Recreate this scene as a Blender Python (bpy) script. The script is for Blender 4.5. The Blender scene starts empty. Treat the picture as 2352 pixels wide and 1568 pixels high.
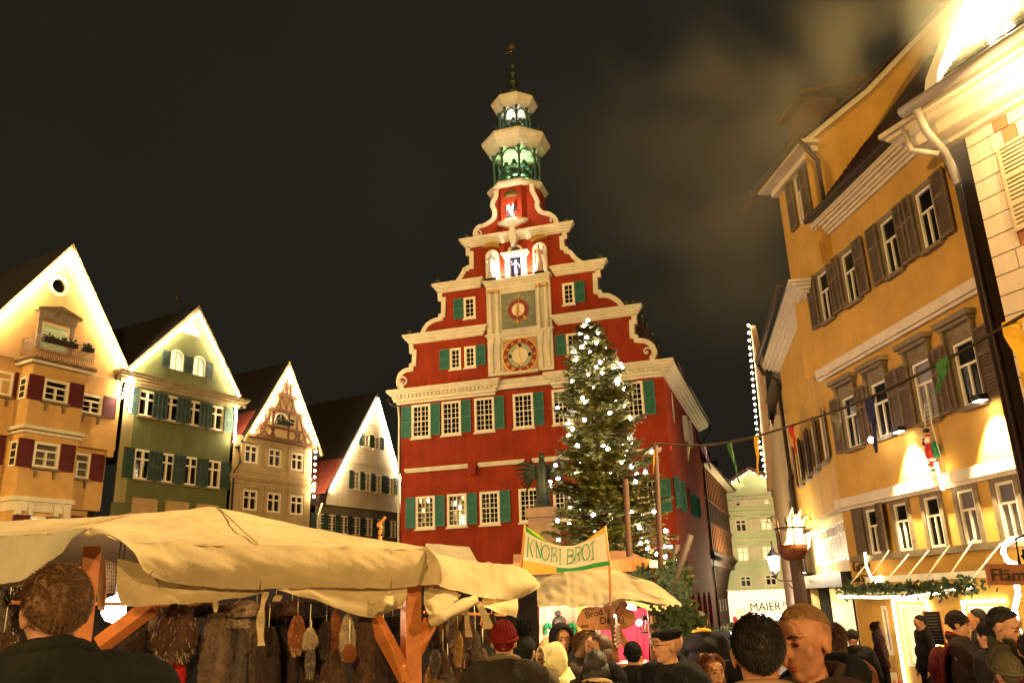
import bpy, bmesh, math, random
import numpy as np
from mathutils import Vector, Matrix, noise
from mathutils.geometry import delaunay_2d_cdt
random.seed(7)
SC = bpy.context.scene
COL = SC.collection
R = math.radians

# ------------------------------------------------------------------ camera
CAM = Vector((0, 0, 1.78))
FPX, PW, PH = 1898.0, 2352.0, 1568.0
PITCH, ROLL = R(17.32), R(2.09)
_F = Vector((0, math.cos(PITCH), math.sin(PITCH)))
_U = Vector((0, -math.sin(PITCH), math.cos(PITCH)))
_R = Vector((1, 0, 0))
_XR = _R*math.cos(ROLL) - _U*math.sin(ROLL)
_XU = _R*math.sin(ROLL) + _U*math.cos(ROLL)
cd = bpy.data.cameras.new('camera'); cam = bpy.data.objects.new('camera', cd); COL.objects.link(cam)
cam.matrix_world = Matrix(((_XR.x, _XU.x, -_F.x, CAM.x), (_XR.y, _XU.y, -_F.y, CAM.y), (_XR.z, _XU.z, -_F.z, CAM.z), (0, 0, 0, 1)))
cd.sensor_width = 36; cd.lens = FPX/PW*36; cd.clip_start = .05; cd.clip_end = 1500
SC.camera = cam

# ------------------------------------------------------------------ night sky
w = bpy.data.worlds.new("World"); SC.world = w; w.use_nodes = True
nt = w.node_tree; bg = nt.nodes['Background']
tc = nt.nodes.new('ShaderNodeTexCoord'); nz = nt.nodes.new('ShaderNodeTexNoise'); nz.inputs['Scale'].default_value = 1.6; nz.inputs['Detail'].default_value = 3
cr = nt.nodes.new('ShaderNodeValToRGB'); cr.color_ramp.elements[0].position = .3; cr.color_ramp.elements[1].position = .75
cr.color_ramp.elements[0].color = (.0062, .0056, .0036, 1); cr.color_ramp.elements[1].color = (.0092, .0082, .0052, 1)
nt.links.new(tc.outputs['Generated'], nz.inputs['Vector']); nt.links.new(nz.outputs['Fac'], cr.inputs['Fac']); nt.links.new(cr.outputs['Color'], bg.inputs['Color'])
bg.inputs['Strength'].default_value = 1.0

def lamp(name, kind, loc, energy, color, radius=.3, aim=None, size=None, blend=.6, parent=None):
    l = bpy.data.lights.new(name, kind); l.energy = energy; l.color = color
    if kind != 'AREA': l.shadow_soft_size = radius
    if kind == 'SPOT': l.spot_size = R(size or 90); l.spot_blend = blend
    o = bpy.data.objects.new(name, l); COL.objects.link(o); o.location = loc
    if aim is not None: o.rotation_euler = (Vector(aim)-Vector(loc)).to_track_quat('-Z', 'Y').to_euler()
    if parent: o.parent = parent
    return o
SODIUM = (1.0, .63, .23)
# floodlights of the market square: unseen, added far behind the camera for even light
lamp('unseen_floodlight', 'SPOT', (10, -95, 26), 125000, SODIUM, .8, (-2, 35, 8), 46, .6)
lamp('unseen_floodlight', 'SPOT', (-80, -50, 20), 138000, SODIUM, .8, (9, 24, 6), 44, .6)
lamp('unseen_floodlight', 'SPOT', (55, -75, 22), 105000, SODIUM, .8, (-16, 36, 7), 42, .6)

SC.view_settings.view_transform = 'Standard'; SC.view_settings.look = 'None'
SC.view_settings.exposure = 1.0; SC.view_settings.gamma = 1; SC.view_settings.use_curve_mapping = False
try:
    SC.cycles.use_denoising = True; SC.cycles.denoiser = 'OPENIMAGEDENOISE'
    SC.cycles.use_light_tree = True; SC.cycles.max_bounces = 5; SC.cycles.diffuse_bounces = 2; SC.cycles.glossy_bounces = 3
    SC.cycles.transmission_bounces = 4; SC.cycles.transparent_max_bounces = 8; SC.cycles.volume_bounces = 0
    SC.cycles.sample_clamp_indirect = 4; SC.cycles.caustics_reflective = False; SC.cycles.caustics_refractive = False
    SC.cycles.volume_step_rate = 2.0; SC.cycles.volume_max_steps = 48
except Exception: pass

# ------------------------------------------------------------------ helpers
def ray(px, py):
    xi = (px-PW/2)/FPX; yi = (PH/2-py)/FPX
    return (_XR*xi + _XU*yi + _F).normalized()
def at(px, py, dist):                      # the point that lies DIST metres ahead (measured level, along +Y)
    d = ray(px, py); return CAM + d*(dist/d.y)
def atr(px, py, r):
    return CAM + ray(px, py)*r
def azim(px, py=1375):
    d = ray(px, py); return math.atan2(d.x, d.y)

class Face:
    """A vertical plane: origin on the ground, heading of its u axis (rightwards as seen from the square)."""
    def __init__(s, O, head):
        s.O = Vector(O); s.a = head; s.d = Vector((math.sin(head), math.cos(head), 0)); s.n = Vector((s.d.y, -s.d.x, 0))
        s.rz = math.atan2(s.d.y, s.d.x)
    def uv(s, px, py, o=0.0):
        r = ray(px, py); t = ((s.O-CAM).dot(s.n)+o)/r.dot(s.n)
        P = CAM + r*t - s.O
        return P.dot(s.d), P.z
    def pt(s, u, z, o=0.0):
        return s.O + s.d*u + s.n*o + Vector((0, 0, z))
    def loc(s, px, py, o=0.0):
        u, z = s.uv(px, py, o); return Vector((u, -o, z))

def link(o, parent=None):
    COL.objects.link(o)
    if parent is not None: o.parent = parent
    return o
def thing(name, label, cat, loc=(0, 0, 0), rz=0, group=None, kind=None):
    o = bpy.data.objects.new(name, None); o.empty_display_size = .2; COL.objects.link(o); o.location = loc; o.rotation_euler = (0, 0, rz)
    tag(o, label, cat, group, kind); return o
def tag(o, label=None, cat=None, group=None, kind=None):
    if label: o['label'] = label
    if cat: o['category'] = cat
    if group: o['group'] = group
    if kind: o['kind'] = kind
    return o

class MB:
    def __init__(s): s.v = []; s.f = []; s.m = []; s.smooth = []
    def add(s, vs, fs, mi=0, sm=False):
        k = len(s.v); s.v += [tuple(p) for p in vs]; s.f += [tuple(i+k for i in f) for f in fs]
        s.m += [mi]*len(fs); s.smooth += [sm]*len(fs); return s
    def box(s, x0, x1, y0, y1, z0, z1, mi=0):
        v = [(x, y, z) for z in (z0, z1) for y in (y0, y1) for x in (x0, x1)]
        return s.add(v, [(0, 2, 3, 1), (4, 5, 7, 6), (0, 1, 5, 4), (2, 6, 7, 3), (0, 4, 6, 2), (1, 3, 7, 5)], mi)
    def prism(s, poly, y0, y1, mi=0):       # poly in (x, z), extruded along y
        n = len(poly); v = [(x, y0, z) for x, z in poly] + [(x, y1, z) for x, z in poly]
        s.add(v, [tuple(range(n)), tuple(range(2*n-1, n-1, -1))] + [(i, n+i, n+(i+1) % n, (i+1) % n) for i in range(n)], mi); return s
    def ribbon(s, pts, wd, y0, y1, mi=0, closed=False):  # band of width wd to one side of a polyline in (x, z)
        n = len(pts); P = [Vector((p[0], p[1])) for p in pts]; q = []
        for i in range(n):
            a = P[i]-P[i-1] if (i > 0 or closed) else P[1]-P[0]
            b = P[(i+1) % n]-P[i] if (i < n-1 or closed) else P[-1]-P[-2]
            if a.length < 1e-6: a = b
            if b.length < 1e-6: b = a
            na = Vector((-a.y, a.x)).normalized(); nb = Vector((-b.y, b.x)).normalized(); m = na+nb
            if m.length < .3: m = na
            m.normalize(); k = min(1.6, 1/max(.35, m.dot(na))); q.append(P[i]+m*wd*k)
        for i in range(n-1 if not closed else n):
            j = (i+1) % n
            s.prism([tuple(P[i]), tuple(P[j]), tuple(q[j]), tuple(q[i])], y0, y1, mi)
        return s
    def tube(s, pts, r, n=6, mi=0, r2=None, cap=True, sm=True):
        pts = [Vector(p) for p in pts]; m = len(pts); rings = []; up = Vector((0, 0, 1))
        for i, p in enumerate(pts):
            t = (pts[min(i+1, m-1)]-pts[max(i-1, 0)]).normalized()
            a = t.cross(up)
            if a.length < .05: a = t.cross(Vector((1, 0, 0)))
            a.normalize(); b = t.cross(a)
            rr = r if r2 is None else r+(r2-r)*i/(m-1)
            if isinstance(r, (list, tuple)): rr = r[i]
            rings += [p+(a*math.cos(k*2*math.pi/n)+b*math.sin(k*2*math.pi/n))*rr for k in range(n)]
        fs = [(i*n+k, i*n+(k+1) % n, (i+1)*n+(k+1) % n, (i+1)*n+k) for i in range(m-1) for k in range(n)]
        if cap: fs += [tuple(range(n-1, -1, -1)), tuple((m-1)*n+k for k in range(n))]
        return s.add(rings, fs, mi, sm)
    def lathe(s, prof, c=(0, 0, 0), n=16, mi=0, sm=True, ph=0, sx=1, sy=1):   # prof: (r, z)
        v = []; m = len(prof)
        for r, z in prof:
            v += [(c[0]+sx*r*math.cos(ph+k*2*math.pi/n), c[1]+sy*r*math.sin(ph+k*2*math.pi/n), c[2]+z) for k in range(n)]
        fs = [(i*n+k, i*n+(k+1) % n, (i+1)*n+(k+1) % n, (i+1)*n+k) for i in range(m-1) for k in range(n)]
        fs += [tuple(range(n-1, -1, -1)), tuple((m-1)*n+k for k in range(n))]
        return s.add(v, fs, mi, sm)
    def ell(s, c, r, n=10, mi=0, rot=None):
        if not hasattr(r, '__len__'): r = (r, r, r)
        v = []; fs = []; h = n//2
        for i in range(h+1):
            t = math.pi*i/h
            for k in range(n):
                p = Vector((r[0]*math.sin(t)*math.cos(2*math.pi*k/n), r[1]*math.sin(t)*math.sin(2*math.pi*k/n), r[2]*math.cos(t)))
                if rot is not None: p = rot @ p
                v.append(p+Vector(c))
        fs = [(i*n+k, (i+1)*n+k, (i+1)*n+(k+1) % n, i*n+(k+1) % n) for i in range(h) for k in range(n)]
        return s.add(v, fs, mi, True)
    def quad(s, a, b, c, d, mi=0): return s.add([a, b, c, d], [(0, 1, 2, 3)], mi)
    def mesh(s, name, mats):
        me = bpy.data.meshes.new(name); me.from_pydata(s.v, [], s.f)
        for m in (mats if isinstance(mats, (list, tuple)) else [mats]): me.materials.append(m)
        me.polygons.foreach_set('material_index', s.m); me.polygons.foreach_set('use_smooth', s.smooth); me.update(); return me
    def build(s, name, mats, parent=None, label=None, loc=None, rot=None, kind=None):
        o = bpy.data.objects.new(name, s.mesh(name, mats)); link(o, parent)
        if loc is not None: o.location = loc
        if rot is not None: o.rotation_euler = rot
        if label: o['label'] = label
        if kind: o['kind'] = kind
        return o
def clone(o, parent=None, loc=None, rot=None, label=None):
    c = o.copy(); COL.objects.link(c); c.parent = parent
    if loc is not None: c.location = loc
    if rot is not None: c.rotation_euler = rot
    if label: c['label'] = label
    for ch in list(o.children): clone(ch, c)
    return c

# ------------------------------------------------------------------ materials
_M = {}
def mat(name, col, rough=.8, metal=0, var=.12, vscale=3.0, bump=.0, bscale=40, emis=None, estr=0, spec=.4, col2=None, stain=0, trans=0, mix=.5):
    if name in _M: return _M[name]
    m = bpy.data.materials.new(name); m.use_nodes = True; t = m.node_tree; b = t.nodes['Principled BSDF']
    b.inputs['Roughness'].default_value = rough; b.inputs['Metallic'].default_value = metal
    b.inputs['Specular IOR Level'].default_value = spec
    b.inputs['Base Color'].default_value = (*col, 1)
    if var or col2:
        c = t.nodes.new('ShaderNodeTexCoord'); n = t.nodes.new('ShaderNodeTexNoise'); n.inputs['Scale'].default_value = vscale; n.inputs['Detail'].default_value = 6; n.inputs['Roughness'].default_value = .65
        r = t.nodes.new('ShaderNodeValToRGB'); r.color_ramp.elements[0].position = .5-mix*.4; r.color_ramp.elements[1].position = .5+mix*.4
        lo = col2 or tuple(x*(1-var) for x in col); hi = col if col2 else tuple(min(1, x*(1+var)) for x in col)
        r.color_ramp.elements[0].color = (*lo, 1); r.color_ramp.elements[1].color = (*hi, 1)
        t.links.new(c.outputs['Object'], n.inputs['Vector']); t.links.new(n.outputs['Fac'], r.inputs['Fac'])
        src = r.outputs['Color']
        if stain:
            mp = t.nodes.new('ShaderNodeMapping'); mp.inputs['Scale'].default_value = (2.2, 2.2, .25)
            n2 = t.nodes.new('ShaderNodeTexNoise'); n2.inputs['Scale'].default_value = 1.0; n2.inputs['Detail'].default_value = 8; n2.inputs['Roughness'].default_value = .7
            r2 = t.nodes.new('ShaderNodeValToRGB'); r2.color_ramp.elements[0].position = .42; r2.color_ramp.elements[1].position = .68
            r2.color_ramp.elements[0].color = (1-stain, 1-stain, 1-stain, 1); r2.color_ramp.elements[1].color = (1, 1, 1, 1)
            mx = t.nodes.new('ShaderNodeMix'); mx.data_type = 'RGBA'; mx.blend_type = 'MULTIPLY'; mx.inputs[0].default_value = 1
            t.links.new(c.outputs['Object'], mp.inputs['Vector']); t.links.new(mp.outputs[0], n2.inputs['Vector']); t.links.new(n2.outputs['Fac'], r2.inputs['Fac'])
            t.links.new(src, mx.inputs[6]); t.links.new(r2.outputs['Color'], mx.inputs[7]); src = mx.outputs[2]
        t.links.new(src, b.inputs['Base Color'])
        if bump:
            nb = t.nodes.new('ShaderNodeTexNoise'); nb.inputs['Scale'].default_value = bscale; nb.inputs['Detail'].default_value = 5
            bp = t.nodes.new('ShaderNodeBump'); bp.inputs['Strength'].default_value = bump; bp.inputs['Distance'].default_value = .03
            t.links.new(c.outputs['Object'], nb.inputs['Vector']); t.links.new(nb.outputs['Fac'], bp.inputs['Height']); t.links.new(bp.outputs['Normal'], b.inputs['Normal'])
    if emis: b.inputs['Emission Color'].default_value = (*emis, 1); b.inputs['Emission Strength'].default_value = estr
    if trans: b.inputs['Transmission Weight'].default_value = trans
    _M[name] = m; return m
red = mat('town hall red plaster', (.31, .038, .011), .85, var=.22, vscale=.8, bump=.3, stain=.26, spec=.15)
cream = mat('cream painted stone', (.74, .66, .46), .7, var=.08, vscale=2.5, stain=.14, bump=.1)
cream2 = mat('cream window paint', (.78, .70, .50), .55, var=.04)
green = mat('green shutter paint', (.035, .15, .105), .6, var=.25, vscale=4)
dgreen = mat('dull green shutter paint', (.030, .060, .042), .7, var=.25, vscale=4)
rshut = mat('oxblood shutter paint', (.085, .006, .006), .6, var=.2)
bshut = mat('weathered brown shutter paint', (.13, .085, .045), .75, var=.3, vscale=6)
bstone = mat('brown stone surround', (.20, .145, .075), .85, var=.3, vscale=5, bump=.2)
glass = mat('dark window glass', (.005, .005, .005), .05, var=0, spec=.38)
glassd = mat('unlit window glass', (.004, .004, .004), .12, var=0, spec=.10)
glassb = mat('bluish window glass', (.012, .014, .03), .08, var=0, spec=.7)
roofm = mat('old roof tiles', (.055, .018, .010), .9, var=.35, vscale=9, bump=.4)
roofr = mat('red clay roof tiles', (.23, .045, .020), .85, var=.35, vscale=14, bump=.3)
roofd = mat('shade dark roof tiles', (.016, .011, .008), .9, var=.3, vscale=9)  # near black: the darkness of the unlit slopes is put into the colour
gutm = mat('dark copper gutter', (.035, .020, .012), .5, metal=.4, var=.3, vscale=8)
orange = mat('ochre orange plaster', (.60, .35, .11), .9, var=.15, vscale=.9, bump=.15, stain=.12)
peach = mat('peach gable plaster', (.62, .40, .20), .9, var=.10, vscale=.9, bump=.15, stain=.14)
gplast = mat('moss green plaster', (.125, .14, .045), .9, var=.14, vscale=1, bump=.15, stain=.25)
bplast = mat('beige plaster', (.46, .34, .16), .9, var=.14, vscale=1.2, bump=.15, stain=.28)
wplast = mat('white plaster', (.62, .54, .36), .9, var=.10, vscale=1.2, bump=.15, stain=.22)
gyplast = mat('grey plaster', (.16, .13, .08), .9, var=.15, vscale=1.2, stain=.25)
yplast = mat('yellow ochre plaster', (.60, .33, .055), .9, var=.16, vscale=.8, bump=.3, bscale=25, stain=.12)
ypale = mat('pale ochre plaster', (.66, .46, .18), .9, var=.09, vscale=.8, bump=.3, bscale=25, stain=.14)
timber = mat('brown timber', (.15, .060, .022), .8, var=.3, vscale=7)
dtimber = mat('dark timber', (.030, .014, .008), .7, var=.3, vscale=7)
pine = mat('fresh pine timber', (.62, .30, .10), .7, var=.22, vscale=2.5, col2=(.46, .17, .045))
wood = mat('stained timber post', (.48, .16, .04), .6, var=.3, vscale=4, bump=.15)
stone = mat('sandstone', (.42, .27, .12), .9, var=.2, vscale=4, bump=.3)
bronze = mat('green bronze', (.045, .06, .035), .5, metal=.5, var=.3, vscale=6)
iron = mat('black iron', (.012, .010, .009), .5, metal=.5, var=.1)
gold = mat('gold leaf', (.75, .42, .08), .35, metal=.9, var=.1)
bulbw = mat('lit warm bulb', (1, .9, .7), .5, emis=(1, .78, .50), estr=110, var=0)
bulbt = mat('lit cool bulb', (1, 1, 1), .5, emis=(1.0, .80, 1.0), estr=55, var=0)
ropem = mat('lit rope light', (1, .9, .7), .5, emis=(1, .80, .50), estr=14, var=0)
roomp = mat('lit pink room', (1, .8, .7), .5, emis=(1, .60, .52), estr=.8, var=0)
roomw = mat('lit warm room', (1, .8, .5), .5, emis=(1, .70, .32), estr=.5, var=0)

# a wall sheet with real openings: outline and holes in (x, z), reveals run back into the wall
def inpoly(p, poly):
    x, y = p; c = False; n = len(poly)
    for i in range(n):
        x1, y1 = poly[i]; x2, y2 = poly[(i+1) % n]
        if (y1 > y) != (y2 > y) and x < (x2-x1)*(y-y1)/(y2-y1)+x1: c = not c
    return c
def rect(u0, u1, z0, z1): return [(u0, z0), (u1, z0), (u1, z1), (u0, z1)]
def wallmesh(mb, outline, holes, y=0.0, rev=.18, mi=0, back=None):
    vs = []; es = []
    for loop in [outline]+holes:
        k = len(vs); n = len(loop); vs += [Vector(p) for p in loop]; es += [(k+i, k+(i+1) % n) for i in range(n)]
    r = delaunay_2d_cdt(vs, es, [], 0, 1e-5); V = r[0]; T = []
    for t in r[2]:
        c = sum((V[i] for i in t), Vector((0, 0)))/len(t)
        if inpoly(c, outline) and not any(inpoly(c, h) for h in holes): T.append(tuple(t))
    mb.add([(p.x, y, p.y) for p in V], T, mi)
    for h in holes:
        n = len(h); mb.add([(a, y, b) for a, b in h]+[(a, y+rev, b) for a, b in h], [(i, n+i, n+(i+1) % n, (i+1) % n) for i in range(n)], mi)
    if back is not None:
        n = len(outline); mb.add([(a, y, b) for a, b in outline]+[(a, y+back, b) for a, b in outline], [(i, (i+1) % n, n+(i+1) % n, n+i) for i in range(n)], mi)
    return mb

# windows: frame with glazing bars, every pane an object of its own set back behind the frame
_panes = {}
def pane(parent, cx, y, cz, w_, h_, m):
    k = (round(w_, 2), round(h_, 2), m.name)
    if k not in _panes:
        mb = MB(); mb.box(-k[0]/2, k[0]/2, 0, .008, -k[1]/2, k[1]/2); _panes[k] = mb.mesh('pane', m)
    o = bpy.data.objects.new('pane', _panes[k]); link(o, parent); o.location = (cx, y, cz)
    o.rotation_euler = (random.uniform(-.02, .02), 0, random.uniform(-.02, .02)); return o
_frames = {}
def window(parent, u0, u1, z0, z1, y=0.0, style='cross', nx=2, ny=3, fm=None, gm=None, fw=.07, bar=.03, dep=.10, proud=.02, transom=.3, name='window', sill=None, lab=None):
    """u0..z1: the outside of the frame. style grid: nx by ny panes with one thick mullion; cross: transom light above two casements"""
    fm = fm or cream2; gm = gm or glass; W = u1-u0; H = z1-z0; mb = MB(); y0 = y-proud; y1 = y+dep
    mb.box(0, W, y0, y1, 0, fw); mb.box(0, W, y0, y1, H-fw, H); mb.box(0, fw, y0, y1, fw, H-fw); mb.box(W-fw, W, y0, y1, fw, H-fw)
    P = []; iw = W-2*fw; ih = H-2*fw; ym = y+.03
    def cells(x0, x1, a, b, cx, cz):
        gw = (x1-x0-bar*(cx-1))/cx; gh = (b-a-bar*(cz-1))/cz
        for i in range(1, cx): mb.box(x0+i*gw+(i-1)*bar, x0+i*(gw+bar), ym, y1, a, b)
        for j in range(1, cz):
            for i in range(cx): mb.box(x0+i*(gw+bar), x0+i*(gw+bar)+gw, ym+.004, y1, a+j*gh+(j-1)*bar, a+j*(gh+bar))
        for i in range(cx):
            for j in range(cz): P.append((x0+i*(gw+bar)+gw/2, a+j*(gh+bar)+gh/2, gw, gh))
    mu = max(bar*1.8, .05)
    if style == 'grid2':            # two casements, two tiers, nx by ny small panes in each
        zc = fw+ih*.5; xc = W/2
        mb.box(xc-mu/2, xc+mu/2, y0+.01, y1, fw, H-fw); mb.box(fw, xc-mu/2, y0+.012, y1, zc-mu/2, zc+mu/2); mb.box(xc+mu/2, W-fw, y0+.012, y1, zc-mu/2, zc+mu/2)
        for (a, b) in ((fw, xc-mu/2), (xc+mu/2, W-fw)):
            for (c, d) in ((fw, zc-mu/2), (zc+mu/2, H-fw)): cells(a, b, c, d, nx, ny)
    elif style == 'grid1':
        cells(fw, W-fw, fw, H-fw, nx, ny)
    elif style in ('cross', 'tee'):
        zt = fw+ih*(1-transom); xc = W/2
        mb.box(fw, W-fw, y0+.01, y1, zt-mu/2, zt+mu/2); mb.box(xc-mu/2, xc+mu/2, y0+.012, y1, fw, zt-mu/2)
        if style == 'cross':
            mb.box(xc-mu/2, xc+mu/2, y0+.012, y1, zt+mu/2, H-fw); cells(fw, xc-mu/2, zt+mu/2, H-fw, 1, 1); cells(xc+mu/2, W-fw, zt+mu/2, H-fw, 1, 1)
        else: cells(fw, W-fw, zt+mu/2, H-fw, 1, 1)
        cells(fw, xc-mu/2, fw, zt-mu/2, nx, ny); cells(xc+mu/2, W-fw, fw, zt-mu/2, nx, ny)
    o = mb.build(name, fm, parent, loc=(u0, 0, z0))
    if lab: o['label'] = lab
    for (cx, cz, a, b) in P: pane(o, cx, y1-.012, cz, a+.006, b+.006, gm)
    if sill is not None:
        mb = MB(); mb.box(-.06, W+.06, y-.14, y+.03, -.09, -.002); mb.build('sill', sill, o)
    return o
_sh = {}
def shutter(parent, u0, u1, z0, z1, m, y=0.0, slats=True, rails=(.5,), rz=0):
    W = u1-u0; H = z1-z0; k = (round(W, 2), round(H, 2), m.name, slats, rails)
    if k not in _sh:
        W, H = k[0], k[1]; mb = MB(); f = min(.06, W*.13)
        mb.box(0, f, -.06, -.012, 0, H); mb.box(W-f, W, -.06, -.012, 0, H); zs = [0]+[r*H-f/2 for r in rails]+[H-f]
        for z in zs: mb.box(f, W-f, -.058, -.014, z, z+f)
        if slats:
            for a, b in zip(zs[:-1], zs[1:]):
                n = max(3, int((b-a-f)/.075)); st = (b-a-f)/n
                for i in range(n):
                    z = a+f+i*st; mb.add([(f, -.054, z+.004), (W-f, -.054, z+.004), (W-f, -.022, z+st*.9), (f, -.022, z+st*.9)], [(0, 1, 2, 3)])
            mb.box(f, W-f, -.02, -.016, 0, H)
        else: mb.box(f, W-f, -.045, -.02, f, H-f)
        _sh[k] = mb.mesh('shutter', m)
    o = bpy.data.objects.new('shutter', _sh[k]); link(o, parent); o.location = (u0, y-.006, z0)
    o.rotation_euler = (0, 0, rz if rz else random.uniform(-.035, .0)); return o
def face_thing(F, name, label, cat, group=None):
    return thing(name, label, cat, F.O, F.rz, group)
def qrect(F, x0, y0, x1, y1, o=0.0):      # rectangle on a facade from the pixels of its top left and bottom right corner
    a = F.uv(x0, y0, o); b = F.uv(x1, y1, o); return min(a[0], b[0]), max(a[0], b[0]), min(a[1], b[1]), max(a[1], b[1])
GZ = -.75
_bm = {}
def bulb_mesh(m, r):
    k = (m.name, r)
    if k not in _bm:
        bm = bmesh.new(); bmesh.ops.create_icosphere(bm, subdivisions=1, radius=r); me = bpy.data.meshes.new('bulb'); bm.to_mesh(me); bm.free(); me.materials.append(m); _bm[k] = me
    return _bm[k]
def bulbs(parent, pts, m, r):
    for p in pts:
        o = bpy.data.objects.new('bulb', bulb_mesh(m, r)); link(o, parent); o.location = p
# ------------------------------------------------------------------ ground
def ground_z(x, y):
    d = math.hypot(x, y); return float(np.interp(d, [2, 7, 18, 22], [0, -.35, -.72, GZ]))
cob = mat('worn cobbles', (.085, .06, .04), .75, var=.35, vscale=5, bump=.5, bscale=9)
mb = MB(); rad = [0, 1, 2, 3, 4, 5, 6, 7, 8, 10, 14, 20, 40, 80, 200, 900]; N = 40
mb.v = [(0, 0, 0)]
for r_ in rad[1:]:
    mb.v += [(r_*math.cos(k*2*math.pi/N), r_*math.sin(k*2*math.pi/N), ground_z(r_, 0)) for k in range(N)]
mb.f = [(0, 1+k, 1+(k+1) % N) for k in range(N)]+[(1+i*N+k, 1+(i+1)*N+k, 1+(i+1)*N+(k+1) % N, 1+i*N+(k+1) % N) for i in range(len(rad)-2) for k in range(N)]
mb.m = [0]*len(mb.f); mb.smooth = [True]*len(mb.f)
mb.build('ground', cob, kind='structure')

# ------------------------------------------------------------------ town hall
T0 = at(1197, 820, 45.0); TH = Face((T0.x, T0.y, GZ), R(106.8))
th = face_thing(TH, 'town_hall', 'tall red gabled town hall with cream scrolls, two clocks and a lantern tower', 'town hall')
uv = TH.uv
UL = uv(920, 1080)[0]; UR = uv(1531, 955)[0]
zc0 = uv(912, 927)[1]*.5+uv(1524, 853)[1]*.5          # underside of the big cornice
zt0 = uv(888, 898, .5)[1]*.5+uv(1537, 822, .5)[1]*.5
def lev(l, r_): return (uv(*l)[1]+uv(*r_)[1])/2
z1t = lev((927, 773), (1471, 703)); z1b = z1t-.62
z2t = lev((994, 658), (1391, 598)); z2b = z2t-.58
z3t = lev((1057, 556), (1314, 512)); z3b = z3t-.56
UC = (uv(1196, 760)[0])
pass  # print('TH', UL, UR, UC, zc0, zt0, z1t, z2t, z3t)
# lower facade with window openings
row1 = [(945, 931, 990, 1003), (1014, 924, 1060, 997), (1089, 915, 1137, 991), (1178, 906, 1227, 983), (1268, 899, 1318, 974), (1427, 877, 1480, 951)]
row2 = [(954, 1142, 1001, 1214), (1027, 1136, 1073, 1209), (1100, 1131, 1151, 1205), (1190, 1124, 1242, 1199), (1270, 1117, 1322, 1192), (1360, 1109, 1410, 1184), (1464, 1100, 1515, 1176)]
def rowrects(F, row, o=0.0, w_=None):
    rs = [qrect(F, *q, o) for q in row]; z0 = None
    a = np.polyfit([r[0] for r in rs], [r[2] for r in rs], 1) if len(rs) > 1 else (0, rs[0][2]); b = np.polyfit([r[0] for r in rs], [r[3] for r in rs], 1) if len(rs) > 1 else (0, rs[0][3])
    z0 = np.mean([r[2] for r in rs]); z1 = np.mean([r[3] for r in rs]); W = w_ or np.median([r[1]-r[0] for r in rs])
    return [((r[0]+r[1])/2-W/2, (r[0]+r[1])/2+W/2, float(z0), float(z1)) for r in rs]
R1 = rowrects(TH, row1); R2 = rowrects(TH, row2)
pass  # print('rows', R1[0], R2[0], [round(a[0], 2) for a in R1], [round(a[0], 2) for a in R2])
mb = MB(); wallmesh(mb, rect(UL, UR, 2.9, zc0), [rect(*r) for r in R1+R2], 0, .2, back=1.0)
mb.build('wall', red, th)
for k, Rw in enumerate((R1, R2)):
    for r in Rw: window(th, *r, y=.0, style='grid2', nx=2, ny=3, fw=.13, bar=.028, dep=.09, proud=.05, sill=cream)
sw = .58
for Rw, pairs in ((R1, None), (R2, None)):
    for i, r in enumerate(Rw):
        shutter(th, r[1]+.03, r[1]+.03+sw, r[2]+.08, r[3]-.02, green, -.02)
        if i == 0 or r[0]-Rw[i-1][1] > 1.25: shutter(th, r[0]-.03-sw, r[0]-.03, r[2]+.08, r[3]-.02, green, -.02)
# string course and corbels, stone base
zs = lev((931, 1077), (1500, 1036))
mb = MB(); ux = [uv(931, 1079)[0], uv(1079, 1068)[0]-.05, uv(1098, 1066)[0], uv(1206, 1055)[0], uv(1222, 1053)[0], uv(1520, 1030)[0]]
for a, b in ((0, 1), (2, 3), (4, 5)):
    mb.prism([(0, 0), (1, 0)], 0, 0) if False else mb.box(ux[a], ux[b], -.16, 0, zs-.06, zs+.07); mb.box(ux[a]+.05, ux[b]-.05, -.10, 0, zs-.16, zs-.06)
mb.build('string_course', cream, th)
mb = MB()
for a, b in ((1, 2), (3, 4)): mb.prism([(ux[a]+.02, zs+.12), (ux[b]-.02, zs+.12), (ux[b]-.1, zs-.55), (ux[a]+.1, zs-.55)], -.28, 0)
mb.build('corbel', red, th)
zb = uv(1100, 1283)[1]
mb = MB(); mb.box(UL-.1, UR+.05, -.12, .9, 0, 2.9+.0); mb.build('stone_base', stone, th)
mb = MB(); mb.box(UL-.14, UR+.1, -.18, -.12, 2.75, 2.9); mb.build('base_ledge', stone, th)
# downpipe at the left corner
mb = MB(); mb.tube([(UL-.12, -.1, zc0-.3), (UL-.05, -.12, zc0-1), (UL-.05, -.12, .2)], .06, 8); mb.build('downpipe', cream, th)
mb = MB(); mb.tube([(UL-.8, -.1, zc0+.25), (UL-.6, -.12, zc0-.1), (UL-.12, -.1, zc0-.3)], .06, 8); mb.build('gutter_spout', gutm, th)

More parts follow.
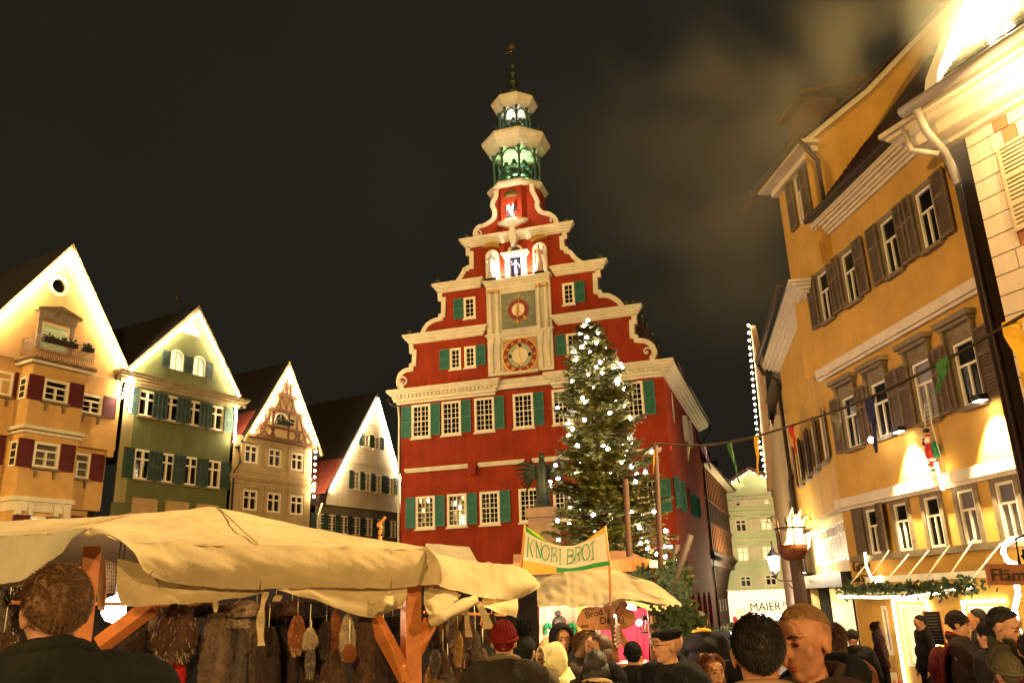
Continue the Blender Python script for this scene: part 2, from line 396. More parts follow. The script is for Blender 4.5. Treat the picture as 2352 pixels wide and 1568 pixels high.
def cornice(mb, u0, u1, zt, steps, ret=0.0):   # steps: (height, projection) from the top down
    z = zt
    for h, p in steps:
        mb.box(u0-p if ret else u0, u1+p if ret else u1, -p, .02+ret, z-h, z); z -= h
def cornice_slant(mb, u0, u1, zt, steps, cutl=0, cutr=0, ext=1):
    z = zt; tot = sum(h for h, p in steps); k = 0
    for h, p in steps:
        a = u0-(p if not cutl else 0)+(cutl*k/tot if cutl else 0); b = u1+(p if not cutr else 0)-(cutr*k/tot if cutr else 0)
        mb.box(a, b, -p, .02, z-h, z); z -= h; k += h
big = [(.14, .62), (.10, .56), (.09, .48), (.20, .36), (.16, .30), (.14, .16)]
mb = MB(); ub = uv(1148, 868, .5)[0]; uc_ = uv(1247, 850, .5)[0]
cornice_slant(mb, UL-.05, ub, zt0, big, 0, .5); cornice_slant(mb, uc_, UR+.05, zt0, big, .5, 0)
cornice_slant(mb, ub-.3, uc_+.3, zt0-.08, [(.12, .34), (.10, .28), (.3, .2)])
mb.build('cornice', cream, th)
mb = MB()
for a, b in ((UL-.2, ub-.3), (uc_+.3, UR+.2)):
    n = int((b-a)/.24)
    for i in range(n): mb.box(a+i*.24, a+i*.24+.13, -.455, -.362, zt0-.5, zt0-.34)
mb.build('dentils', cream, th)

# stepped gable, level by level: outer outlines read off the photograph
GL = [
 ([(940.7,794),(941.3,812.7),(948,813),(947,834),(941,836),(940.7,844.4),(930.7,846),(917,856),(911,873),(911.7,886),(919,893)], (927,878), 12),
 ([(1006.7,669),(1007,692),(1015,692.7),(1014,721),(1008,721.7),(1008,729),(994,732.7),(977,744),(967,762.7),(967,769)], None, 0),
 ([(1070.7,569),(1071,588),(1079,588),(1079,610),(1072,611),(1071,614),(1065.7,614),(1057,632.7),(1047,646),(1034,652)], None, 0),
 ([(1136.5,449),(1129,462),(1126,474),(1131,484),(1133,496),(1127,505.6),(1111.5,515),(1096,518),(1086.5,533.7),(1088,546)], (1100.6,538), 8)]
GR = [
 ([(1462,722.7),(1463,744),(1457,745),(1458,768),(1465.7,770),(1467,777),(1484,778),(1501,788),(1510,803),(1509,816),(1504,823)], (1487,809), 15),
 ([(1379,622.7),(1380,637.7),(1373,638),(1374,666),(1382,666.7),(1384,674),(1400.7,674),(1419,684),(1432,696),(1434,704)], None, 0),
 ([(1302,529),(1303,549),(1296,551),(1297,566),(1304.7,567.7),(1305.7,574),(1314,576),(1322,587.7),(1334,597.7),(1344,602)], None, 0),
 ([(1227,436),(1236.5,454),(1241,464),(1238,474),(1247,486),(1264,487),(1280,499),(1284,512)], (1268,508), 8)]
def smooth(pts, k=2):
    for _ in range(k):
        q = [pts[0]]
        for a, b in zip(pts[:-1], pts[1:]): q += [(a[0]*.75+b[0]*.25, a[1]*.75+b[1]*.25), (a[0]*.25+b[0]*.75, a[1]*.25+b[1]*.75)]
        q.append(pts[-1]); pts = q
    return pts
tops = [z1t-.3, z2t-.3, z3t-.3, None]; bots = [zt0-.2, z1t-.02, z2t-.02, z3t-.02]
gab = []
for i in range(4):
    L = [uv(*p) for p in GL[i][0]]; Rr = [uv(*p) for p in GR[i][0]]
    # both flanks share one set of heights: mirror the cleaner (left) one about the axis where they agree
    ca = UC if i < 3 else UC-.02
    L = smooth(L[:6], 0)+smooth(L[5:], 2)[1:]; Rr = smooth(Rr[:6], 0)+smooth(Rr[5:], 2)[1:]
    if i == 3: L = smooth([uv(*p) for p in GL[i][0]], 2); Rr = smooth([uv(*p) for p in GR[i][0]], 2)
    zt = tops[i] if tops[i] else max(L[0][1], Rr[0][1])+.3
    L[0] = (L[0][0], zt); Rr[0] = (Rr[0][0], zt); L.append((L[-1][0], bots[i])); Rr.append((Rr[-1][0], bots[i]))
    out = L+Rr[::-1]; gab.append((L, Rr, out))
    tms = [MB(), MB()]; tms[0].ribbon(L, .27, -.10, .35); tms[1].ribbon(Rr[::-1], .27, -.10, .35)
    for (sp, sgn) in ((GL[i], -1), (GR[i], 1)):
        trim = tms[0 if sgn < 0 else 1]
        if sp[1] is None: continue
        c = uv(*sp[1]); e = uv(sp[1][0]+sp[2]+1, sp[1][1]); rr = abs(e[0]-c[0]); pts = []
        for k in range(31):
            t = k/30; a = t*2.15*math.pi; r_ = rr*(1-.80*t); pts.append((c[0]+sgn*r_*math.cos(a-.9)*1.0, c[1]+r_*math.sin(a-.9)))
        trim.ribbon(pts if sgn < 0 else pts, .085*(1 if rr > .3 else .7), -.14, .3)
        trim.prism([(c[0]+rr*.17*math.cos(t), c[1]+rr*.17*math.sin(t)) for t in np.linspace(0, 2*math.pi, 9)[:-1]], -.17, .3)
        gab[i] = gab[i]+((c, rr),)
    for trim in tms: trim.build('scroll_trim', cream, th)
# gable windows
g1 = [(1033, 803, 1060, 848), (1066, 797, 1094, 843), (1300, 767, 1330, 814), (1336, 762, 1366, 809)]
g2 = [(1065, 686, 1093, 731), (1291, 651, 1321, 697)]
Rg1 = rowrects(TH, g1); Rg2 = [qrect(TH, *q) for q in g2]
zz = (Rg2[0][2]+Rg2[1][2])/2, (Rg2[0][3]+Rg2[1][3])/2; Rg2 = [(r[0], r[1], zz[0], zz[1]) for r in Rg2]
hs = [Rg1, Rg2, [], []]
for i in range(4):
    mb = MB(); wallmesh(mb, gab[i][2], [rect(*r) for r in hs[i]], 0, .2, back=.45)
    for t in gab[i][3:]: mb.prism([(t[0][0]+t[1]*math.cos(a), t[0][1]+t[1]*math.sin(a)) for a in np.linspace(0, 2*math.pi, 17)[:-1]], .04, .4)
    mb.build('gable_wall', red, th)
for r in Rg1+Rg2: window(th, *r, style='grid1', nx=2, ny=4, fw=.13, bar=.03, dep=.09, proud=.05, sill=cream)
for r in (Rg1[0], Rg1[2], Rg2[0]): shutter(th, r[0]-.62, r[0]-.03, r[2]+.06, r[3], green, -.02)
for r in (Rg1[1], Rg1[3], Rg2[1]): shutter(th, r[1]+.03, r[1]+.62, r[2]+.06, r[3], green, -.02)
st = [(.13, .42), (.09, .36), (.12, .28), (.12, .18), (.08, .10)]
mb = MB()
e1 = uv(1119, 750, .3)[0]; f1 = uv(1264, 732, .3)[0]
cornice_slant(mb, uv(927, 773, .35)[0]+.35, e1, z1t, st, 0, .42); cornice_slant(mb, f1, uv(1471, 703, .35)[0]-.35, z1t, st, .42, 0)
e2 = uv(1109, 648, .3)[0]; f2 = uv(1262, 615, .3)[0]
cornice_slant(mb, uv(994, 658, .35)[0]+.35, e2, z2t, st, 0, .3); cornice_slant(mb, f2, uv(1391, 598, .35)[0]-.35, z2t, st, .3, 0)
cornice_slant(mb, uv(1057, 556, .35)[0]+.35, uv(1314, 512, .35)[0]-.35, z3t, st)
mb.build('cornice', cream, th)
# little finials on the cornice ends
for p in ((941, 770), (1005, 653), (1070, 552), (1455, 700), (1379, 596), (1301, 510), (1407, 668), (1417, 672), (1441, 722)):
    u_, z_ = uv(*p)
    if p[0] in (1407, 1417): continue
    mb = MB(); mb.lathe([(.10, 0), (.06, .06), (.05, .12), (.17, .2), (.2, .32), (.15, .42), (.05, .48), (.02, .52), (.012, .85)], (u_, .1, {941: z1t, 1005: z2t, 1070: z3t, 1455: z1t, 1379: z2t, 1301: z3t, 1441: z1t}[p[0]]), 8); mb.build('finial', bronze, th)

# clock bay
cl = uv(1121, 760)[0]; cr_ = uv(1270, 760)[0]
zct = lev((1107, 654), (1267, 629)); zcm = lev((1118, 774), (1269, 753)); zcb = lev((1123, 866), (1265, 850))
mb = MB(); mb.box(cl, cr_, -.16, 0, zcb, zct-.3)
mb.box(cl-.12, cr_+.12, -.5, 0, zct-.12, zct); mb.box(cl-.06, cr_+.06, -.4, 0, zct-.22, zct-.12); mb.box(cl, cr_, -.3, 0, zct-.34, zct-.22); mb.box(cl+.03, cr_-.03, -.22, 0, zct-.6, zct-.34)
mb.box(cl-.1, cr_+.1, -.34, 0, zcm-.1, zcm); mb.box(cl, cr_, -.26, 0, zcm-.2, zcm-.1)
mb.box(cl+.9, cr_-.9, -.26, 0, zcb-.02, zcb+.1)
mb.build('clock_bay', cream, th)
pw = .26; sp = [cl+.13, cl+.55, cr_-.13-pw, cr_-.55-pw]
for a in sp:
    mb = MB(); mb.lathe([(.15, 0), (.15, .12), (.11, .16), (.125, .5), (.125, .52), (.105, .56), (.095, zct-.62-zcm-.25), (.12, zct-.62-zcm-.2)], (a+pw/2, -.28, zcm), 10)
    mb.build('column', cream, th)
    mb = MB(); mb.lathe([(.10, 0), (.16, .12), (.17, .2)], (a+pw/2, -.28, zct-.62-.2), 8); mb.build('capital', gold, th)
    mb = MB(); mb.prism([(a-.02, zcm-.2), (a+pw+.02, zcm-.2), (a+pw, zcm-.5), (a+pw-.06, zcm-1.0), (a+pw-.04, zcb+.2), (a+.04, zcb+.2), (a+.06, zcm-1.0), (a, zcm-.5)], -.24, -.16)
    mb.box(a+pw/2-.015, a+pw/2+.015, -.26, -.24, zcb+.8, zcm-.6); mb.box(a+pw/2-.08, a+pw/2+.08, -.258, -.24, zcb+.84, zcb+.90)
    mb.build('console', cream, th)
def disc(mb, c, r0, r1, y, n=40, mi=0, sq=None):
    v = []; f = []
    for k in range(n):
        t = 2*math.pi*k/n; v += [(c[0]+r0*math.cos(t), y, c[1]+r0*math.sin(t)), (c[0]+r1*math.cos(t), y, c[1]+r1*math.sin(t))]
    f = [(2*k, 2*((k+1) % n), 2*((k+1) % n)+1, 2*k+1) for k in range(n)] if r0 > 0 else [(0, 2*k+1, 2*((k+1) % n)+1) for k in range(n)]
    if r0 == 0: v[0] = (c[0], y, c[1])
    mb.add(v, f, mi)
gyp = mat('grey green painted panel', (.17, .19, .12), .7, var=.25, vscale=8)
tanp = mat('gilt sandstone panel', (.42, .26, .10), .7, var=.15, vscale=4)
redp = mat('clock ring red', (.22, .025, .012), .6, var=.1)
grp = mat('clock ring green', (.34, .36, .20), .6, var=.1)
whp = mat('clock centre ivory', (.74, .62, .42), .6, var=.06)
for idx, (q, cc, rads, pm) in enumerate((((1152, 677, 1233, 752), (1192.7, 713.5), (24, 15), gyp), ((1157, 783, 1239, 852), (1197.5, 818), (39.5, 28, 18), tanp))):
    c = uv(*cc); r0 = qrect(TH, *q); W = (r0[1]-r0[0]-.0)/2; H = W*1.0; k = abs(uv(cc[0]+100, cc[1]-3)[0]-c[0])/100
    cx = (cl+cr_)/2; c = (cx, c[1]); H = min(W, 1.5)
    mb = MB(); mb.box(c[0]-W, c[0]+W, -.2, -.16, c[1]-W*(1.08 if idx else 1.06), c[1]+W*(1.0 if idx else 1.06)); dial = mb.build('clock_face', pm, th, label='astronomical dial with zodiac ring' if idx == 0 else 'large clock dial with roman numerals')
    mb = MB(); r = [x*k for x in rads]; disc(mb, c, r[1] if not idx else r[1], r[0], -.225); mb.build('ring', redp, dial)
    if idx:
        mb = MB(); disc(mb, c, r[2], r[1], -.223); mb.build('ring', grp, dial)
        mb = MB(); disc(mb, c, 0, r[2], -.221); mb.build('dial_centre', whp, dial)
        mb = MB(); disc(mb, c, r[0], r[0]*1.045, -.235); mb.build('rim', gold, dial)
        mb = MB()
        for a in (0, 1, 2, 3):
            t = a*math.pi/2; disc(mb, (c[0]+(r[1]+r[2])/2*math.cos(t), c[1]+(r[1]+r[2])/2*math.sin(t)), 0, .11, -.23, 12)
        mb.build('boss', iron, dial)
        nums = ['XII', 'I', 'II', 'III', 'IIII', 'V', 'VI', 'VII', 'VIII', 'IX', 'X', 'XI']
        for h in range(12):
            mb = MB(); t = math.pi/2-h*math.pi/6; s_ = nums[h]; wd = {'I': .05, 'V': .10, 'X': .10}; tw = sum(wd[ch] for ch in s_); x = -tw/2; hh = (r[0]-r[1])*.62; rm = (r[0]+r[1])/2
            for ch in s_:
                segs = {'I': [((.5, 0), (.5, 1))], 'V': [((.1, 1), (.5, 0)), ((.5, 0), (.9, 1))], 'X': [((.1, 0), (.9, 1)), ((.1, 1), (.9, 0))]}[ch]
                for (a0, b0), (a1, b1) in segs:
                    p = []
                    for (aa, bb) in ((a0, b0), (a1, b1)):
                        lx = x+aa*wd[ch]; lz = (bb-.5)*hh; p.append((lx, lz))
                    dx = p[1][0]-p[0][0]; dz = p[1][1]-p[0][1]; ln = math.hypot(dx, dz); ox = -dz/ln*.011; oz = dx/ln*.011
                    qd = [(p[0][0]-ox, p[0][1]-oz), (p[1][0]-ox, p[1][1]-oz), (p[1][0]+ox, p[1][1]+oz), (p[0][0]+ox, p[0][1]+oz)]
                    out = []
                    for (lx, lz) in qd:
                        out.append((c[0]+rm*math.cos(t)+lx*math.sin(t)+lz*math.cos(t), -.232, c[1]+rm*math.sin(t)-lx*math.cos(t)+lz*math.sin(t)))
                    mb.add(out, [(0, 1, 2, 3)])
                x += wd[ch]
            mb.build('numeral', gold, dial)
        for ang, ln, nm in ((R(103), r[2]*1.45, 'clock_hand'), (R(-86), r[1]*1.0, 'clock_hand')):
            mb = MB(); d_ = Vector((math.cos(ang), 0, math.sin(ang))); p_ = Vector((-d_.z, 0, d_.x)); C = Vector((c[0], -.25, c[1]))
            mb.add([C-p_*.02-d_*.1, C+p_*.02-d_*.1, C+d_*ln+p_*.012, C+d_*ln-p_*.012], [(0, 1, 2, 3)]); disc(mb, ((C+d_*ln*.72).x, (C+d_*ln*.72).z), .05, .10, -.252, 12); mb.build(nm, gold, dial)
    else:
        mb = MB(); disc(mb, c, 0, r[1], -.221); mb.build('dial_centre', whp, dial)
        zm = mat('faded zodiac paint', (.26, .22, .14), .7, var=.3, vscale=10)
        mb = MB(); disc(mb, c, W*.93, W*.95, -.205); disc(mb, c, r[0]*1.12, r[0]*1.15, -.206)
        for h in range(12):
            t = h*math.pi/6+.2; p = (c[0]+W*.78*math.cos(t), c[1]+W*.78*math.sin(t)); disc(mb, p, 0, .10, -.207, 7); disc(mb, (p[0]+.1, p[1]+.06), 0, .055, -.208, 6)
        mb.build('zodiac_ring', zm, dial)
        mb = MB()
        for ang, ln in ((R(85), r[0]*1.35), (R(-95), r[0]*1.2), (R(-55), r[0]*1.1)):
            d_ = Vector((math.cos(ang), 0, math.sin(ang))); p_ = Vector((-d_.z, 0, d_.x)); C = Vector((c[0], -.24, c[1]))
            mb.add([C-p_*.025, C+p_*.025, C+d_*ln+p_*.01, C+d_*ln-p_*.01], [(0, 1, 2, 3)]); disc(mb, ((C+d_*ln).x, (C+d_*ln).z), .04, .10, -.245, 10)
        for k2 in range(4): mb.ell((c[0]+random.uniform(-.07, .07), -.27, c[1]+.22-k2*.18), (.09, .05, .1), 6)
        mb.build('gilt_figures', gold, dial)

# statues: a lathe robe, torso, head and arms in one mesh each
def statue(parent, name, x, y, z, h, m, arms=1, lab=None):
    mb = MB(); s_ = h/1.8
    mb.lathe([(.26*s_, 0), (.24*s_, .2*s_), (.20*s_, .7*s_), (.15*s_, 1.0*s_), (.19*s_, 1.3*s_), (.16*s_, 1.42*s_), (.06*s_, 1.5*s_), (.055*s_, 1.56*s_)], (x, y, z), 10, sy=.7)
    mb.ell((x, y-.02*s_, z+1.68*s_), (.085*s_, .095*s_, .12*s_), 8)
    mb.tube([(x-.18*s_, y, z+1.36*s_), (x-.27*s_, y-.06*s_, z+1.08*s_), (x-.14*s_, y-.2*s_, z+1.18*s_ if arms < 2 else z+1.5*s_)], .055*s_, 6)
    mb.tube([(x+.18*s_, y, z+1.36*s_), (x+.28*s_, y-.05*s_, z+1.1*s_), (x+.2*s_, y-.22*s_, z+1.0*s_ if arms < 2 else z+1.62*s_)], .055*s_, 6)
    o = mb.build(name, m, parent); 
    if lab: o['label'] = lab
    return o
stat1 = mat('painted statue blue and white', (.30, .34, .42), .5, var=.5, vscale=3, col2=(.75, .6, .4)); stat2 = mat('painted statue gold and brown', (.20, .12, .06), .5, col2=(.7, .5, .3), var=.3, vscale=3)
nich = mat('pale niche plaster', (.72, .60, .42), .7, var=.05)
coolw = (1.0, .86, .80)
for px, yb, yt, stm in ((1131, 641, 577, stat1), (1241, 630, 560, stat2)):
    u_, zb_ = uv(px, yb, .3); zt_ = uv(px, yt, .3)[1]; w2 = .42
    zb_ = zct+.02
    zt_ = zb_+2.0
    mb = MB(); n = 8
    arc = [(u_+w2*math.cos(t), zt_-w2+w2*math.sin(t)) for t in np.linspace(0, math.pi, 9)]
    mb.ribbon([(u_+w2, zb_)]+arc+[(u_-w2, zb_)], .1, -.25, 0); mb.prism([(u_+w2, zb_)]+arc+[(u_-w2, zb_)], -.04, -.01); nb = mb.build('niche', nich, th)
    mb = MB(); mb.prism([(u_+.5*math.cos(t), zt_+.12+.3*math.sin(t)) for t in np.linspace(0, math.pi, 9)], -.45, 0); mb.build('hood', gold, nb)
    statue(th, 'statue', u_, -.45, zb_+.05, 1.72, stm)
    mb = MB(); mb.box(u_-.3, u_+.3, -.62, -.1, zb_-.05, zb_+.05); mb.build('ledge', iron, nb)
    sl = 1 if px < 1200 else -1
    lamp('niche_lamp', 'SPOT', (u_+sl*.38, -.72, zb_+.12), 160, coolw, .05, None, 100, .5, parent=th).rotation_euler = (R(140), 0, R(0))
    lamp('niche_lamp', 'POINT', (u_+sl*.5, -.5, zb_+.25), 32, (1, .8, .7), .05, parent=th)
# small central shrine between them
u_ = uv(1187, 620)[0]; mb = MB(); zb_ = zct
mb.box(u_-.62, u_-.34, -.3, 0, zb_, zb_+1.35); mb.box(u_+.34, u_+.62, -.3, 0, zb_, zb_+1.35); mb.box(u_-.72, u_+.72, -.42, 0, zb_+1.35, zb_+1.52); mb.box(u_-.82, u_+.82, -.5, 0, zb_+1.52, zb_+1.62)
arc = [(u_+.5*math.cos(t), zb_+1.62+.5*math.sin(t)) for t in np.linspace(0, math.pi, 11)]; mb.ribbon(arc, .14, -.2, 0)
mb.build('shrine', cream, th)
mb = MB(); mb.prism([(u_+.33*math.cos(t), zb_+1.64+.3*math.sin(t)) for t in np.linspace(0, math.pi, 9)], -.06, -.01); mb.box(u_-.34, u_+.34, -.05, -.01, zb_, zb_+1.35); mb.build('shrine_recess', mat('blue black paint', (.02, .015, .05), .6, var=0), th)
fig = mat('white painted figure', (.8, .75, .8), .5, var=0)
mb = MB(); mb.tube([(u_-.03, -.16, zb_+.62), (u_-.02, -.16, zb_+.86)], .09, 8, r2=.07); mb.ell((u_+.01, -.16, zb_+1.08), .09, 8); mb.tube([(u_, -.16, zb_+.86), (u_, -.16, zb_+1.0)], .10, 6)
mb.tube([(u_-.05, -.16, zb_+.64), (u_-.03, -.2, zb_+.35), (u_+.08, -.18, zb_+.06)], .055, 6); mb.tube([(u_+.03, -.16, zb_+.64), (u_+.1, -.2, zb_+.35), (u_+.02, -.18, zb_+.06)], .055, 6)
mb.tube([(u_-.08, -.16, zb_+.98), (u_-.22, -.18, zb_+.85), (u_-.24, -.2, zb_+1.12)], .04, 6); mb.tube([(u_+.08, -.16, zb_+.98), (u_+.2, -.2, zb_+.8), (u_+.26, -.2, zb_+.6)], .04, 6)
mb.build('statue', fig, th, label='small white dancing figure in the middle shrine')
lamp('shrine_lamp', 'POINT', (u_, -.75, zb_+.9), 16, (.75, .7, 1), .05, parent=th)
# keystone and console in the middle of the third cornice
mb = MB(); mb.prism([(u_-.16, z3t+.1), (u_+.12, z3t+.1), (u_+.16, z3t-.55), (u_-.02, z3t-1.05), (u_-.12, z3t-1.05), (u_-.2, z3t-.55)], -.62, 0); mb.build('keystone', cream, th)
# top niche with canopy, red glow and double headed eagle, on a balcony
u_ = uv(1177, 480)[0]; zn = uv(1177, 510)[1]; zn1 = uv(1177, 457)[1]
rn = mat('red niche paint', (.65, .06, .03), .5, var=0)
mb = MB(); mb.lathe([(.62, 0), (.62, zn1-zn), (.5, zn1-zn+.02)], (u_, .18, zn), 16, sy=.6); mb.build('niche', rn, th)
mb = MB(); mb.lathe([(.60, 0), (.68, .06), (.66, .22), (.55, .45), (.3, .62), (.08, .70), (.05, .85), (.1, .9), (.02, 1.0)], (u_, .1, zn1), 14, sy=.75); mb.build('canopy', mat('tarnished gilt', (.16, .11, .03), .5, metal=.5, var=.4, vscale=12), th)
mb = MB(); mb.lathe([(.28, -.55), (.5, -.45), (1.0, -.12), (1.0, 0), (.9, .02)], (u_+.05, 0, zn-.02), 8, sm=False, ph=math.pi/8, sy=.7); mb.build('balcony', cream, th)
mb = MB(); mb.prism([(u_-.32, zn+.02), (u_+.32, zn+.02), (u_+.12, zn+.62), (u_-.12, zn+.62)], -.42, -.34); mb.prism([(u_-.10, zn+.55), (u_+.1, zn+.55), (u_+.14, zn+.85), (u_+.04, zn+.8), (u_-.04, zn+.8), (u_-.14, zn+.85)], -.44, -.36)
for sg in (-1, 1):
    for k in range(4): mb.tube([(u_+sg*.08, -.4, zn+.65), (u_+sg*(.25+.04*k), -.4, zn+.85-.12*k), (u_+sg*(.42+.0*k), -.4, zn+.92-.17*k)], .022, 5)
mb.build('eagle_figure', mat('black and white enamel', (.02, .02, .02), .4, var=.2), th)
mb = MB(); mb.ell((u_-.12, -.46, zn+.78), (.13, .06, .2), 8); mb.ell((u_, -.47, zn+.45), (.07, .05, .12), 8); mb.tube([(u_+.16, -.46, zn+.6), (u_+.2, -.46, zn+1.0)], .06, 6); mb.build('white_figure', fig, th)
lamp('niche_lamp', 'POINT', (u_, -.85, zn+.6), 70, (1, .75, .65), .06, parent=th)

# tower: octagon on the ridge just behind the gable
TO = 1.3
def tz(px, py): return uv(px, py, -TO)
uT = tz(1190, 380)[0]; dist = (TH.pt(uT, 18, -TO)-CAM).length
def trad(pxw, py): return (tz(1190+pxw/2, py)[0]-tz(1190-pxw/2, py)[0])/2*1.02
zb0 = tz(1190, 443)[1]; zb1 = tz(1190, 332)[1]; zb2 = tz(1185, 241)[1]
r0_, r1_, r2_ = trad(133, 440), trad(149, 332), trad(101, 241); c0, c1 = trad(108, 400), trad(72, 280)
uTs = uT; P8 = math.pi/8
uT2 = (tz(1111, 332)[0]+tz(1260, 332)[0])/2; uT3 = (tz(1131, 241)[0]+tz(1232, 241)[0])/2; uT1 = (tz(1124, 443)[0]+tz(1257, 443)[0])/2
uT = (uT1+uT2+uT3)/3
cen = (uT, TO, 0)
mb = MB(); mb.lathe([(c0*1.08, z3t-.3), (c0*1.08, zb0-.3)], cen, 8, sm=False, ph=P8); mb.build('tower_base', red, th)
def oct_ring(mb, r_, z, hgt, c_in): mb.lathe([(c_in, z-hgt), (r_*.86, z-hgt*.72), (r_*.9, z-hgt*.5), (r_, z-hgt*.2), (r_, z), (r_*.97, z+.08), (c_in*.98, z+.12)], cen, 8, sm=False, ph=P8)
mb = MB(); oct_ring(mb, r0_, zb0, .55, c0*1.08); mb.build('tower_band', cream, th)
mb = MB(); oct_ring(mb, r1_, zb1, .85, c0*.95); mb.build('tower_cornice', cream, th)
mb = MB(); oct_ring(mb, r2_, zb2, .65, c1*.95); mb.build('tower_cornice', cream, th)
gmet = mat('weathered green metal', (.06, .10, .07), .5, metal=.3, var=.3, vscale=5)
for (cc, za, zb_, nm) in ((c0*.93, zb0+.12, zb1-.85, 0), (c1*.93, zb1+.12, zb2-.65, 1)):
    for k in range(8):
        a = P8+k*math.pi/4; mb = MB(); mb.lathe([(.13, 0), (.13, .12), (.075, .2), (.075, zb_-za-.2), (.12, zb_-za-.1), (.12, zb_-za)], (uT+cc*math.cos(a), TO+cc*math.sin(a), za), 8); mb.build('lantern_column', gmet, th)
    for k in range(8):
        mb = MB(); a0 = P8+k*math.pi/4; a1 = a0+math.pi/4; p0 = Vector((uT+cc*math.cos(a0), TO+cc*math.sin(a0), 0)); p1 = Vector((uT+cc*math.cos(a1), TO+cc*math.sin(a1), 0))
        H = zb_-za; mb.tube([p0+Vector((0, 0, za+.5)), p1+Vector((0, 0, za+.5))], .03, 4)
        pts = [p0.lerp(p1, .5-.42*math.cos(t))+Vector((0, 0, za+H-.55+.42*math.sin(t))) for t in np.linspace(0, math.pi, 9)]; mb.tube(pts, .05, 5)
        for q in (.25, .5, .75): mb.tube([p0.lerp(p1, q)+Vector((0, 0, za)), p0.lerp(p1, q)+Vector((0, 0, za+.5))], .02, 4)
        mb.build('lantern_arch', gmet, th)
    for k in range(7):
        a = k*2*math.pi/7+.3; rr = cc*.5; s_ = .9 if nm == 0 else .6
        for lv in range(2):
            bz = zb_-.55-lv*.75*s_; mb = MB(); mb.lathe([(.26*s_, -.4*s_), (.23*s_, -.34*s_), (.16*s_, -.2*s_), (.13*s_, -.05*s_), (.06*s_, 0)], (uT+rr*math.cos(a), TO+rr*math.sin(a), bz), 10); mb.build('bell', bronze, th)
lamp('lantern_lamp', 'POINT', (uT, TO, zb0+.6), 170, (.45, 1, .55), .2, parent=th)
lamp('lantern_lamp', 'POINT', (uT, TO, zb1+.5), 120, (.75, .9, 1), .2, parent=th)
# spire of diminishing onion balls, gilt star
zs0 = zb2+.12; zt_ = tz(1183, 112)[1]; H = zt_-zs0
prof = [(c1*.9, 0), (c1*.8, .15), (c1*.35, .5), (.12, .8)]
for k, q in enumerate((.20, .38, .54, .68)):
    rb = (.42, .36, .30, .22)[k]; z_ = q*H; prof += [(.10, z_-.3), (rb*.75, z_-.18), (rb, z_), (rb*.7, z_+.15), (.09, z_+.3)]
prof += [(.04, H*.8), (.02, H)]
mb = MB(); mb.lathe([(r_, z) for r_, z in prof], (uT, TO, zs0), 10); mb.build('spire', bronze, th)
mb = MB(); C = (uT, TO, zt_+.15); n = 8
pts = [(uT+(.30 if k % 2 == 0 else .1)*math.cos(k*math.pi/n), zt_+.15+(.30 if k % 2 == 0 else .1)*math.sin(k*math.pi/n)) for k in range(2*n)]; mb.prism(pts, TO-.04, TO+.04); mb.tube([(uT-.6, TO, zt_-.25), (uT+.2, TO, zt_-.1)], .025, 4); mb.build('star', gold, th)
for cr2, z_ in ((r2_*.85, zb2+.12), (r1_*.88, zb1+.12)):
    for k in range(8):
        a = P8+k*math.pi/4; mb = MB(); mb.lathe([(.08, 0), (.04, .06), (.12, .2), (.08, .3), (.01, .5)], (uT+cr2*math.cos(a), TO+cr2*math.sin(a), z_), 6); mb.build('finial', bronze, th)

# main roof behind the gable, and the right flank of the hall
aS = azim(1840); TS = Face(TH.pt(UR, 0, 0), aS)
ts = TS.uv
LB = ts(1604, 1000)[0]; ze0 = ts(1527, 856)[1]; ze1 = ts(1603, 962)[1]
thr = TH.rz; sr = TS.rz-TH.rz
def S2T(u_, o, z):     # a point of the flank's frame in the hall's own frame
    P = TS.pt(u_, z, o)-TH.O; return (P.dot(TH.d), -P.dot(TH.n), P.z)
sr1 = [qrect(TS, 1542, 903, 1548, 970), qrect(TS, 1567, 958, 1574, 1013), qrect(TS, 1577, 968, 1583, 1026)]
sr2 = [qrect(TS, 1548, 1097, 1555, 1166), qrect(TS, 1560, 1108, 1566, 1174), qrect(TS, 1586, 1135, 1591, 1185), qrect(TS, 1595, 1142, 1600, 1190)]

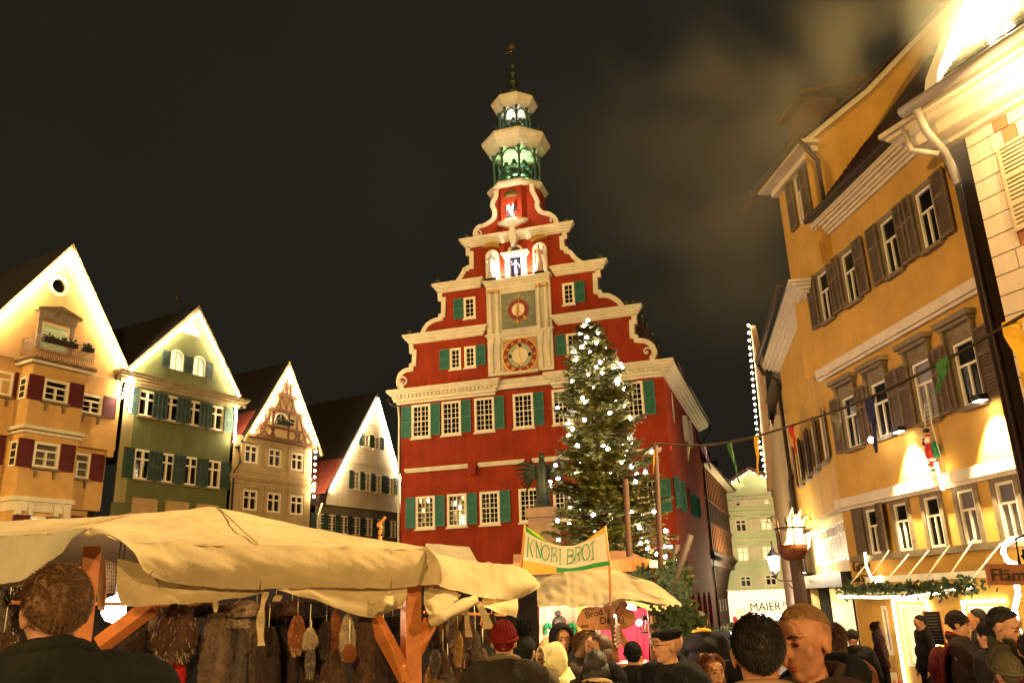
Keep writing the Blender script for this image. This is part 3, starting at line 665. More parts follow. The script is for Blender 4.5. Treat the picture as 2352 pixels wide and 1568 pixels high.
def FM(F): return Matrix.Translation(F.O) @ Matrix.Rotation(F.rz, 4, 'Z')
class sub_frame:      # parts built in another facade's frame, hung on the same thing
    def __init__(s, parent, F0, F1): s.p = parent; s.A = FM(F0).inverted() @ FM(F1)
    def __enter__(s): s.b = set(s.p.children); return s
    def __exit__(s, *a):
        for o in s.p.children:
            if o not in s.b: o.matrix_basis = s.A @ o.matrix_basis
def arch(u0, u1, z0, z1, n=8):
    r_ = (u1-u0)/2; return [(u0, z0), (u1, z0)]+[((u0+u1)/2+r_*math.cos(t), z1-r_+r_*math.sin(t)) for t in np.linspace(0, math.pi, n+1)]
hz = zc0+.05
with sub_frame(th, TH, TS):
    mb = MB(); wallmesh(mb, rect(0.0, LB, 2.9, hz), [rect(*r) for r in sr1+sr2], 0, .2); mb.build('wall', red, th)
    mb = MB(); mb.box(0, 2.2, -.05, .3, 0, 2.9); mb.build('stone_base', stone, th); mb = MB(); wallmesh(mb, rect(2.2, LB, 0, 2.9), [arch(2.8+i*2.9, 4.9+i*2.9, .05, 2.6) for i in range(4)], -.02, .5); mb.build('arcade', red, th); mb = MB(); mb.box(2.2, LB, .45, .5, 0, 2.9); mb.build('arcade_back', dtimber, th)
    for r in sr1+sr2: window(th, *r, style='grid1', nx=2, ny=4, fw=.12, bar=.03, dep=.08, proud=.05)
    for i, r in enumerate(sr1+sr2):
        if i == 0: continue
        shutter(th, r[0]-.55, r[0]-.05, r[2], r[3], green if i > 2 else cream2, -.03, rz=-.5); shutter(th, r[1]+.05, r[1]+.55, r[2], r[3], green if i > 2 else cream2, -.03, rz=-.12)
    mb = MB(); cornice_slant(mb, 0, LB+.3, hz+.32, [(.12, .75), (.1, .66), (.12, .5), (.12, .3), (.1, .15)]); mb.build('cornice', cream, th)
    mb = MB(); mb.tube([(-.3, -.85, hz+.34), (LB+.5, -.85, hz+.34)], .09, 8); mb.tube([(LB+.4, -.85, hz+.34), (LB+.42, -.7, hz-.4), (LB+.1, -.12, hz-1.2), (LB+.1, -.12, .2)], .06, 8); mb.build('gutter', gutm, th)
    mb = MB(); mb.box(LB*.42, LB*.47, -.03, .05, 8.0, 8.5); mb.build('wall_vent', iron, th)
    for k, (a, h) in enumerate(((1.5, .9), (3.2, .9), (5.2, .9), (7.5, .8))):     # knobbed dormer gables on the roof slope
        mb = MB(); mb.box(a, a+.9, 1.2, 2.6, hz+1.0, hz+2.1+h); mb.prism([(a-.1, hz+2.1+h), (a+1.0, hz+2.1+h), (a+.45, hz+2.9+h)], 1.1, 2.7); mb.build('roof_dormer', roofm, th)
        mb = MB(); mb.lathe([(.05, 0), (.15, .12), (.17, .25), (.1, .38), (.03, .45), (.01, .85)], (a+.45, 1.15, hz+2.85+h), 8); mb.build('finial', bronze, th)
# roof body: follows the stepped gable from inside
mb = MB(); up = [(UL+.1, zt0-.2), (UC-4.6, z1t-.5), (UC-2.6, z2t-.4), (UC-.6, z3t+.6), (UC+.6, z3t+.6), (UC+2.6, z2t-.4), (UC+4.6, z1t-.5), (UR-.1, zt0-.2)]
mb.prism(up, .46, LB+.2); mb.build('roof', roofm, th)
# ------------------------------------------------------------------ houses on the far left side of the square
HL = R(29.0)
L0 = at(915, 1137, 54.0); L0 = Vector((L0.x, L0.y, GZ))
def lface(px, py=1375, shift=0.0):   # a frame on the row's line, its origin below the pixel
    F0 = Face(L0, HL); u, z = F0.uv(px, py); return Face(L0+F0.d*u+F0.n*shift, HL)
def gable_house(F, th, zE, zR, uL, uR, uC, depth, ov=.35, side=.45, mroof=roofd, vmat=None, hip=None, thick=.13):
    """steep gabled roof, its ends flush with the facade plus a small verge; uL/uR: eaves, uC: ridge"""
    for s_, e in ((-1, uL), (1, uR)):
        mb = MB(); dx = e-uC; L = math.hypot(dx, zR-zE); nx, nz = (zR-zE)/L*s_, abs(dx)/L
        a = (uC, zR); b = (e+dx/L*side, zE-(zR-zE)/L*side); t = thick
        mb.prism([a, b, (b[0]+nx*t, b[1]+nz*t), (a[0], a[1]+t/max(.3, nz))] if s_ > 0 else [b, a, (a[0], a[1]+t/max(.3, nz)), (b[0]+nx*t, b[1]+nz*t)], -ov, depth)
        mb.build('roof', mroof, th)
        if vmat:
            mb = MB(); mb.prism([a, b, (b[0]+nx*t*1.2, b[1]+nz*t*1.2), (a[0], a[1]+t*1.2/max(.3, nz))] if s_ > 0 else [b, a, (a[0], a[1]+t*1.2/max(.3, nz)), (b[0]+nx*t*1.2, b[1]+nz*t*1.2)], -ov-.05, -ov); mb.build('verge_board', vmat, th)
def tile_rows(th, F, uE, zE, uC, zR, y0, y1, s_, m, frac=.5):
    """courses of clay tiles on the lit lower part of a roof slope, one joined part"""
    L = math.hypot(uE-uC, zR-zE); n = int(L*frac/.22); mb = MB(); nx, nz = (zR-zE)/L*s_, abs(uE-uC)/L; dx, dz = (uC-uE)/L, (zR-zE)/L
    for i in range(n):
        a = i*.22
        for k in range(int((y1-y0)/.26)):
            y = y0+k*.26; h = .25+random.uniform(0, .02); p = [(uE+dx*a+nx*h, zE+dz*a+nz*h), (uE+dx*(a+.25)+nx*(h-.03), zE+dz*(a+.25)+nz*(h-.03))]
            mb.add([(p[0][0], y, p[0][1]), (p[0][0]+nx*.03, y+.12, p[0][1]+nz*.03), (p[0][0], y+.245, p[0][1]), (p[1][0], y, p[1][1]), (p[1][0]+nx*.03, y+.12, p[1][1]+nz*.03), (p[1][0], y+.245, p[1][1])], [(0, 1, 4, 3), (1, 2, 5, 4)])
    mb.build('roof_tiles', m, th, kind='stuff')
def verge_lights(F, name, label, lines, sp=.3, o=.30, m=None, r=.045, group='light strings along the gables'):
    t = face_thing(F, name, label, 'string lights', group); mb = MB()
    for ln in lines:
        for a, b in zip(ln[:-1], ln[1:]): mb.tube([(a[0], -o, a[1]), (b[0], -o, b[1])], .012, 4)
        P = []; 
        for a, b in zip(ln[:-1], ln[1:]):
            L = math.hypot(b[0]-a[0], b[1]-a[1]); n = max(1, int(L/sp)); P += [(a[0]+(b[0]-a[0])*i/n, -o-.03, a[1]+(b[1]-a[1])*i/n) for i in range(n)]
        bulbs(t, P, m or bulbw, r)
    mb.build('cable', iron, t); return t

# --- house A: orange, tall gable, bay with balcony
FA = lface(157); A = FA.uv
ha = face_thing(FA, 'gabled_house', 'orange house with oxblood shutters, projecting bay and a flower balcony in its gable', 'house', 'gabled houses on the square')
aR = A(277, 913)[0]; aR1 = A(252, 1050)[0]; aC = A(157, 600)[0]; zr = A(157, 574)[1]; zf = A(303, 893)[1]; uf = A(303, 893)[0]; aL = 2*aC-aR; aL1 = 2*aC-aR1
zg = A(225, 862)[1]; zj1 = A(266, 1030)[1]; zj2 = A(240, 1165)[1]
slope = (zr-zf)/(uf-aC)
wA = [qrect(FA, 187, 901, 231, 955)]; wA1 = [qrect(FA, 162, 1034, 210, 1099)]
gh = zr-slope*(aR-aC)
mb = MB(); outl = [(aL, zj1), (aR, zj1), (aR, gh), (aC, zr), (aL, gh)]
zo = A(135, 657)[1]; uo = A(135, 657)[0]; oc = [(uo+.33*math.cos(t), zo+.33*math.sin(t)) for t in np.linspace(0, 2*math.pi, 17)[:-1]]
dq = qrect(FA, 95, 738, 155, 800)
dq = (dq[0], dq[1], dq[2]-.3, dq[3])
wallmesh(mb, outl, [rect(*wA[0]), oc, rect(*dq)], 0, .25); mb.add([(aR, 0, zj1), (aR, 0, gh), (aR, 9, gh), (aR, 9, zj1)], [(0, 1, 2, 3)]); mb.build('wall', orange, ha)
mb = MB(); wallmesh(mb, rect(aL1, aR1, zj2, zj1), [rect(*wA1[0])], .25, .2); mb.add([(aR1, .25, zj2), (aR1, .25, zj1), (aR1, 9, zj1), (aR1, 9, zj2)], [(0, 1, 2, 3)]); mb.build('wall', orange, ha)
mb = MB(); mb.box(aL, aR, 0, .3, zj1-.12, zj1-.002); mb.box(aR-.35, aR-.05, .0, .25, zj1-.4, zj1-.12); mb.build('jetty', orange, ha)
mb = MB(); mb.box(aL1, aR1-.5, .45, .5, 0, zj2); mb.box(aR1-.5, aR1-.45, .45, 9, 0, zj2); mb.box(aL1, aR1-.02, .25, .55, zj2-.14, zj2-.002); mb.build('ground_floor_wall', orange, ha)
mb = MB(); mb.box(aR+.02, aR+.9, 2.2, 2.3, 0, gh-1.5); mb.build('passage_wall', gyplast, ha)
mb = MB(); mb.box(aL, aR, -.06, 0, zg-.10, zg+.04); mb.build('string_course', peach, ha)
gable_house(FA, ha, gh, zr, aL, aR, aC, 11, .16, .75, roofd, peach)
mb = MB(); disc(mb, (uo, zo), .30, .46, -.03, 20); mb.add([(uo+.31*math.cos(t), .1, zo+.31*math.sin(t)) for t in np.linspace(0, 2*math.pi, 17)[:-1]], [tuple(range(16))], 1); mb.build('round_window', [cream, glass], ha)
roomg = mat('lit greenish room', (.3, .4, .2), .5, emis=(.55, .62, .22), estr=.22, var=.6, vscale=2)
window(ha, *dq, style='tee', nx=1, ny=2, transom=.25, fw=.12, bar=.04, gm=roomg, name='balcony_door')
mb = MB(); mb.box(dq[0]-.16, dq[0], -.1, 0, dq[2], dq[3]+.1); mb.box(dq[1], dq[1]+.16, -.1, 0, dq[2], dq[3]+.1); mb.box(dq[0]-.2, dq[1]+.2, -.14, 0, dq[3]+.1, dq[3]+.4)
c_ = (dq[0]+dq[1])/2; mb.prism([(dq[0]-.35, dq[3]+.4), (dq[1]+.35, dq[3]+.4), (dq[1]+.35, dq[3]+.5), (c_, dq[3]+.8), (dq[0]-.35, dq[3]+.5)], -.3, 0); mb.build('door_surround', bstone, ha)
def houseA_win(r, y=0.0, sl=True, sr_=True, m=None, w_=.62, **kw):
    o = window(ha, *r, y=y, style='tee', nx=1, ny=2, transom=.3, fw=.10, bar=.04, gm=m, sill=bstone, **kw)
    if sl: shutter(ha, r[0]-w_-.04, r[0]-.04, r[2]-.05, r[3]+.05, rshut, y, slats=False)
    if sr_: shutter(ha, r[1]+.04, r[1]+w_+.04, r[2]-.05, r[3]+.05, rshut, y, slats=False)
    for dx in (.1, r[1]-r[0]-.2): mb = MB(); mb.prism([(r[0]+dx, r[2]-.1), (r[0]+dx+.1, r[2]-.1), (r[0]+dx+.07, r[2]-.4), (r[0]+dx+.03, r[2]-.4)], y-.12, y); mb.build('sill_bracket', bstone, ha)
houseA_win(wA[0], sl=False); curtA = mat('grey curtained glass', (.10, .075, .05), .25, var=.5, vscale=3)
houseA_win(wA1[0], y=.25, sl=True, m=curtA)
# bay
BO = .95
b0 = A(60, 960, BO)[0]; b1 = A(187, 960, BO)[0]; zbt = A(130, 846, BO)[1]; zbm = A(110, 1000, BO)[1]; zbb = A(100, 1140, BO)[1]
bw = [qrect(FA, 103, 868, 153, 929, BO), qrect(FA, 77, 1012, 130, 1078, BO)]
bw = [(bw[0][0], bw[0][1], bw[0][2], bw[0][3]), (bw[0][0]-.05, bw[0][1]-.05, bw[1][2], bw[1][3])]
pass  # print('bay', b0, b1, zbt, zbm, zbb, bw)
mb = MB(); wallmesh(mb, rect(b0, b1, zbb, zbt), [rect(*r) for r in bw], -BO, .2); mb.add([(b1, -BO, zbb), (b1, -BO, zbt), (b1, 0.2, zbt), (b1, .2, zbb)], [(0, 1, 2, 3)])
mb.box(b0, b1, -BO, 0.2, zbb-.05, zbb); mb.box(b0, b1, -BO, 0, zbt, zbt+.05); mb.add([(b0, -BO, zbb), (b0, -BO, zbt), (b0, .2, zbt), (b0, .2, zbb)], [(0, 1, 2, 3)]); mb.build('bay_wall', orange, ha)
for r in bw: houseA_win(r, y=-BO, w_=.6, m=curtA if r is bw[1] else None)
FB_ = Face(FA.pt(b0, 0, 0), FA.a+R(90)); 
for r in bw:
    mb = MB(); z0, z1 = r[2], r[3]; mb.box(b0-.04, b0+.02, -BO+.25, -.25, z0, z1); mb.build('side_window', cream2, ha)
    for j in range(3): mb = MB(); h = (z1-z0-.2)/3; mb.box(b0-.055, b0-.045, -BO+.33, -.33, z0+.08+j*(h+.03), z0+.05+j*(h+.03)+h); mb.build('side_pane', glass, ha)
mb = MB()
for (z_, hh, pp) in ((zbm+.15, .14, .16), (zbm, .1, .08), (zbt+.02, .12, .2)): mb.box(b0-pp, b1+pp, -BO-pp, 0, z_, z_+hh)
mb.build('bay_cornice', cream, ha)
mb = MB(); mb.box(b0-.1, b1+.1, -BO-.1, .2, zbb-.22, zbb-.05); mb.box(b0-.02, b1+.02, -BO-.02, .2, zbb-.6, zbb-.22)
for i in range(16): mb.box(b0+.5+i*.1, b0+.55+i*.1, -BO-.06, -BO-.02, zbb-.34, zbb-.24)
mb.build('bay_frieze', cream, ha)
for x in (b0+.05, b0+.5, b1-.75, b1-.35): mb = MB(); mb.prism([(x, zbb-.3), (x+.24, zbb-.3), (x+.2, zbb-.75), (x+.04, zbb-.75)], -BO-.12, -BO+.1); mb.build('console', cream, ha)
mb = MB(); wallmesh(mb, rect(b0+.05, b1-.05, 0, zbb-.6), [rect(b0+.75, b1-.95, zbb-2.2, zbb-.75)], -BO+.1, .2); mb.box(b0+.03, b0+.05, -BO+.1, .3, 0, zbb-.6); mb.build('bay_base', orange, ha)
window(ha, b0+.75, b1-.95, zbb-2.2, zbb-.75, y=-BO+.1, style='tee', gm=roomp, fw=.09, lab='pink lit shop window'); shutter(ha, b0+.08, b0+.7, zbb-2.2, zbb-.75, rshut, -BO+.1, slats=False); shutter(ha, b1-.9, b1-.3, zbb-2.2, zbb-.75, rshut, -BO+.1, slats=False)
window(ha, b1+.15, aR1-1.3, zj2-2.0, zj2-.35, y=.3, style='tee', gm=roomp, fw=.09, lab='pink lit shop window')
shutter(ha, aR1-1.25, aR1-.7, zj2-2.0, zj2-.4, rshut, .3, slats=False)
# windows left of the bay, partly in the picture
for (q, yy) in (((-20, 846, 24, 912), 0), ((-40, 985, -3, 1060), .25)):
    r = qrect(FA, *q); houseA_win(r, y=yy, sl=False)
# balcony: tiled slab, iron railing with bars, flower boxes
zb_ = zbt+.16; mb = MB(); mb.box(b0-.25, b1+.25, -BO-.35, .1, zb_, zb_+.10); 
for i in range(int((b1-b0+.5)/.2)): mb.ell((b0-.2+i*.2, -BO-.36, zb_+.06), (.09, .08, .07), 6)
for i in range(6): mb.ell((b0-.26, -BO-.2+i*.2, zb_+.06), (.08, .09, .07), 6)
mb.build('balcony_slab', mat('mossy tiles', (.30, .19, .09), .9, var=.3, vscale=8), ha)
mb = MB(); y = -BO-.2; zr0, zr1 = zb_+.15, zb_+1.0; x0, x1 = b0-.05, b1+.1
for z in (zr0, zr1, zr1-.12): mb.tube([(x0, 0, z), (x0, y, z), (x1, y, z), (x1, 0, z)], .02, 4)
n = 26
for i in range(n+1): x = x0+(x1-x0)*i/n; mb.tube([(x, y, zr0), (x, y, zr1)], .012, 4)
for i in range(7): yy = y*i/7; mb.tube([(x0, yy, zr0), (x0, yy, zr1)], .012, 4); mb.tube([(x0, yy, zr0), (x0, y*(i+1)/7, zr1)], .008, 4)
for i in range(0, n, 1): xa = x0+(x1-x0)*i/n; xb = x0+(x1-x0)*(i+1)/n; mb.tube([(xa, y, zr0+.1), (xb, y, zr1-.15)], .007, 3); mb.tube([(xb, y, zr0+.1), (xa, y, zr1-.15)], .007, 3)
mb.build('railing', mat('pale iron railing', (.22, .15, .09), .6, var=.2), ha)
plantm = mat('dark balcony plants', (.03, .04, .015), .8, var=.5, vscale=20)
for a, b in ((x0+.15, x0+1.6), (x0+1.9, x1-.1)):
    bx = thing('flower_box', 'flower box of dark plants on the balcony rail, %s' % ('nearer the bay corner' if a < x0+1 else 'farther along the rail'), 'flower box', FA.pt(a, zr1-.1, BO+.2), FA.rz, 'flower boxes on the balcony')
    mb = MB(); mb.box(0, b-a, -.12, .12, -.12, .06); mb.build('trough', dtimber, bx)
    mb = MB(); 
    for i in range(60): mb.ell((random.uniform(.05, b-a-.05), random.uniform(-.12, .12), random.uniform(.06, .22)), (random.uniform(.03, .07),)*3, 4)
    for i in range(30): c = (random.uniform(.05, b-a-.05), random.uniform(-.14, .1), random.uniform(.15, .26)); mb.ell(c, .022, 4, 1)
    mb.build('plants', [plantm, cream2], bx, kind='stuff')
ts_ = slope
def vl(uC, zR, uE, zE, ins=.10, down=None):
    L = [(uC, zR-ins*1.3)]; d = Vector((uE-uC, zE-zR)); n = d.normalized(); off = Vector((-abs(n.y)*ins*(1 if uE > uC else -1), -abs(n.x)*ins)); L = [(uC, zR-ins*2), (uE+off.x, zE+off.y)]
    return L
A_lines = [vl(aC, zr, aR+.2, gh-.3), vl(aC, zr, aL, gh)]
A_lines[0] += [(aR-.15, gh-1.5)]
verge_lights(FA, 'light_string', 'bright light string following the gable of the orange balcony house', A_lines, .17, .24, r=.055)

# --- house B: green
FB = lface(411); B = FB.uv
hb = face_thing(FB, 'gabled_house', 'moss green house with grey green shutters and two lit round arched gable windows', 'house', 'gabled houses on the square')
bL = B(287, 900)[0]; bR = B(535, 933)[0]; bC = B(449, 740)[0]; zr = B(451, 716)[1]; ze = (B(287, 859)[1]+B(563, 923)[1])/2; bC = (bL+bR)/2*.3+bC*.7
rw1 = [(319, 892, 358, 959), (377, 904, 409, 971), (428, 917, 462, 983), (480, 930, 510, 991)]
rw2 = [(310, 1028, 343, 1101), (366, 1037, 398, 1110), (420, 1047, 453, 1117), (474, 1056, 502, 1124)]
Rb1 = rowrects(FB, rw1); Rb2 = rowrects(FB, rw2); zf = B(420, 1152)[1]
def arch(u0, u1, z0, z1, n=8):
    r_ = (u1-u0)/2; return [(u0, z0), (u1, z0)]+[((u0+u1)/2+r_*math.cos(t), z1-r_+r_*math.sin(t)) for t in np.linspace(0, math.pi, n+1)]
ga = [qrect(FB, 390, 804, 414, 852), qrect(FB, 442, 819, 464, 867)]
ga = [(r[0], r[1], (ga[0][2]+ga[1][2])/2, (ga[0][3]+ga[1][3])/2) for r in ga]
lu = qrect(FB, 418, 755, 450, 774); lun = [((lu[0]+lu[1])/2+.55*math.cos(t), lu[2]+.55*math.sin(t)) for t in np.linspace(0, math.pi, 9)]
mb = MB(); wallmesh(mb, rect(bL, bR, zf-.3, ze), [rect(*r) for r in Rb1+Rb2], 0, .22); mb.add([(bR, 0, zf), (bR, 0, ze), (bR, 9, ze), (bR, 9, zf)], [(0, 1, 2, 3)]); mb.build('wall', gplast, hb)
mb = MB(); mb.box(bL-.0, bL+.55, -.03, 0, zf-.3, ze-.3); mb.build('corner_strip', mat('pale green plaster', (.33, .27, .11), .9, var=.1, stain=.2), hb)
mb = MB(); wallmesh(mb, [(bL-.2, ze), (bR+.2, ze), (bC, zr-.1)], [arch(*r) for r in ga]+[lun], -.10, .22); mb.build('gable_wall', gplast, hb)
mb = MB(); mb.box(bL, bR, .05, .15, 0, zf-.3); mb.build('ground_floor_wall', gplast, hb)
for i in range(3): mb = MB(); x = bL+.9+i*1.75; mb.box(x, x+1.3, -.08, 0, zf-.9, zf-.02); mb.build('carved_panel', stone, hb)
mb = MB(); cornice_slant(mb, bL-.2, bR+.2, ze+.05, [(.12, .5), (.1, .42), (.12, .3), (.12, .16)]); mb.build('cornice', mat('weathered cornice', (.34, .26, .12), .8, var=.25, stain=.3), hb)
gable_house(FB, hb, ze, zr, bL-.2, bR+.2, bC, 12, .26, .55, roofd, mat('grey verge board', (.24, .18, .09), .8))
for Rw in (Rb1, Rb2):
    for i, r in enumerate(Rw):
        window(hb, *r, style='cross', nx=1, ny=1, transom=.3, fw=.09, bar=.04, sill=bstone)
        shutter(hb, r[0]-.56, r[0]-.03, r[2], r[3], dgreen, -.02); shutter(hb, r[1]+.03, r[1]+.56, r[2], r[3], dgreen, -.02)
roomy = mat('lit window with curtain', (1, .8, .6), .5, emis=(1, .74, .42), estr=.7, var=.4, vscale=5)
for i, r in enumerate(ga):
    mb = MB(); a = arch(*r); mb.ribbon(a[1:]+[a[0]], -.09, -.14, -.02); c_ = (r[0]+r[1])/2; mb.box(c_-.02, c_+.02, -.1, -.02, r[2], r[3]); 
    for q in (.3, .6): mb.box(r[0], r[1], -.098, -.03, r[2]+(r[3]-r[2])*q, r[2]+(r[3]-r[2])*q+.03)
    o = mb.build('arched_window', cream2, hb); mb = MB(); mb.prism(a, -.02, 0.0); mb.build('pane', roomy, o)
    shutter(hb, r[0]-.5, r[0]-.05, r[2], r[3]-.1, dgreen, -.12); shutter(hb, r[1]+.05, r[1]+.5, r[2], r[3]-.1, dgreen, -.12)
mb = MB(); mb.ribbon(lun, .09, -.14, -.02); c_ = (lu[0]+lu[1])/2
for t in (.8, 1.57, 2.3): mb.tube([(c_, -.07, lu[2]), (c_+.52*math.cos(t), -.07, lu[2]+.52*math.sin(t))], .02, 4)
o = mb.build('lunette', cream2, hb); mb = MB(); mb.prism(lun, -.02, 0); mb.build('pane', roomy, o)
mb = MB(); mb.lathe([(.06, 0), (.03, .4), (.03, .9), (.14, 1.1), (.03, 1.3), (.02, 2.0), (.008, 2.4)], (bC, 1.4, zr-.1), 6); mb.build('roof_finial', gutm, hb)
verge_lights(FB, 'light_string', 'light string on the gable and both corners of the moss green house', [vl(bC, zr, bL-.2, ze+.1)+[(bL+.12, ze-.35), (bL+.12, ze-1.9)], vl(bC, zr, bR+.2, ze+.1), [(bR-.05, ze-.45), (bR-.05, ze-2.4)]], .14, .30, r=.055)

# --- house C: beige with a half-timbered gable
FC = lface(622); Cc = FC.uv
hc = face_thing(FC, 'gabled_house', 'narrow beige house with half-timbered gable', 'house', 'gabled houses on the square')
cL = Cc(533, 1060)[0]; cR = Cc(716, 1060)[0]; cC = Cc(656, 870)[0]; zr = Cc(657, 843)[1]; ufr, zfr = Cc(736, 1043); ufl, zfl = Cc(539, 1001)
zg = (Cc(563, 1003)[1]+Cc(718, 1028)[1])/2; zm = (Cc(535, 1093)[1]+Cc(716, 1117)[1])/2
q1 = [(562, 1018, 591, 1067), (617, 1028, 645, 1074), (669, 1039, 695, 1082)]; q2 = [(558, 1124, 589, 1174), (614, 1129, 643, 1178), (668, 1136, 694, 1182)]
Rc1 = rowrects(FC, q1); Rc2 = rowrects(FC, q2)
mb = MB(); wallmesh(mb, rect(cL, cR, 0, zg), [rect(*r) for r in Rc1+Rc2], 0, .22); mb.add([(cR, 0, 0), (cR, 0, zg), (cR, 9, zg), (cR, 9, 0)], [(0, 1, 2, 3)]); mb.build('wall', bplast, hc)
mb = MB(); cornice_slant(mb, cL, cR+.02, zm+.1, [(.12, .22), (.1, .16), (.2, .08)]); mb.box(cL, cR, -.06, 0, Rc1[0][2]-.45, Rc1[0][2]-.3); mb.build('string_course', bplast, hc)
for r in Rc1+Rc2:
    window(hc, *r, style='cross', nx=1, ny=1, transom=.34, fw=.09, bar=.04, gm=glassb if r in Rc1 else glass)
    mb = MB(); mb.box(r[0]-.22, r[0]-.02, -.05, 0, r[2]-.1, r[3]+.12); mb.box(r[1]+.02, r[1]+.22, -.05, 0, r[2]-.1, r[3]+.12); mb.box(r[0]-.22, r[1]+.22, -.07, 0, r[3]+.12, r[3]+.3); mb.build('window_surround', bplast, hc)
zE = zg-.1; k = (zr-zE)/(cR+.35-cC); cE = cC-(zr-zE)/k
hl = cC-(cR+.35-cC); hr = cR+.35
mb = MB(); up = [qrect(FC, 635, 883, 644, 901), qrect(FC, 650, 883, 660, 903)]
cs = [qrect(FC, 609, 951, 620, 969), qrect(FC, 662, 960, 675, 982)]; ar = qrect(FC, 628, 948, 655, 979)
wallmesh(mb, [(hl, zg), (hr, zg), (cC, zr)], [rect(*r) for r in up+cs]+[arch(*ar)], -.12, .2)
mb.build('gable_wall', mat('gable infill plaster', (.62, .48, .24), .9, var=.1), hc)
for r in up+cs: window(hc, *r, y=-.12, style='grid1', nx=1, ny=2, fw=.05, bar=.025)
mb = MB(); a = arch(*ar); mb.ribbon(a[1:]+[a[0]], -.08, -.18, -.08); c_ = (ar[0]+ar[1])/2; mb.box(c_-.02, c_+.02, -.15, -.05, ar[2], ar[3]); o = mb.build('arched_window', cream2, hc); mb = MB(); mb.prism(a, -.04, -.02); mb.build('pane', glass, o)
fb = MB(); fb.box(ar[0]-.05, ar[1]+.05, -.4, -.15, ar[2]-.02, ar[2]+.14)
for i in range(40): fb.ell((random.uniform(ar[0], ar[1]), random.uniform(-.42, -.2), ar[2]+random.uniform(.1, .3)), .06, 4)
fb.build('window_box', plantm, hc)
def ue(z): return (zr-z)/(zr-zg)     # half width share at a height
def bar_(p, q, w_=.13, y=-.17): 
    mb = MB(); d = Vector((q[0]-p[0], q[1]-p[1])).normalized()*w_/2; n = (-d.y, d.x)
    mb.prism([(p[0]-n[0], p[1]-n[1]), (q[0]-n[0], q[1]-n[1]), (q[0]+n[0], q[1]+n[1]), (p[0]+n[0], p[1]+n[1])], y, -.121+random.uniform(-.004, .0)); mb.build('timber_beam', timber, hc)
hw = (hr-hl)/2
for z_, w2 in ((zg+.12, .22), (cs[0][2]-.25, .14), (cs[0][3]+.35, .2), (up[0][2]-.15, .16), (up[0][3]+.12, .12)):
    h = hw*ue(z_); bar_((cC-h+.1, z_), (cC+h-.1, z_), w2, -.185)
za, zb_ = zg+.2, cs[0][2]-.25
for x in (ar[0]-.12, ar[1]+.12, ar[0]-1.0, ar[1]+.95): bar_((x, za), (x, zb_)); 
for x in (ar[0]-.12, ar[1]+.12, cs[0][0]-.1, cs[0][1]+.08, cs[1][0]-.08, cs[1][1]+.1): bar_((x, zb_), (x, cs[0][3]+.3))
for s_ in (-1, 1):
    x = cC+s_*(hw*.62); bar_((x, za), (cC+s_*hw*.42, cs[0][3]+.3)); bar_((cC+s_*hw*.85, za), (x-s_*.25, zb_+.3), .10); bar_((x-s_*.5, za), (x+s_*.3, zb_), .09); bar_((x-s_*.95, za), (x-s_*.55, zb_), .09); bar_((x-s_*.55, za), (x-s_*.95, zb_), .09)
zc, zd = cs[0][3]+.4, up[0][2]-.15
for s_ in (-1, 1): bar_((cC, zc), (cC+s_*.28, zd), .1); bar_((cC+s_*.75, zc), (cC+s_*.35, zd), .12); bar_((cC+s_*.4, zc), (cC+s_*.6, zd), .1); bar_((cC+s_*.33, zd), (cC+s_*.33, up[0][3]+.1), .1)
bar_((cC, zd), (cC, zr-.6), .1)
gable_house(FC, hc, zE, zr, hl, hr, cC, 12, .22, .35, roofd, mat('cream verge board', (.6, .45, .2), .8))
tile_rows(hc, FC, hl-.4, zE-.6, cC, zr, .0, 9, -1, roofr, .42)
mb = MB(); mb.tube([(hl-.55, -.2, zE-.55), (hl-.55, 9, zE-.55)], .09, 6); mb.tube([(hl-.5, -.15, zE-.6), (hl-.3, -.1, zE-1.3), (cL+.08, -.1, zE-1.9), (cL+.08, -.1, 0)], .05, 6); mb.build('gutter', gutm, hc)
verge_lights(FC, 'light_string', 'light string on the gable and right corner of the half-timbered house', [vl(cC, zr, hr, zE+.1), [(cR-.05, zE-.1), (cR-.05, zE-3.0)], vl(cC, zr, hl, zE+.1)], .34, .27, r=.07)

# --- house D: white gable next to the town hall
FD = lface(830); Dd = FD.uv
hd = face_thing(FD, 'gabled_house', 'white plastered gable house with dark shutters beside the red town hall', 'house', 'gabled houses on the square')
dL = Dd(724, 1180)[0]; dR = Dd(921, 1170)[0]; dC = Dd(857, 940)[0]; zr = Dd(857, 911)[1]; zl = Dd(746, 1125)[1]; ul = Dd(746, 1125)[0]; ur, zrr = Dd(921, 1140); zj = (Dd(730, 1158)[1]+Dd(915, 1178)[1])/2
pass  # print('D', dL, dR, dC, zr, ul, zl, ur, zrr, zj)
ra = [(825, 995, 841, 1028), (849, 1002, 864, 1034)]; rb = [(803, 1078, 818, 1125), (828, 1085, 843, 1130), (853, 1090, 868, 1133), (884, 1097, 897, 1136)]
rc = [(726+i*27.6, 1173+i*4.3, 746+i*27.3, 1216+i*4.3) for i in range(7)]
Ra = rowrects(FD, ra); Rb_ = rowrects(FD, rb); Rc_ = rowrects(FD, rc)
xl = ul-(zl-zj)*(dC-ul)/(zr-zl)*.3; xr = ur+(zrr-zj)*(ur-dC)/(zr-zrr)*.25
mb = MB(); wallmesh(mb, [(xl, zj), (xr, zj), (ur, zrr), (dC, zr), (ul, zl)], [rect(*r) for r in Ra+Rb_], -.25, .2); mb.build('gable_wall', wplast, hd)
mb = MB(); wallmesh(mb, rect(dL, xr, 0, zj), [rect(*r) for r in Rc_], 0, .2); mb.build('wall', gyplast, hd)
mb = MB(); 
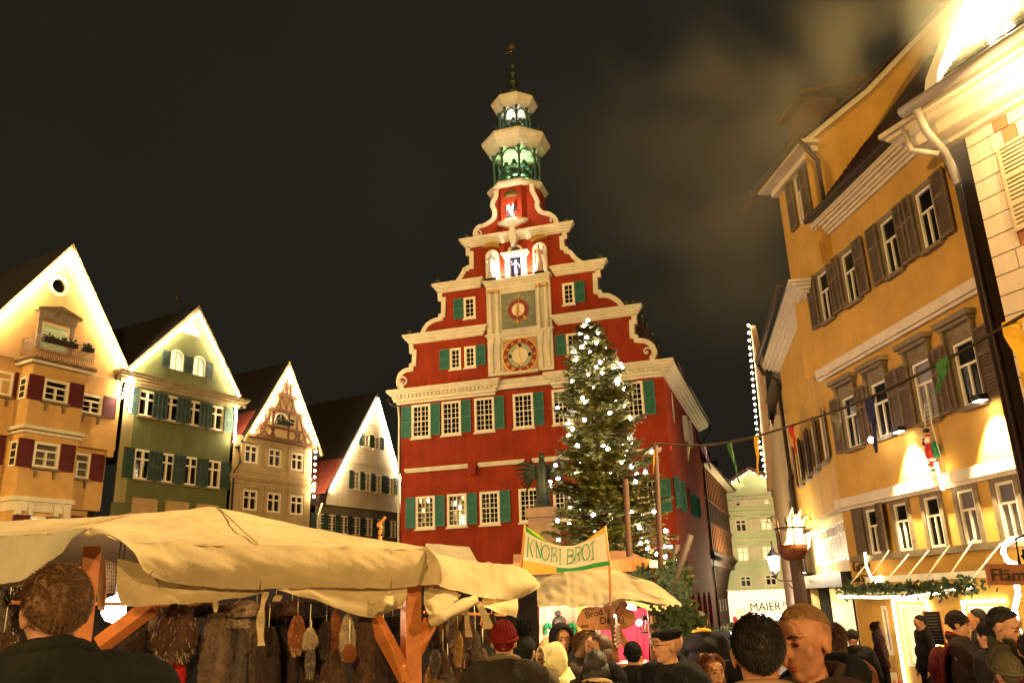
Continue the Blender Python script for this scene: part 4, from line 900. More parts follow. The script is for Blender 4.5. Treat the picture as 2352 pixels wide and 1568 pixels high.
for z_ in ((Ra[0][3]+.7), (Rb_[0][3]+.55)): h = (zr-z_)/(zr-zl); mb.box(dC-(dC-ul)*h+.1, dC+(ur-dC)*h-.1, -.28, -.251, z_-.07, z_+.07)
mb.build('string_course', wplast, hd)
for r in Ra+Rb_: window(hd, *r, y=-.25, style='grid2', nx=1, ny=2, fw=.07, bar=.025, sill=cream)
for r in Rc_: window(hd, *r, y=0, style='grid2', nx=1, ny=3, fw=.07, bar=.025)
for r in Ra+Rb_: shutter(hd, r[0]-.36, r[0]-.02, r[2], r[3], dgreen, -.27); shutter(hd, r[1]+.02, r[1]+.36, r[2], r[3], dgreen, -.27)
for r in Rc_: shutter(hd, r[0]-.42, r[0]-.02, r[2], r[3], dgreen, -.02)
for s_, e, ze_ in ((-1, ul, zl), (1, ur, zrr)):
    mb = MB(); L = math.hypot(e-dC, zr-ze_); nx, nz = (zr-ze_)/L*s_, abs(e-dC)/L; a = (dC, zr); b = (e+(e-dC)/L*.4, ze_-(zr-ze_)/L*.4); t = .13
    q = [a, b, (b[0]+nx*t, b[1]+nz*t), (a[0], a[1]+t/max(.3, nz))]; mb.prism(q if s_ > 0 else q[::-1], -.32, 12); mb.build('roof', roofd, hd)
tile_rows(hd, FD, ul-.25, zl-.4, dC, zr, -.4, 9, -1, roofr, .35)
mb = MB(); mb.box(ul-.7, ul+.2, -.2, 9, zl-.9, zl-.35); mb.build('eaves_box', dtimber, hd)
mb = MB(); mb.tube([(ul-.5, -.3, zl-.8), (ul-.6, -.2, zl-1.3), (dL+.1, -.12, zl-1.7), (dL+.1, -.12, 0)], .06, 8); mb.build('downpipe', cream, hd)
verge_lights(FD, 'light_string', 'light string tracing the white gable beside the town hall', [vl(dC, zr, ul, zl), vl(dC, zr, ur, zrr)+[(xr-.1, zj+.4)]], .16, .38, r=.05)
# next house's roof seen over the row and a chimney
mb = MB(); mb.prism([(dC-4.5, zr-3.6), (dC-.6, zr-3.6), (dC-1.6, zr-1.5), (dC-4.6, zr-1.2)], 6, 12); mb.build('rear_roof', roofd, hd)
# ------------------------------------------------------------------ ochre corner house on the right
P0 = at(2110, 1300, 20.0); RF = Face((P0.x, P0.y, GZ), R(173.8)); rf = RF.uv
ho = face_thing(RF, 'corner_house', 'ochre yellow house bending along the lane with brown louvred shutters and white bands', 'house')
zc_t = (rf(1884, 535)[1]+rf(2138, 292)[1])/2
uN = rf(2270, 650)[0]; uK = rf(1905, 985)[0]      # near end, bend
zB2 = (rf(1881, 866)[1]+rf(2255, 623)[1])/2; zB1 = (rf(1938, 1145)[1]+rf(2300, 1064)[1])/2
uG = rf(1912, 575)[0]
pass  # print('RF', uN, uK, uG, zc_t, zB2, zB1)
w3 = [(2098, 447.3, 2168, 544.6), (2020.6, 520.3, 2078.3, 613), (1936, 589, 1976.3, 686), (1883, 637.7, 1914.7, 732.7)]
w2 = [(2184.7, 789.4, 2271, 919.4), (2098, 836, 2158, 956), (1999.7, 892.7, 2061, 992.7), (1938, 919, 1981, 1022.7)]
w1 = [(1996, 1171.7, 2024.7, 1268), (2053, 1158, 2101, 1263), (2121, 1145, 2178, 1255), (2198, 1128, 2261, 1246.7), (2284.7, 1108, 2357, 1231)]
Q3 = rowrects(RF, w3); Q2 = rowrects(RF, w2); Q1 = rowrects(RF, w1)
for q in (): print([tuple(round(x, 2) for x in r) for r in q])
band = mat('pale band paint', (.70, .58, .38), .8, var=.08, stain=.1)
mb = MB(); holes = [rect(*r) for r in Q3+Q2+Q1]
sg = [qrect(RF, 2063, 1388, 2152, 1512), qrect(RF, 2223, 1390, 2330, 1480)]
sg = [(sg[0][0], sg[0][1], .7, sg[0][3]), (sg[1][0], sg[1][1], .7, sg[1][3])]
sd = qrect(RF, 2022, 1390, 2052, 1490); sd = (sd[0], sd[1], .9, sd[3])
zW = zc_t-.1
uS = rf(1990, 1400)[0]
wallmesh(mb, rect(uK, uN, 0, zW), holes+[rect(*r) for r in sg+[sd]], 0, .22); mb.add([(uN, 0, 0), (uN, 0, zW), (uN, 6, zW), (uN, 6, 0)], [(0, 1, 2, 3)]); mb.build('wall', yplast, ho)
for r in Q3: window(ho, *r, style='tee', nx=1, ny=1, transom=.36, fw=.055, bar=.022, dep=.05, proud=.015, sill=bstone, gm=glassd)
curt = mat('window with dim curtain', (.05, .035, .025), .3, var=.3, vscale=12, emis=(.5, .28, .16), estr=.05)
for i, r in enumerate(Q2): window(ho, *r, style='tee', nx=1, ny=1, transom=.36, fw=.055, bar=.022, dep=.05, proud=.015, gm=(glassd, curt, glassd, glassd)[i], sill=bstone)
for i, r in enumerate(Q1): window(ho, *r, style='tee', nx=1, ny=1, transom=.36, fw=.055, bar=.022, dep=.05, proud=.015, gm=curt if i > 2 else glassd)
SW = .50
def surround(r, hood=True):
    mb = MB(); f = .14
    mb.box(r[0]-f, r[0]-.005, -.04, 0, r[2]-.05, r[3]+f); mb.box(r[1]+.005, r[1]+f, -.04, 0, r[2]-.05, r[3]+f); mb.box(r[0]-.005, r[1]+.005, -.038, 0, r[3]+.005, r[3]+f)
    if hood:
        mb.box(r[0]-f, r[1]+f, -.05, 0, r[3]+f, r[3]+.42); mb.box(r[0]-f-.12, r[1]+f+.12, -.26, 0, r[3]+.42, r[3]+.54); mb.box(r[0]-f-.06, r[1]+f+.06, -.18, 0, r[3]+.34, r[3]+.42)
        for x in (r[0]-f-.04, r[1]+f-.06): mb.prism([(x, r[3]+.34), (x+.1, r[3]+.34), (x+.08, r[3]+.02), (x+.02, r[3]+.02)], -.14, -.05)
    mb.build('window_surround', bstone, ho)
for r in Q3: surround(r, False)
for r in Q2: surround(r)
for r in Q1: surround(r, False)
for Rw in (Q3, Q2):
    for r in Rw:
        shutter(ho, r[0]-.1-SW, r[0]-.1, r[2]-.02, r[3]+.1, bshut, -.05, rails=(.62,)); shutter(ho, r[1]+.1, r[1]+.1+SW, r[2]-.02, r[3]+.1, bshut, -.05, rails=(.62,))
r = Q1[0]; shutter(ho, r[0]-.1-SW, r[0]-.1, r[2]-.02, r[3]+.1, bshut, -.05, rails=(.62,)); shutter(ho, r[1]+.08, r[1]+.08+SW, r[2]-.02, r[3]+.1, bshut, -.05, rails=(.62,), rz=-.25)
mb = MB(); mb.tube([(uN-.02, -.14, zW-.1), (uN+.02, -.16, zB2+.3), (uN+.04, -.16, 0)], .07, 8); mb.build('downpipe', gutm, ho)
mb = MB(); mb.box(uN+.03, uN+.06, -.3, 2.5, 0, zW+.3); mb.build('gap_shade_board', dtimber, ho)  # dark sheet added to stand for the shade in the gap between the houses
mb = MB(); mb.box(uK+.5, uN, -.22, 0, Q1[0][2]-.16, Q1[0][2]-.02); mb.build('sill_course', bstone, ho)
mb = MB()
for z_ in (zB2, zB1): mb.box(uK-.04, uN-.15, -.16, 0, z_-.22, z_+.02); mb.box(uK-.04, uN-.15, -.10, 0, z_-.30, z_-.22)
mb.build('white_band', band, ho)
mb = MB(); cornice_slant(mb, uG+.1, uN-.3, zc_t+.1, [(.06, .42), (.06, .38), (.07, .31), (.08, .22), (.07, .15), (.09, .08)]); mb.build('cornice', band, ho)
mb = MB(); mb.box(uG-.1, uN, -.55, -.3, zc_t+.1, zc_t+.16); mb.tube([(uG-.25, -.52, zc_t+.2), (uN, -.52, zc_t+.2)], .09, 8); mb.build('gutter', gutm, ho)
mb = MB(); ov = .5; t = math.tan(R(50)); mb.add([(uG, -.5, zc_t+.2), (uN+.3, -.5, zc_t+.2), (uN+.3, 6, zc_t+.2+6.5*t), (uG, 6, zc_t+.2+6.5*t)], [(0, 1, 2, 3)]); mb.build('roof', roofd, ho)
# courses of flat tiles on that slope
mb = MB(); ct, st_ = math.cos(R(50)), math.sin(R(50))
for i in range(14):
    a = i*.24
    for k in range(int((uN+.2-uG)/.2)):
        x = uG+k*.2; h = .03+random.uniform(0, .02); y0_ = -.5+a*ct; z0_ = zc_t+.2+a*st_; mb.add([(x, y0_-st_*h, z0_+ct*h), (x+.185, y0_-st_*h, z0_+ct*h), (x+.185, y0_+.25*ct-.01*st_, z0_+.25*st_+.01*ct), (x, y0_+.25*ct-.01*st_, z0_+.25*st_+.01*ct), (x, y0_, z0_), (x+.185, y0_, z0_)], [(0, 1, 2, 3), (4, 5, 1, 0)])
mb.build('roof_tiles', roofm, ho, kind='stuff')
# stepped back gable wall that rises over the cornice, facing up the square
FG = Face(RF.pt(uG, 0, 0), RF.a-R(90)+R(180)); 
dg = Vector((-RF.n.x, -RF.n.y, 0)); FG = Face(RF.pt(uG, 0, 0), math.atan2(dg.x, dg.y)); fg = FG.uv
vg = [fg(1845, 322), fg(1985, 208), fg(2080, 108), fg(2192, 0), fg(2290, -105)]
pass  # print('gable', vg)
uE0 = vg[0][0]
with sub_frame(ho, RF, FG):
    mb = MB(); poly = [(0.0, zc_t-.5)]+[(12, zc_t-.5), (12, vg[-1][1]+(12-vg[-1][0])*.0+.0)] if False else [(min(0, uE0)-.02, zc_t-1.2), (vg[-1][0], zc_t-1.2)]+vg[::-1]
    wallmesh(mb, poly, [], 0, .2); mb.build('side_gable', yplast, ho)
    mb = MB(); mb.ribbon(vg, -.16, -.10, .1); mb.build('verge_trim', band, ho)
    mb = MB(); mb.ribbon([(a, b+.10) for a, b in vg], .10, -.2, 5); mb.build('side_roof', roofm, ho)
    mb = MB(); x = vg[1][0]-.4; z_ = vg[1][1]
    mb.box(x-1.1, x-.2, .6, 2.0, z_-1.3, z_+.15); mb.prism([(x-1.4, z_+.1), (x+.9, z_+.75), (x+.9, z_+.9), (x-1.4, z_+.25)], .4, 2.2); mb.build('roof_dormer', [roofm], ho)
# upper storey block beyond that gable: its street window wall
ux0 = rf(1796, 500)[0]; zu = (rf(1767, 417, .5)[1]+rf(1838, 338, .5)[1])/2; zlow = zB2-.3
wu = qrect(RF, 1824, 408, 1852, 505)
mb = MB(); wallmesh(mb, rect(ux0, uG, zW-.0, zu), [rect(wu[0], wu[1], max(wu[2], zW+.05), wu[3])] if wu[2] > zW else [], 0, .2)
mb.build('upper_wall', yplast, ho)
if wu[2] <= zW: pass
window(ho, wu[0], wu[1], wu[2], wu[3], y=0 if wu[2] > zW else -.05, style='tee', transom=.36, fw=.055, bar=.022, dep=.05, proud=.015)
shutter(ho, wu[1]+.08, wu[1]+.55, wu[2], wu[3], bshut, -.03, rails=(.6,)); shutter(ho, wu[0]-.55, wu[0]-.08, wu[2], wu[3], bshut, -.03, rails=(.6,))
mb = MB(); mb.box(ux0-.3, uG+.25, -.55, 0, zu, zu+.12); mb.box(ux0-.1, uG+.1, -.2, 0, zu-.2, zu); mb.build('eaves_soffit', band, ho)
mb = MB(); mb.tube([(ux0-.5, -.65, zu+.15), (uG+.3, -.65, zu+.15)], .09, 8); mb.tube([(uG+.2, -.6, zu+.1), (uG+.3, -.45, zu-.25), (uG+.25, -.15, zu-.6), (uG+.25, -.15, zc_t+.3)], .07, 8); mb.build('gutter', gutm, ho)
mb = MB(); mb.add([(ux0-.3, -.55, zu+.14), (uG+.25, -.55, zu+.14), (uG+.25, 6, zu+6.0), (ux0-.3, 6, zu+6.0)], [(0, 1, 2, 3)]); mb.build('roof', roofm, ho)
# wall between the bend and the gable line, above the band
if uG > uK+.05 or True:
    mb = MB(); wallmesh(mb, rect(min(ux0, uK), uK+.0, zB2, zW), [], 0, .2) if ux0 < uK-.02 else None
    if mb.v: mb.build('wall', yplast, ho)
# --- the far limb of the house, turned into the lane
hG = azim(1585)+math.pi; RG = Face(RF.pt(uK, 0, 0), hG); rg = RG.uv
gL = rg(1802, 930)[0]
zg2 = (rg(1751, 809, .8)[1]+rg(1791, 666, .8)[1])/2
gl1 = [(1800, 790, 1812, 880), (1817, 750, 1830, 850), (1836, 708, 1852, 800)]
with sub_frame(ho, RF, RG):
    gz3 = (rg(1798, 916)[1]+rg(1861, 779)[1])/2; gz2 = (rg(1836, 1123)[1]+rg(1914, 1053)[1])/2; gz1 = rg(1900, 1288)[1]; hw_ = Q2[0][3]-Q2[0][2]
    us3 = [rg(1806, 900)[0], rg(1826, 850)[0], rg(1849, 800)[0]]; us2 = [rg(x, y)[0] for x, y in ((1846, 1110), (1862, 1095), (1882, 1080), (1903, 1062))]; us1 = [rg(x, 1250)[0] for x in (1885, 1902, 1920, 1937, 1953)]
    if 0: print('limb', gz3, gz2, gz1, us3, us2, us1, Q3[0][2], Q2[0][2], Q1[0][2], zg2)
    wd = .72; hl_ = []
    def uniq(us): 
        out = []
        for u in sorted(us):
            if not out or u-out[-1] > wd+.15: out.append(u)
        return out
    a3 = us3[:]; a2 = [u for u in us2]; a1 = us1
    H3 = [rect(u-wd/2, u+wd/2, Q3[0][2], Q3[0][3]) for u in a3 if u > gL+.7]; H2 = [rect(u-wd/2, u+wd/2, Q2[0][2], Q2[0][3]) for u in a2]
    mb = MB(); wallmesh(mb, rect(gL, 0, zB1-.1, zg2), [h for h in H3+H2 if h[2][1] < zg2-.1], 0, .2); mb.build('wall', yplast, ho)
    for h in H3+H2:
        if h[2][1] < zg2-.1:
            window(ho, h[0][0], h[1][0], h[0][1], h[2][1], style='tee', transom=.36, fw=.055, bar=.022, dep=.05, proud=.015, sill=bstone)
            shutter(ho, h[0][0]-.5, h[0][0]-.05, h[0][1], h[2][1]+.05, bshut, -.03, rails=(.62,), rz=-.25); shutter(ho, h[1][0]+.05, h[1][0]+.5, h[0][1], h[2][1]+.05, bshut, -.03, rails=(.62,), rz=-.15)
    mb = MB(); wallmesh(mb, rect(gL, 0, 2.4, zB1-.1), [rect(gL+.5+i*.62, gL+.95+i*.62, Q1[0][2], Q1[0][3]) for i in range(int((-gL-.6)/.62))], .3, .2); mb.box(gL, 0, 0, .3, zB1-.16, zB1-.1); mb.build('wall', ypale, ho)
    for i in range(int((-gL-.6)/.62)): window(ho, gL+.5+i*.62, gL+.95+i*.62, Q1[0][2], Q1[0][3], y=.3, style='tee', fw=.07, bar=.04)
    mb = MB(); cornice_slant(mb, gL-.2, 0, zg2+.1, [(.07, .62), (.07, .5), (.09, .38), (.09, .24), (.10, .12)], ext=0); mb.build('cornice', band, ho)
    mb = MB(); mb.tube([(gL-.2, -.8, zg2+.15), (.1, -.8, zg2+.15)], .1, 8); mb.tube([(gL-.25, -.8, zg2+.15), (gL-.3, -.6, zg2-.3), (gL+.0, -.14, zg2-.7), (gL+.05, -.14, zB1), (gL+.2, -.1, zB1-.6), (gL+.2, -.1, 0)], .08, 8); mb.build('downpipe', gutm, ho)
    mb = MB(); mb.box(gL-.1, 0, -.1, 4, zg2+.1, zg2+.3); mb.build('roof_edge', roofd, ho)
    # shop front below: dark canopy with a lamp on it, glowing glass, black door posts
    mb = MB(); mb.box(gL+.6, -.15, -.25, .3, 2.55, 2.95); mb.build('shop_canopy', iron, ho)
    mb = MB(); mb.box(gL+.6, -.9, .28, .3, .2, 2.5); mb.build('shop_window', mat('lit yellow shop window', (1, .85, .4), .4, emis=(1, .70, .22), estr=.5, var=.35, vscale=1.5), ho)
    for i in range(6): x = gL+.65+i*.4; mb = MB(); mb.box(x, x+.06, .2, .27, .1, 2.55); mb.build('glazing_post', iron, ho)
    mb = MB(); mb.box(-.88, -.15, .15, .3, 0, 2.55); mb.build('door', glass, ho)
    for x in (-.92, -.55, -.2): mb = MB(); mb.box(x, x+.07, .08, .15, 0, 2.55); mb.build('door_post', iron, ho)
    mb = MB(); mb.box(gL, gL+.6, -.02, .3, 0, 2.6); mb.build('pier', ypale, ho)
    mb = MB(); mb.box(-.15, 0, 0, .3, 0, 2.6); mb.box(gL+.6, -.15, .3, .4, 0, .25); mb.build('pier', ypale, ho)
pl = RG.pt(gL+1.35, 3.05, .32)
lt = thing('canopy_light', 'small bright floodlight lying on the black shop canopy and washing the wall above', 'floodlight', pl, RG.rz)
mb = MB(); mb.box(-.12, .12, -.08, .08, -.06, .03); mb.build('housing', iron, lt); mb = MB(); mb.box(-.11, .11, -.07, .07, .03, .04); mb.build('lens', mat('lit floodlight lens', (1, 1, 1), .5, emis=(1, .95, .9), estr=40, var=0), lt)
lamp('floodlight_lamp', 'SPOT', pl+Vector((0, 0, .06)), 14, (1, .85, .6), .05, pl+RG.n*-.18+Vector((0, 0, 1.2)), 60, .5)
# writing over the shop: two lines of dark script letters
def text(s, size, m, parent, loc, rot, name='lettering', ext=.01, shear=0, align='LEFT', label=None):
    c = bpy.data.curves.new(name, 'FONT'); c.body = s; c.size = size; c.extrude = ext; c.shear = shear; c.align_x = align; c.resolution_u = 3
    o = bpy.data.objects.new('tmp', c); COL.objects.link(o); dg_ = bpy.context.evaluated_depsgraph_get(); me = bpy.data.meshes.new_from_object(o.evaluated_get(dg_)); bpy.data.objects.remove(o)
    me.materials.clear(); me.materials.append(m); q = bpy.data.objects.new(name, me); link(q, parent); q.location = loc; q.rotation_euler = rot
    if label: q['label'] = label
    return q
ub_ = rf(1944, 1300)
text('G\u00f6re', .42, dtimber, ho, (uK+.16, -.03, rf(1950, 1313)[1]), (R(90), 0, 0), shear=.2)
text('und S\u00f6hne', .26, dtimber, ho, (uK+.08, -.03, rf(1950, 1335)[1]-.02), (R(90), 0, 0), shear=.2)

# restaurant front under the ochre house: lit windows edged with rope light, awning beam, ties, garland
for i, r in enumerate(sg):
    o = window(ho, *r, y=.02, style='grid1', nx=1, ny=1, fw=.08, gm=roomw, lab='glowing restaurant window edged by rope light')
o = window(ho, *sd, y=.02, style='grid1', nx=1, ny=1, fw=.09, gm=mat('curtained glass', (.35, .26, .12), .4, var=.3), name='menu_case')
za = rf(2120, 1330)[1]; ua0 = rf(2012, 1330)[0]; ua1 = rf(2330, 1312)[0]
aw = thing('awning_frame', 'white awning beam with green garland, held by slanted ties below the window sills', 'awning', RF.pt(ua0, 0, .0), RF.rz)
W_ = ua1-ua0; zA = za
mb = MB(); mb.box(0, W_, -.30, -.02, zA-.02, zA+.12); mb.build('beam', cream, aw)
mb = MB(); mb.box(-.1, W_, -1.0, -.95, zA-.28, zA-.24); mb.box(-.1, -.05, -.95, -.02, zA-.28, zA-.24); mb.build('front_rail', cream, aw)
for i, x in enumerate(np.linspace(.15, W_-.2, 7)):
    mb = MB(); zt2 = Q1[0][2]-.05+random.uniform(-.05, .1); mb.tube([(x, -.97, zA-.22), (x+.35, -.26, zt2)], .018, 5); mb.build('tie_rope', cream, aw)
fir = mat('fir green', (.030, .055, .016), .75, var=.5, vscale=25)
gl_ = MB()
for i in range(900):
    x = random.uniform(-.15, W_); y = random.uniform(-1.05, -.85) if i % 3 else random.uniform(-.9, -.3); z = zA-.2+random.gauss(0, .07); a = random.uniform(0, 6.3); L = random.uniform(.08, .2); d = Vector((math.cos(a)*L, math.sin(a)*L*.6, random.uniform(-.09, .09))); s2 = Vector((0, 0, .02))
    gl_.add([Vector((x, y, z))-s2, Vector((x, y, z))+d*.6-s2*2, Vector((x, y, z))+d, Vector((x, y, z))+d*.6+s2*2, Vector((x, y, z))+s2], [(0, 1, 2, 3, 4)])
g_ = gl_.build('garland', fir, None); g_.location = aw.location; g_.rotation_euler = aw.rotation_euler; tag(g_, 'green fir garland laid along the white awning rail', 'garland', kind=None)
def rope(name, label, pts, r=.03, cat='rope light', group='rope lights on the restaurant', m=None):
    mb = MB(); mb.tube(pts, r, 6); o = mb.build(name, m or ropem); tag(o, label, cat, group); return o
def RP(px, py, o=.1): u, z = rf(px, py, o); return RF.pt(u, z, o)
rope('rope_light', 'rope light running under the garland along the awning rail', [RF.pt(ua0-.1, zA-.33, 1.0), RF.pt(ua0+W_*.35, zA-.36, 1.0), RF.pt(ua0+W_*.62, zA-.35, 1.0), RF.pt(ua0+W_*.98, zA-.2, .9)], .028)
z0_ = sg[0]
rope('rope_light', 'rope light framing the restaurant window behind the dark coated man', [RF.pt(z0_[0]-.15, .1, .06), RF.pt(z0_[0]-.12, z0_[3]+.1, .06), RF.pt(z0_[1]+.05, z0_[3]+.12, .06), RF.pt(z0_[1]+.16, z0_[3]-.2, .06), RF.pt(z0_[1]+.3, 0, .06)], .03)
z0_ = sg[1]
rope('rope_light', 'rope light framing the restaurant window under the wooden sign', [RF.pt(z0_[0]-.08, z0_[3]-.3, .06), RF.pt(z0_[0]-.08, z0_[3]+.08, .06), RF.pt(z0_[1]+.05, z0_[3]+.1, .06)], .03)
rope('rope_light', 'rope light hanging from the sill beside the half open shutter', [RP(1962+25, 1268, .25), RP(1962+28, 1300, .3), RP(2003, 1330, .35), RP(2010, 1335, .35), RP(2022, 1322, .35)], .025)
rope('rope_light', 'thick bright rope light looping over the wooden sign', [RP(2345, 1236, .4), RP(2320, 1240, .45), RP(2306, 1252, .5), RP(2304, 1268, .5), RP(2312, 1285, .5), RP(2326, 1294, .5), RP(2332, 1293, .5)], .045)
rope('rope_light', 'vertical bright rope light under the wooden sign', [RP(2334, 1332, .5), RP(2338, 1365, .5), RP(2330, 1400, .5), RP(2342, 1460, .4)], .05)
# sill floodlights and their bright pools of light, climbing figure with its light tube
for (px, py, e) in ((2265, 912, 1), (2080, 985, 2)):
    p = RP(px-18, py-2, .28); t = thing('sill_floodlight', 'black floodlight clamped under the sill of the %s upper window, shining down the wall' % ('nearest' if e == 1 else 'third'), 'floodlight', p, RF.rz, 'floodlights on the window sills')
    mb = MB(); mb.box(-.14, .14, -.08, .1, -.09, .03); mb.tube([(0, .1, 0), (0, .26, .05)], .015, 4); mb.build('housing', iron, t); mb = MB(); mb.box(-.12, .12, -.06, .08, -.1, -.09); mb.build('lens', _M['lit floodlight lens'], t)
    lamp('floodlight_lamp', 'SPOT', p+RF.n*.22+Vector((0, 0, -.12)), 1500, (1, .82, .48), .05, p-RF.n*.3+Vector((0, 0, -1.3)), 74, .5)
sp_ = RP(2001, 1010, .5); t = thing('spot_lamp', 'small dazzling round lamp hanging by the dark blue pennant', 'lamp', sp_); mb = MB(); mb.ell((0, 0, 0), .075, 8); mb.build('lens', _M['lit floodlight lens'], t); mb = MB(); mb.tube([(0, 0, .05), (.02, 0, .3)], .01, 4); mb.build('wire', iron, t)
cf = thing('climbing_figure', 'small red and white figure with green sack on a rope ladder', 'decoration', RP(2137, 1035, .2), RF.rz)
rd = mat('glossy red plastic', (.5, .02, .015), .3, var=0); gr = mat('glossy green plastic', (.01, .2, .08), .3, var=0); wp = mat('white plastic', (.8, .75, .65), .4, var=0)
k_ = .6
mb = MB(); mb.lathe([(.07, -.22), (.13, -.12), (.14, 0), (.10, .12), (.05, .17)], (0, 0, 0), 10); mb.ell((.0, 0, .33), (.07, .06, .05), 8); mb.tube([(0, -.02, -.2), (.06, -.04, -.36)], .06, 6); mb.tube([(-.08, 0, .08), (-.12, -.06, .2), (-.1, -.04, .3)], .035, 6); mb.build('suit', rd, cf)
mb = MB(); mb.ell((-.01, -.02, .22), (.075, .08, .08), 8); mb.ell((.0, 0, .29), (.08, .08, .03), 8); mb.ell((.02, -.02, -.2), (.11, .1, .04), 8); mb.ell((.06, -.04, -.38), (.05, .05, .03), 6); mb.ell((-.1, -.04, .33), .035, 6); mb.build('trim', wp, cf)
mb = MB(); mb.ell((.14, .04, .0), (.11, .1, .2), 10); mb.build('sack', gr, cf); mb = MB(); mb.ell((.07, -.06, -.44), (.05, .07, .04), 6); mb.ell((-.04, -.04, -.3), (.05, .07, .04), 6); mb.box(-.07, .03, -.05, .05, .42, .50); mb.build('boots', iron, cf)
mb = MB(); mb.tube([(-.04, 0, .5), (-.04, .1, 1.1)], .015, 4); mb.tube([(.12, .1, 1.2), (.2, .02, .6), (.3, 0, 0), (.4, 0, -.5), (.36, 0, -.8)], .014, 4)
for i in range(5): mb.tube([(-.04, .05, .6+i*.1), (.18, .05, .62+i*.1)], .008, 4)
mb.build('ladder_ropes', cream, cf)
rope('light_tube', 'slanting lit tube below the climbing figure', [RP(2150, 1063, .25), RP(2157, 1090, .25), RP(2166, 1124, .25)], .04, 'light tube', None)
# wooden sign with dark gothic letters
sgn = thing('wooden_sign', 'brown wooden board with black letters at the edge of the picture', 'sign', at(2264, 1300, 8.2))
sgn.rotation_euler = (0, R(2.2), R(-14)); S = FPX/8.2
mb = MB(); mb.box(0, 1.3, 0, .04, -.17, .02); mb.build('board', mat('brown sign board', (.20, .065, .02), .7, var=.3, vscale=6), sgn)
text('Fl\u00e4mmlachs', .16, iron, sgn, (.03, -.012, -.13), (R(90), 0, 0), ext=.004)
mb = MB(); mb.tube([(.3, .02, .02), (.3, .02, .25), (.6, .02, .4), (1.4, .02, .4)], .015, 6); mb.ell((.38, .0, .1), (.06, .02, .09), 6); mb.tube([(.32, 0, .08), (.38, 0, .16), (.44, 0, .08)], .015, 5); mb.build('iron_bracket', iron, sgn)

# ------------------------------------------------------------------ house with painted corner stones, far right
P1 = at(2243, 400, 14.9); aQ = azim(350)+math.pi; RQ = Face((P1.x, P1.y, GZ), aQ); rq = RQ.uv
hq = face_thing(RQ, 'quoined_house', 'cream house with painted pink corner stones and a bright floodlit roof', 'house')
uq = rq(2240, 420)[0]; ze_ = rq(2300, 250)[1]
qw = mat('cream quoin paint', (.74, .58, .38), .85, var=.06, stain=.1); qp = mat('pink quoin paint', (.50, .17, .07), .85, var=.1)
mb = MB(); mb.box(uq, uq+9, .02, .5, 0, ze_); mb.box(uq, uq+.3, .5, 7, 0, ze_); mb.build('wall', qw, hq)
rng = random.Random(3); zz_ = ze_-.02; row = 0; jo = .012
while zz_ > 2.0:
    h = .40; x = uq
    pat = [(.62, 0), (.30, 1)] if row % 2 == 0 else [(.50, 0), (.26, 0), (.3, 1)]
    if row % 7 in (4, 5): pat = [(.62, 0), (.7, 1)]
    for wq, c in pat+([(.5, 1)] if row % 5 == 2 else [(.5, 0)]):
        mb = MB(); mb.box(x+jo, x+wq-jo, -.025-rng.uniform(0, .008), .02, zz_-h+jo, zz_-jo); mb.build('stone_block', qp if c else qw, hq); x += wq
    zz_ -= h; row += 1
jw = qrect(RQ, 2296, 345, 2420, 500)
for (z1_, z0_) in ((jw[3], jw[2]), (jw[3]-3.6, jw[2]-3.6)):
    window(hq, jw[0]+.85, jw[0]+1.9, z0_, z1_, y=-.03, style='tee', fw=.1, proud=.05); shutter(hq, jw[0], jw[0]+.78, z0_, z1_, mat('cream shutter', (.55, .42, .24), .7), -.05, rails=(.3, .62)); shutter(hq, jw[0]+2.0, jw[0]+2.7, z0_, z1_, _M['cream shutter'], -.05, rails=(.3, .62))
mb = MB(); cornice_slant(mb, uq-.3, uq+9, ze_+.42, [(.10, .95), (.10, .85), (.3, .55), (.1, .2)], ext=0); mb.build('cornice', band, hq)
mb = MB(); mb.tube([(uq-.5, -1.05, ze_+.5), (uq+9, -1.05, ze_+.5)], .12, 10); mb.tube([(uq-.2, -1.0, ze_+.45), (uq-.15, -.9, ze_-.1), (uq-.3, -.3, ze_-.35), (uq-.5, .1, ze_-.5), (uq-.52, .2, ze_-.9)], .085, 8); mb.tube([(uq-.7, -.8, ze_+.3), (uq-.65, -.8, ze_-.25), (uq-.35, -.4, ze_-.4)], .07, 8); mb.build('gutter', mat('pale zinc gutter', (.5, .42, .3), .5, metal=.2, var=.15), hq)
t2 = math.tan(R(48)); mb = MB(); mb.add([(uq-.4, -1.0, ze_+.55), (uq+9, -1.0, ze_+.55), (uq+9, 5, ze_+.55+6*t2), (uq-.4, 5, ze_+.55+6*t2)], [(0, 1, 2, 3)]); mb.build('roof', roofd, hq)
mb = MB(); c2_, s2_ = math.cos(R(48)), math.sin(R(48))
for i in range(20):
    a = i*.26
    for k in range(44):
        x = uq-.4+k*.21+(i % 2)*.1; h = .035+random.uniform(0, .03); y0_ = -1.0+a*c2_; z0_ = ze_+.55+a*s2_
        mb.add([(x, y0_-s2_*h, z0_+c2_*h), (x+.19, y0_-s2_*h, z0_+c2_*h), (x+.19, y0_+.25*c2_-.01*s2_, z0_+.25*s2_+.01*c2_), (x, y0_+.25*c2_-.01*s2_, z0_+.25*s2_+.01*c2_), (x, y0_, z0_), (x+.19, y0_, z0_)], [(0, 1, 2, 3), (4, 5, 1, 0)])
mb.build('roof_tiles', mat('glazed dark tiles', (.03, .02, .012), .25, var=.3, vscale=20), hq, kind='stuff')
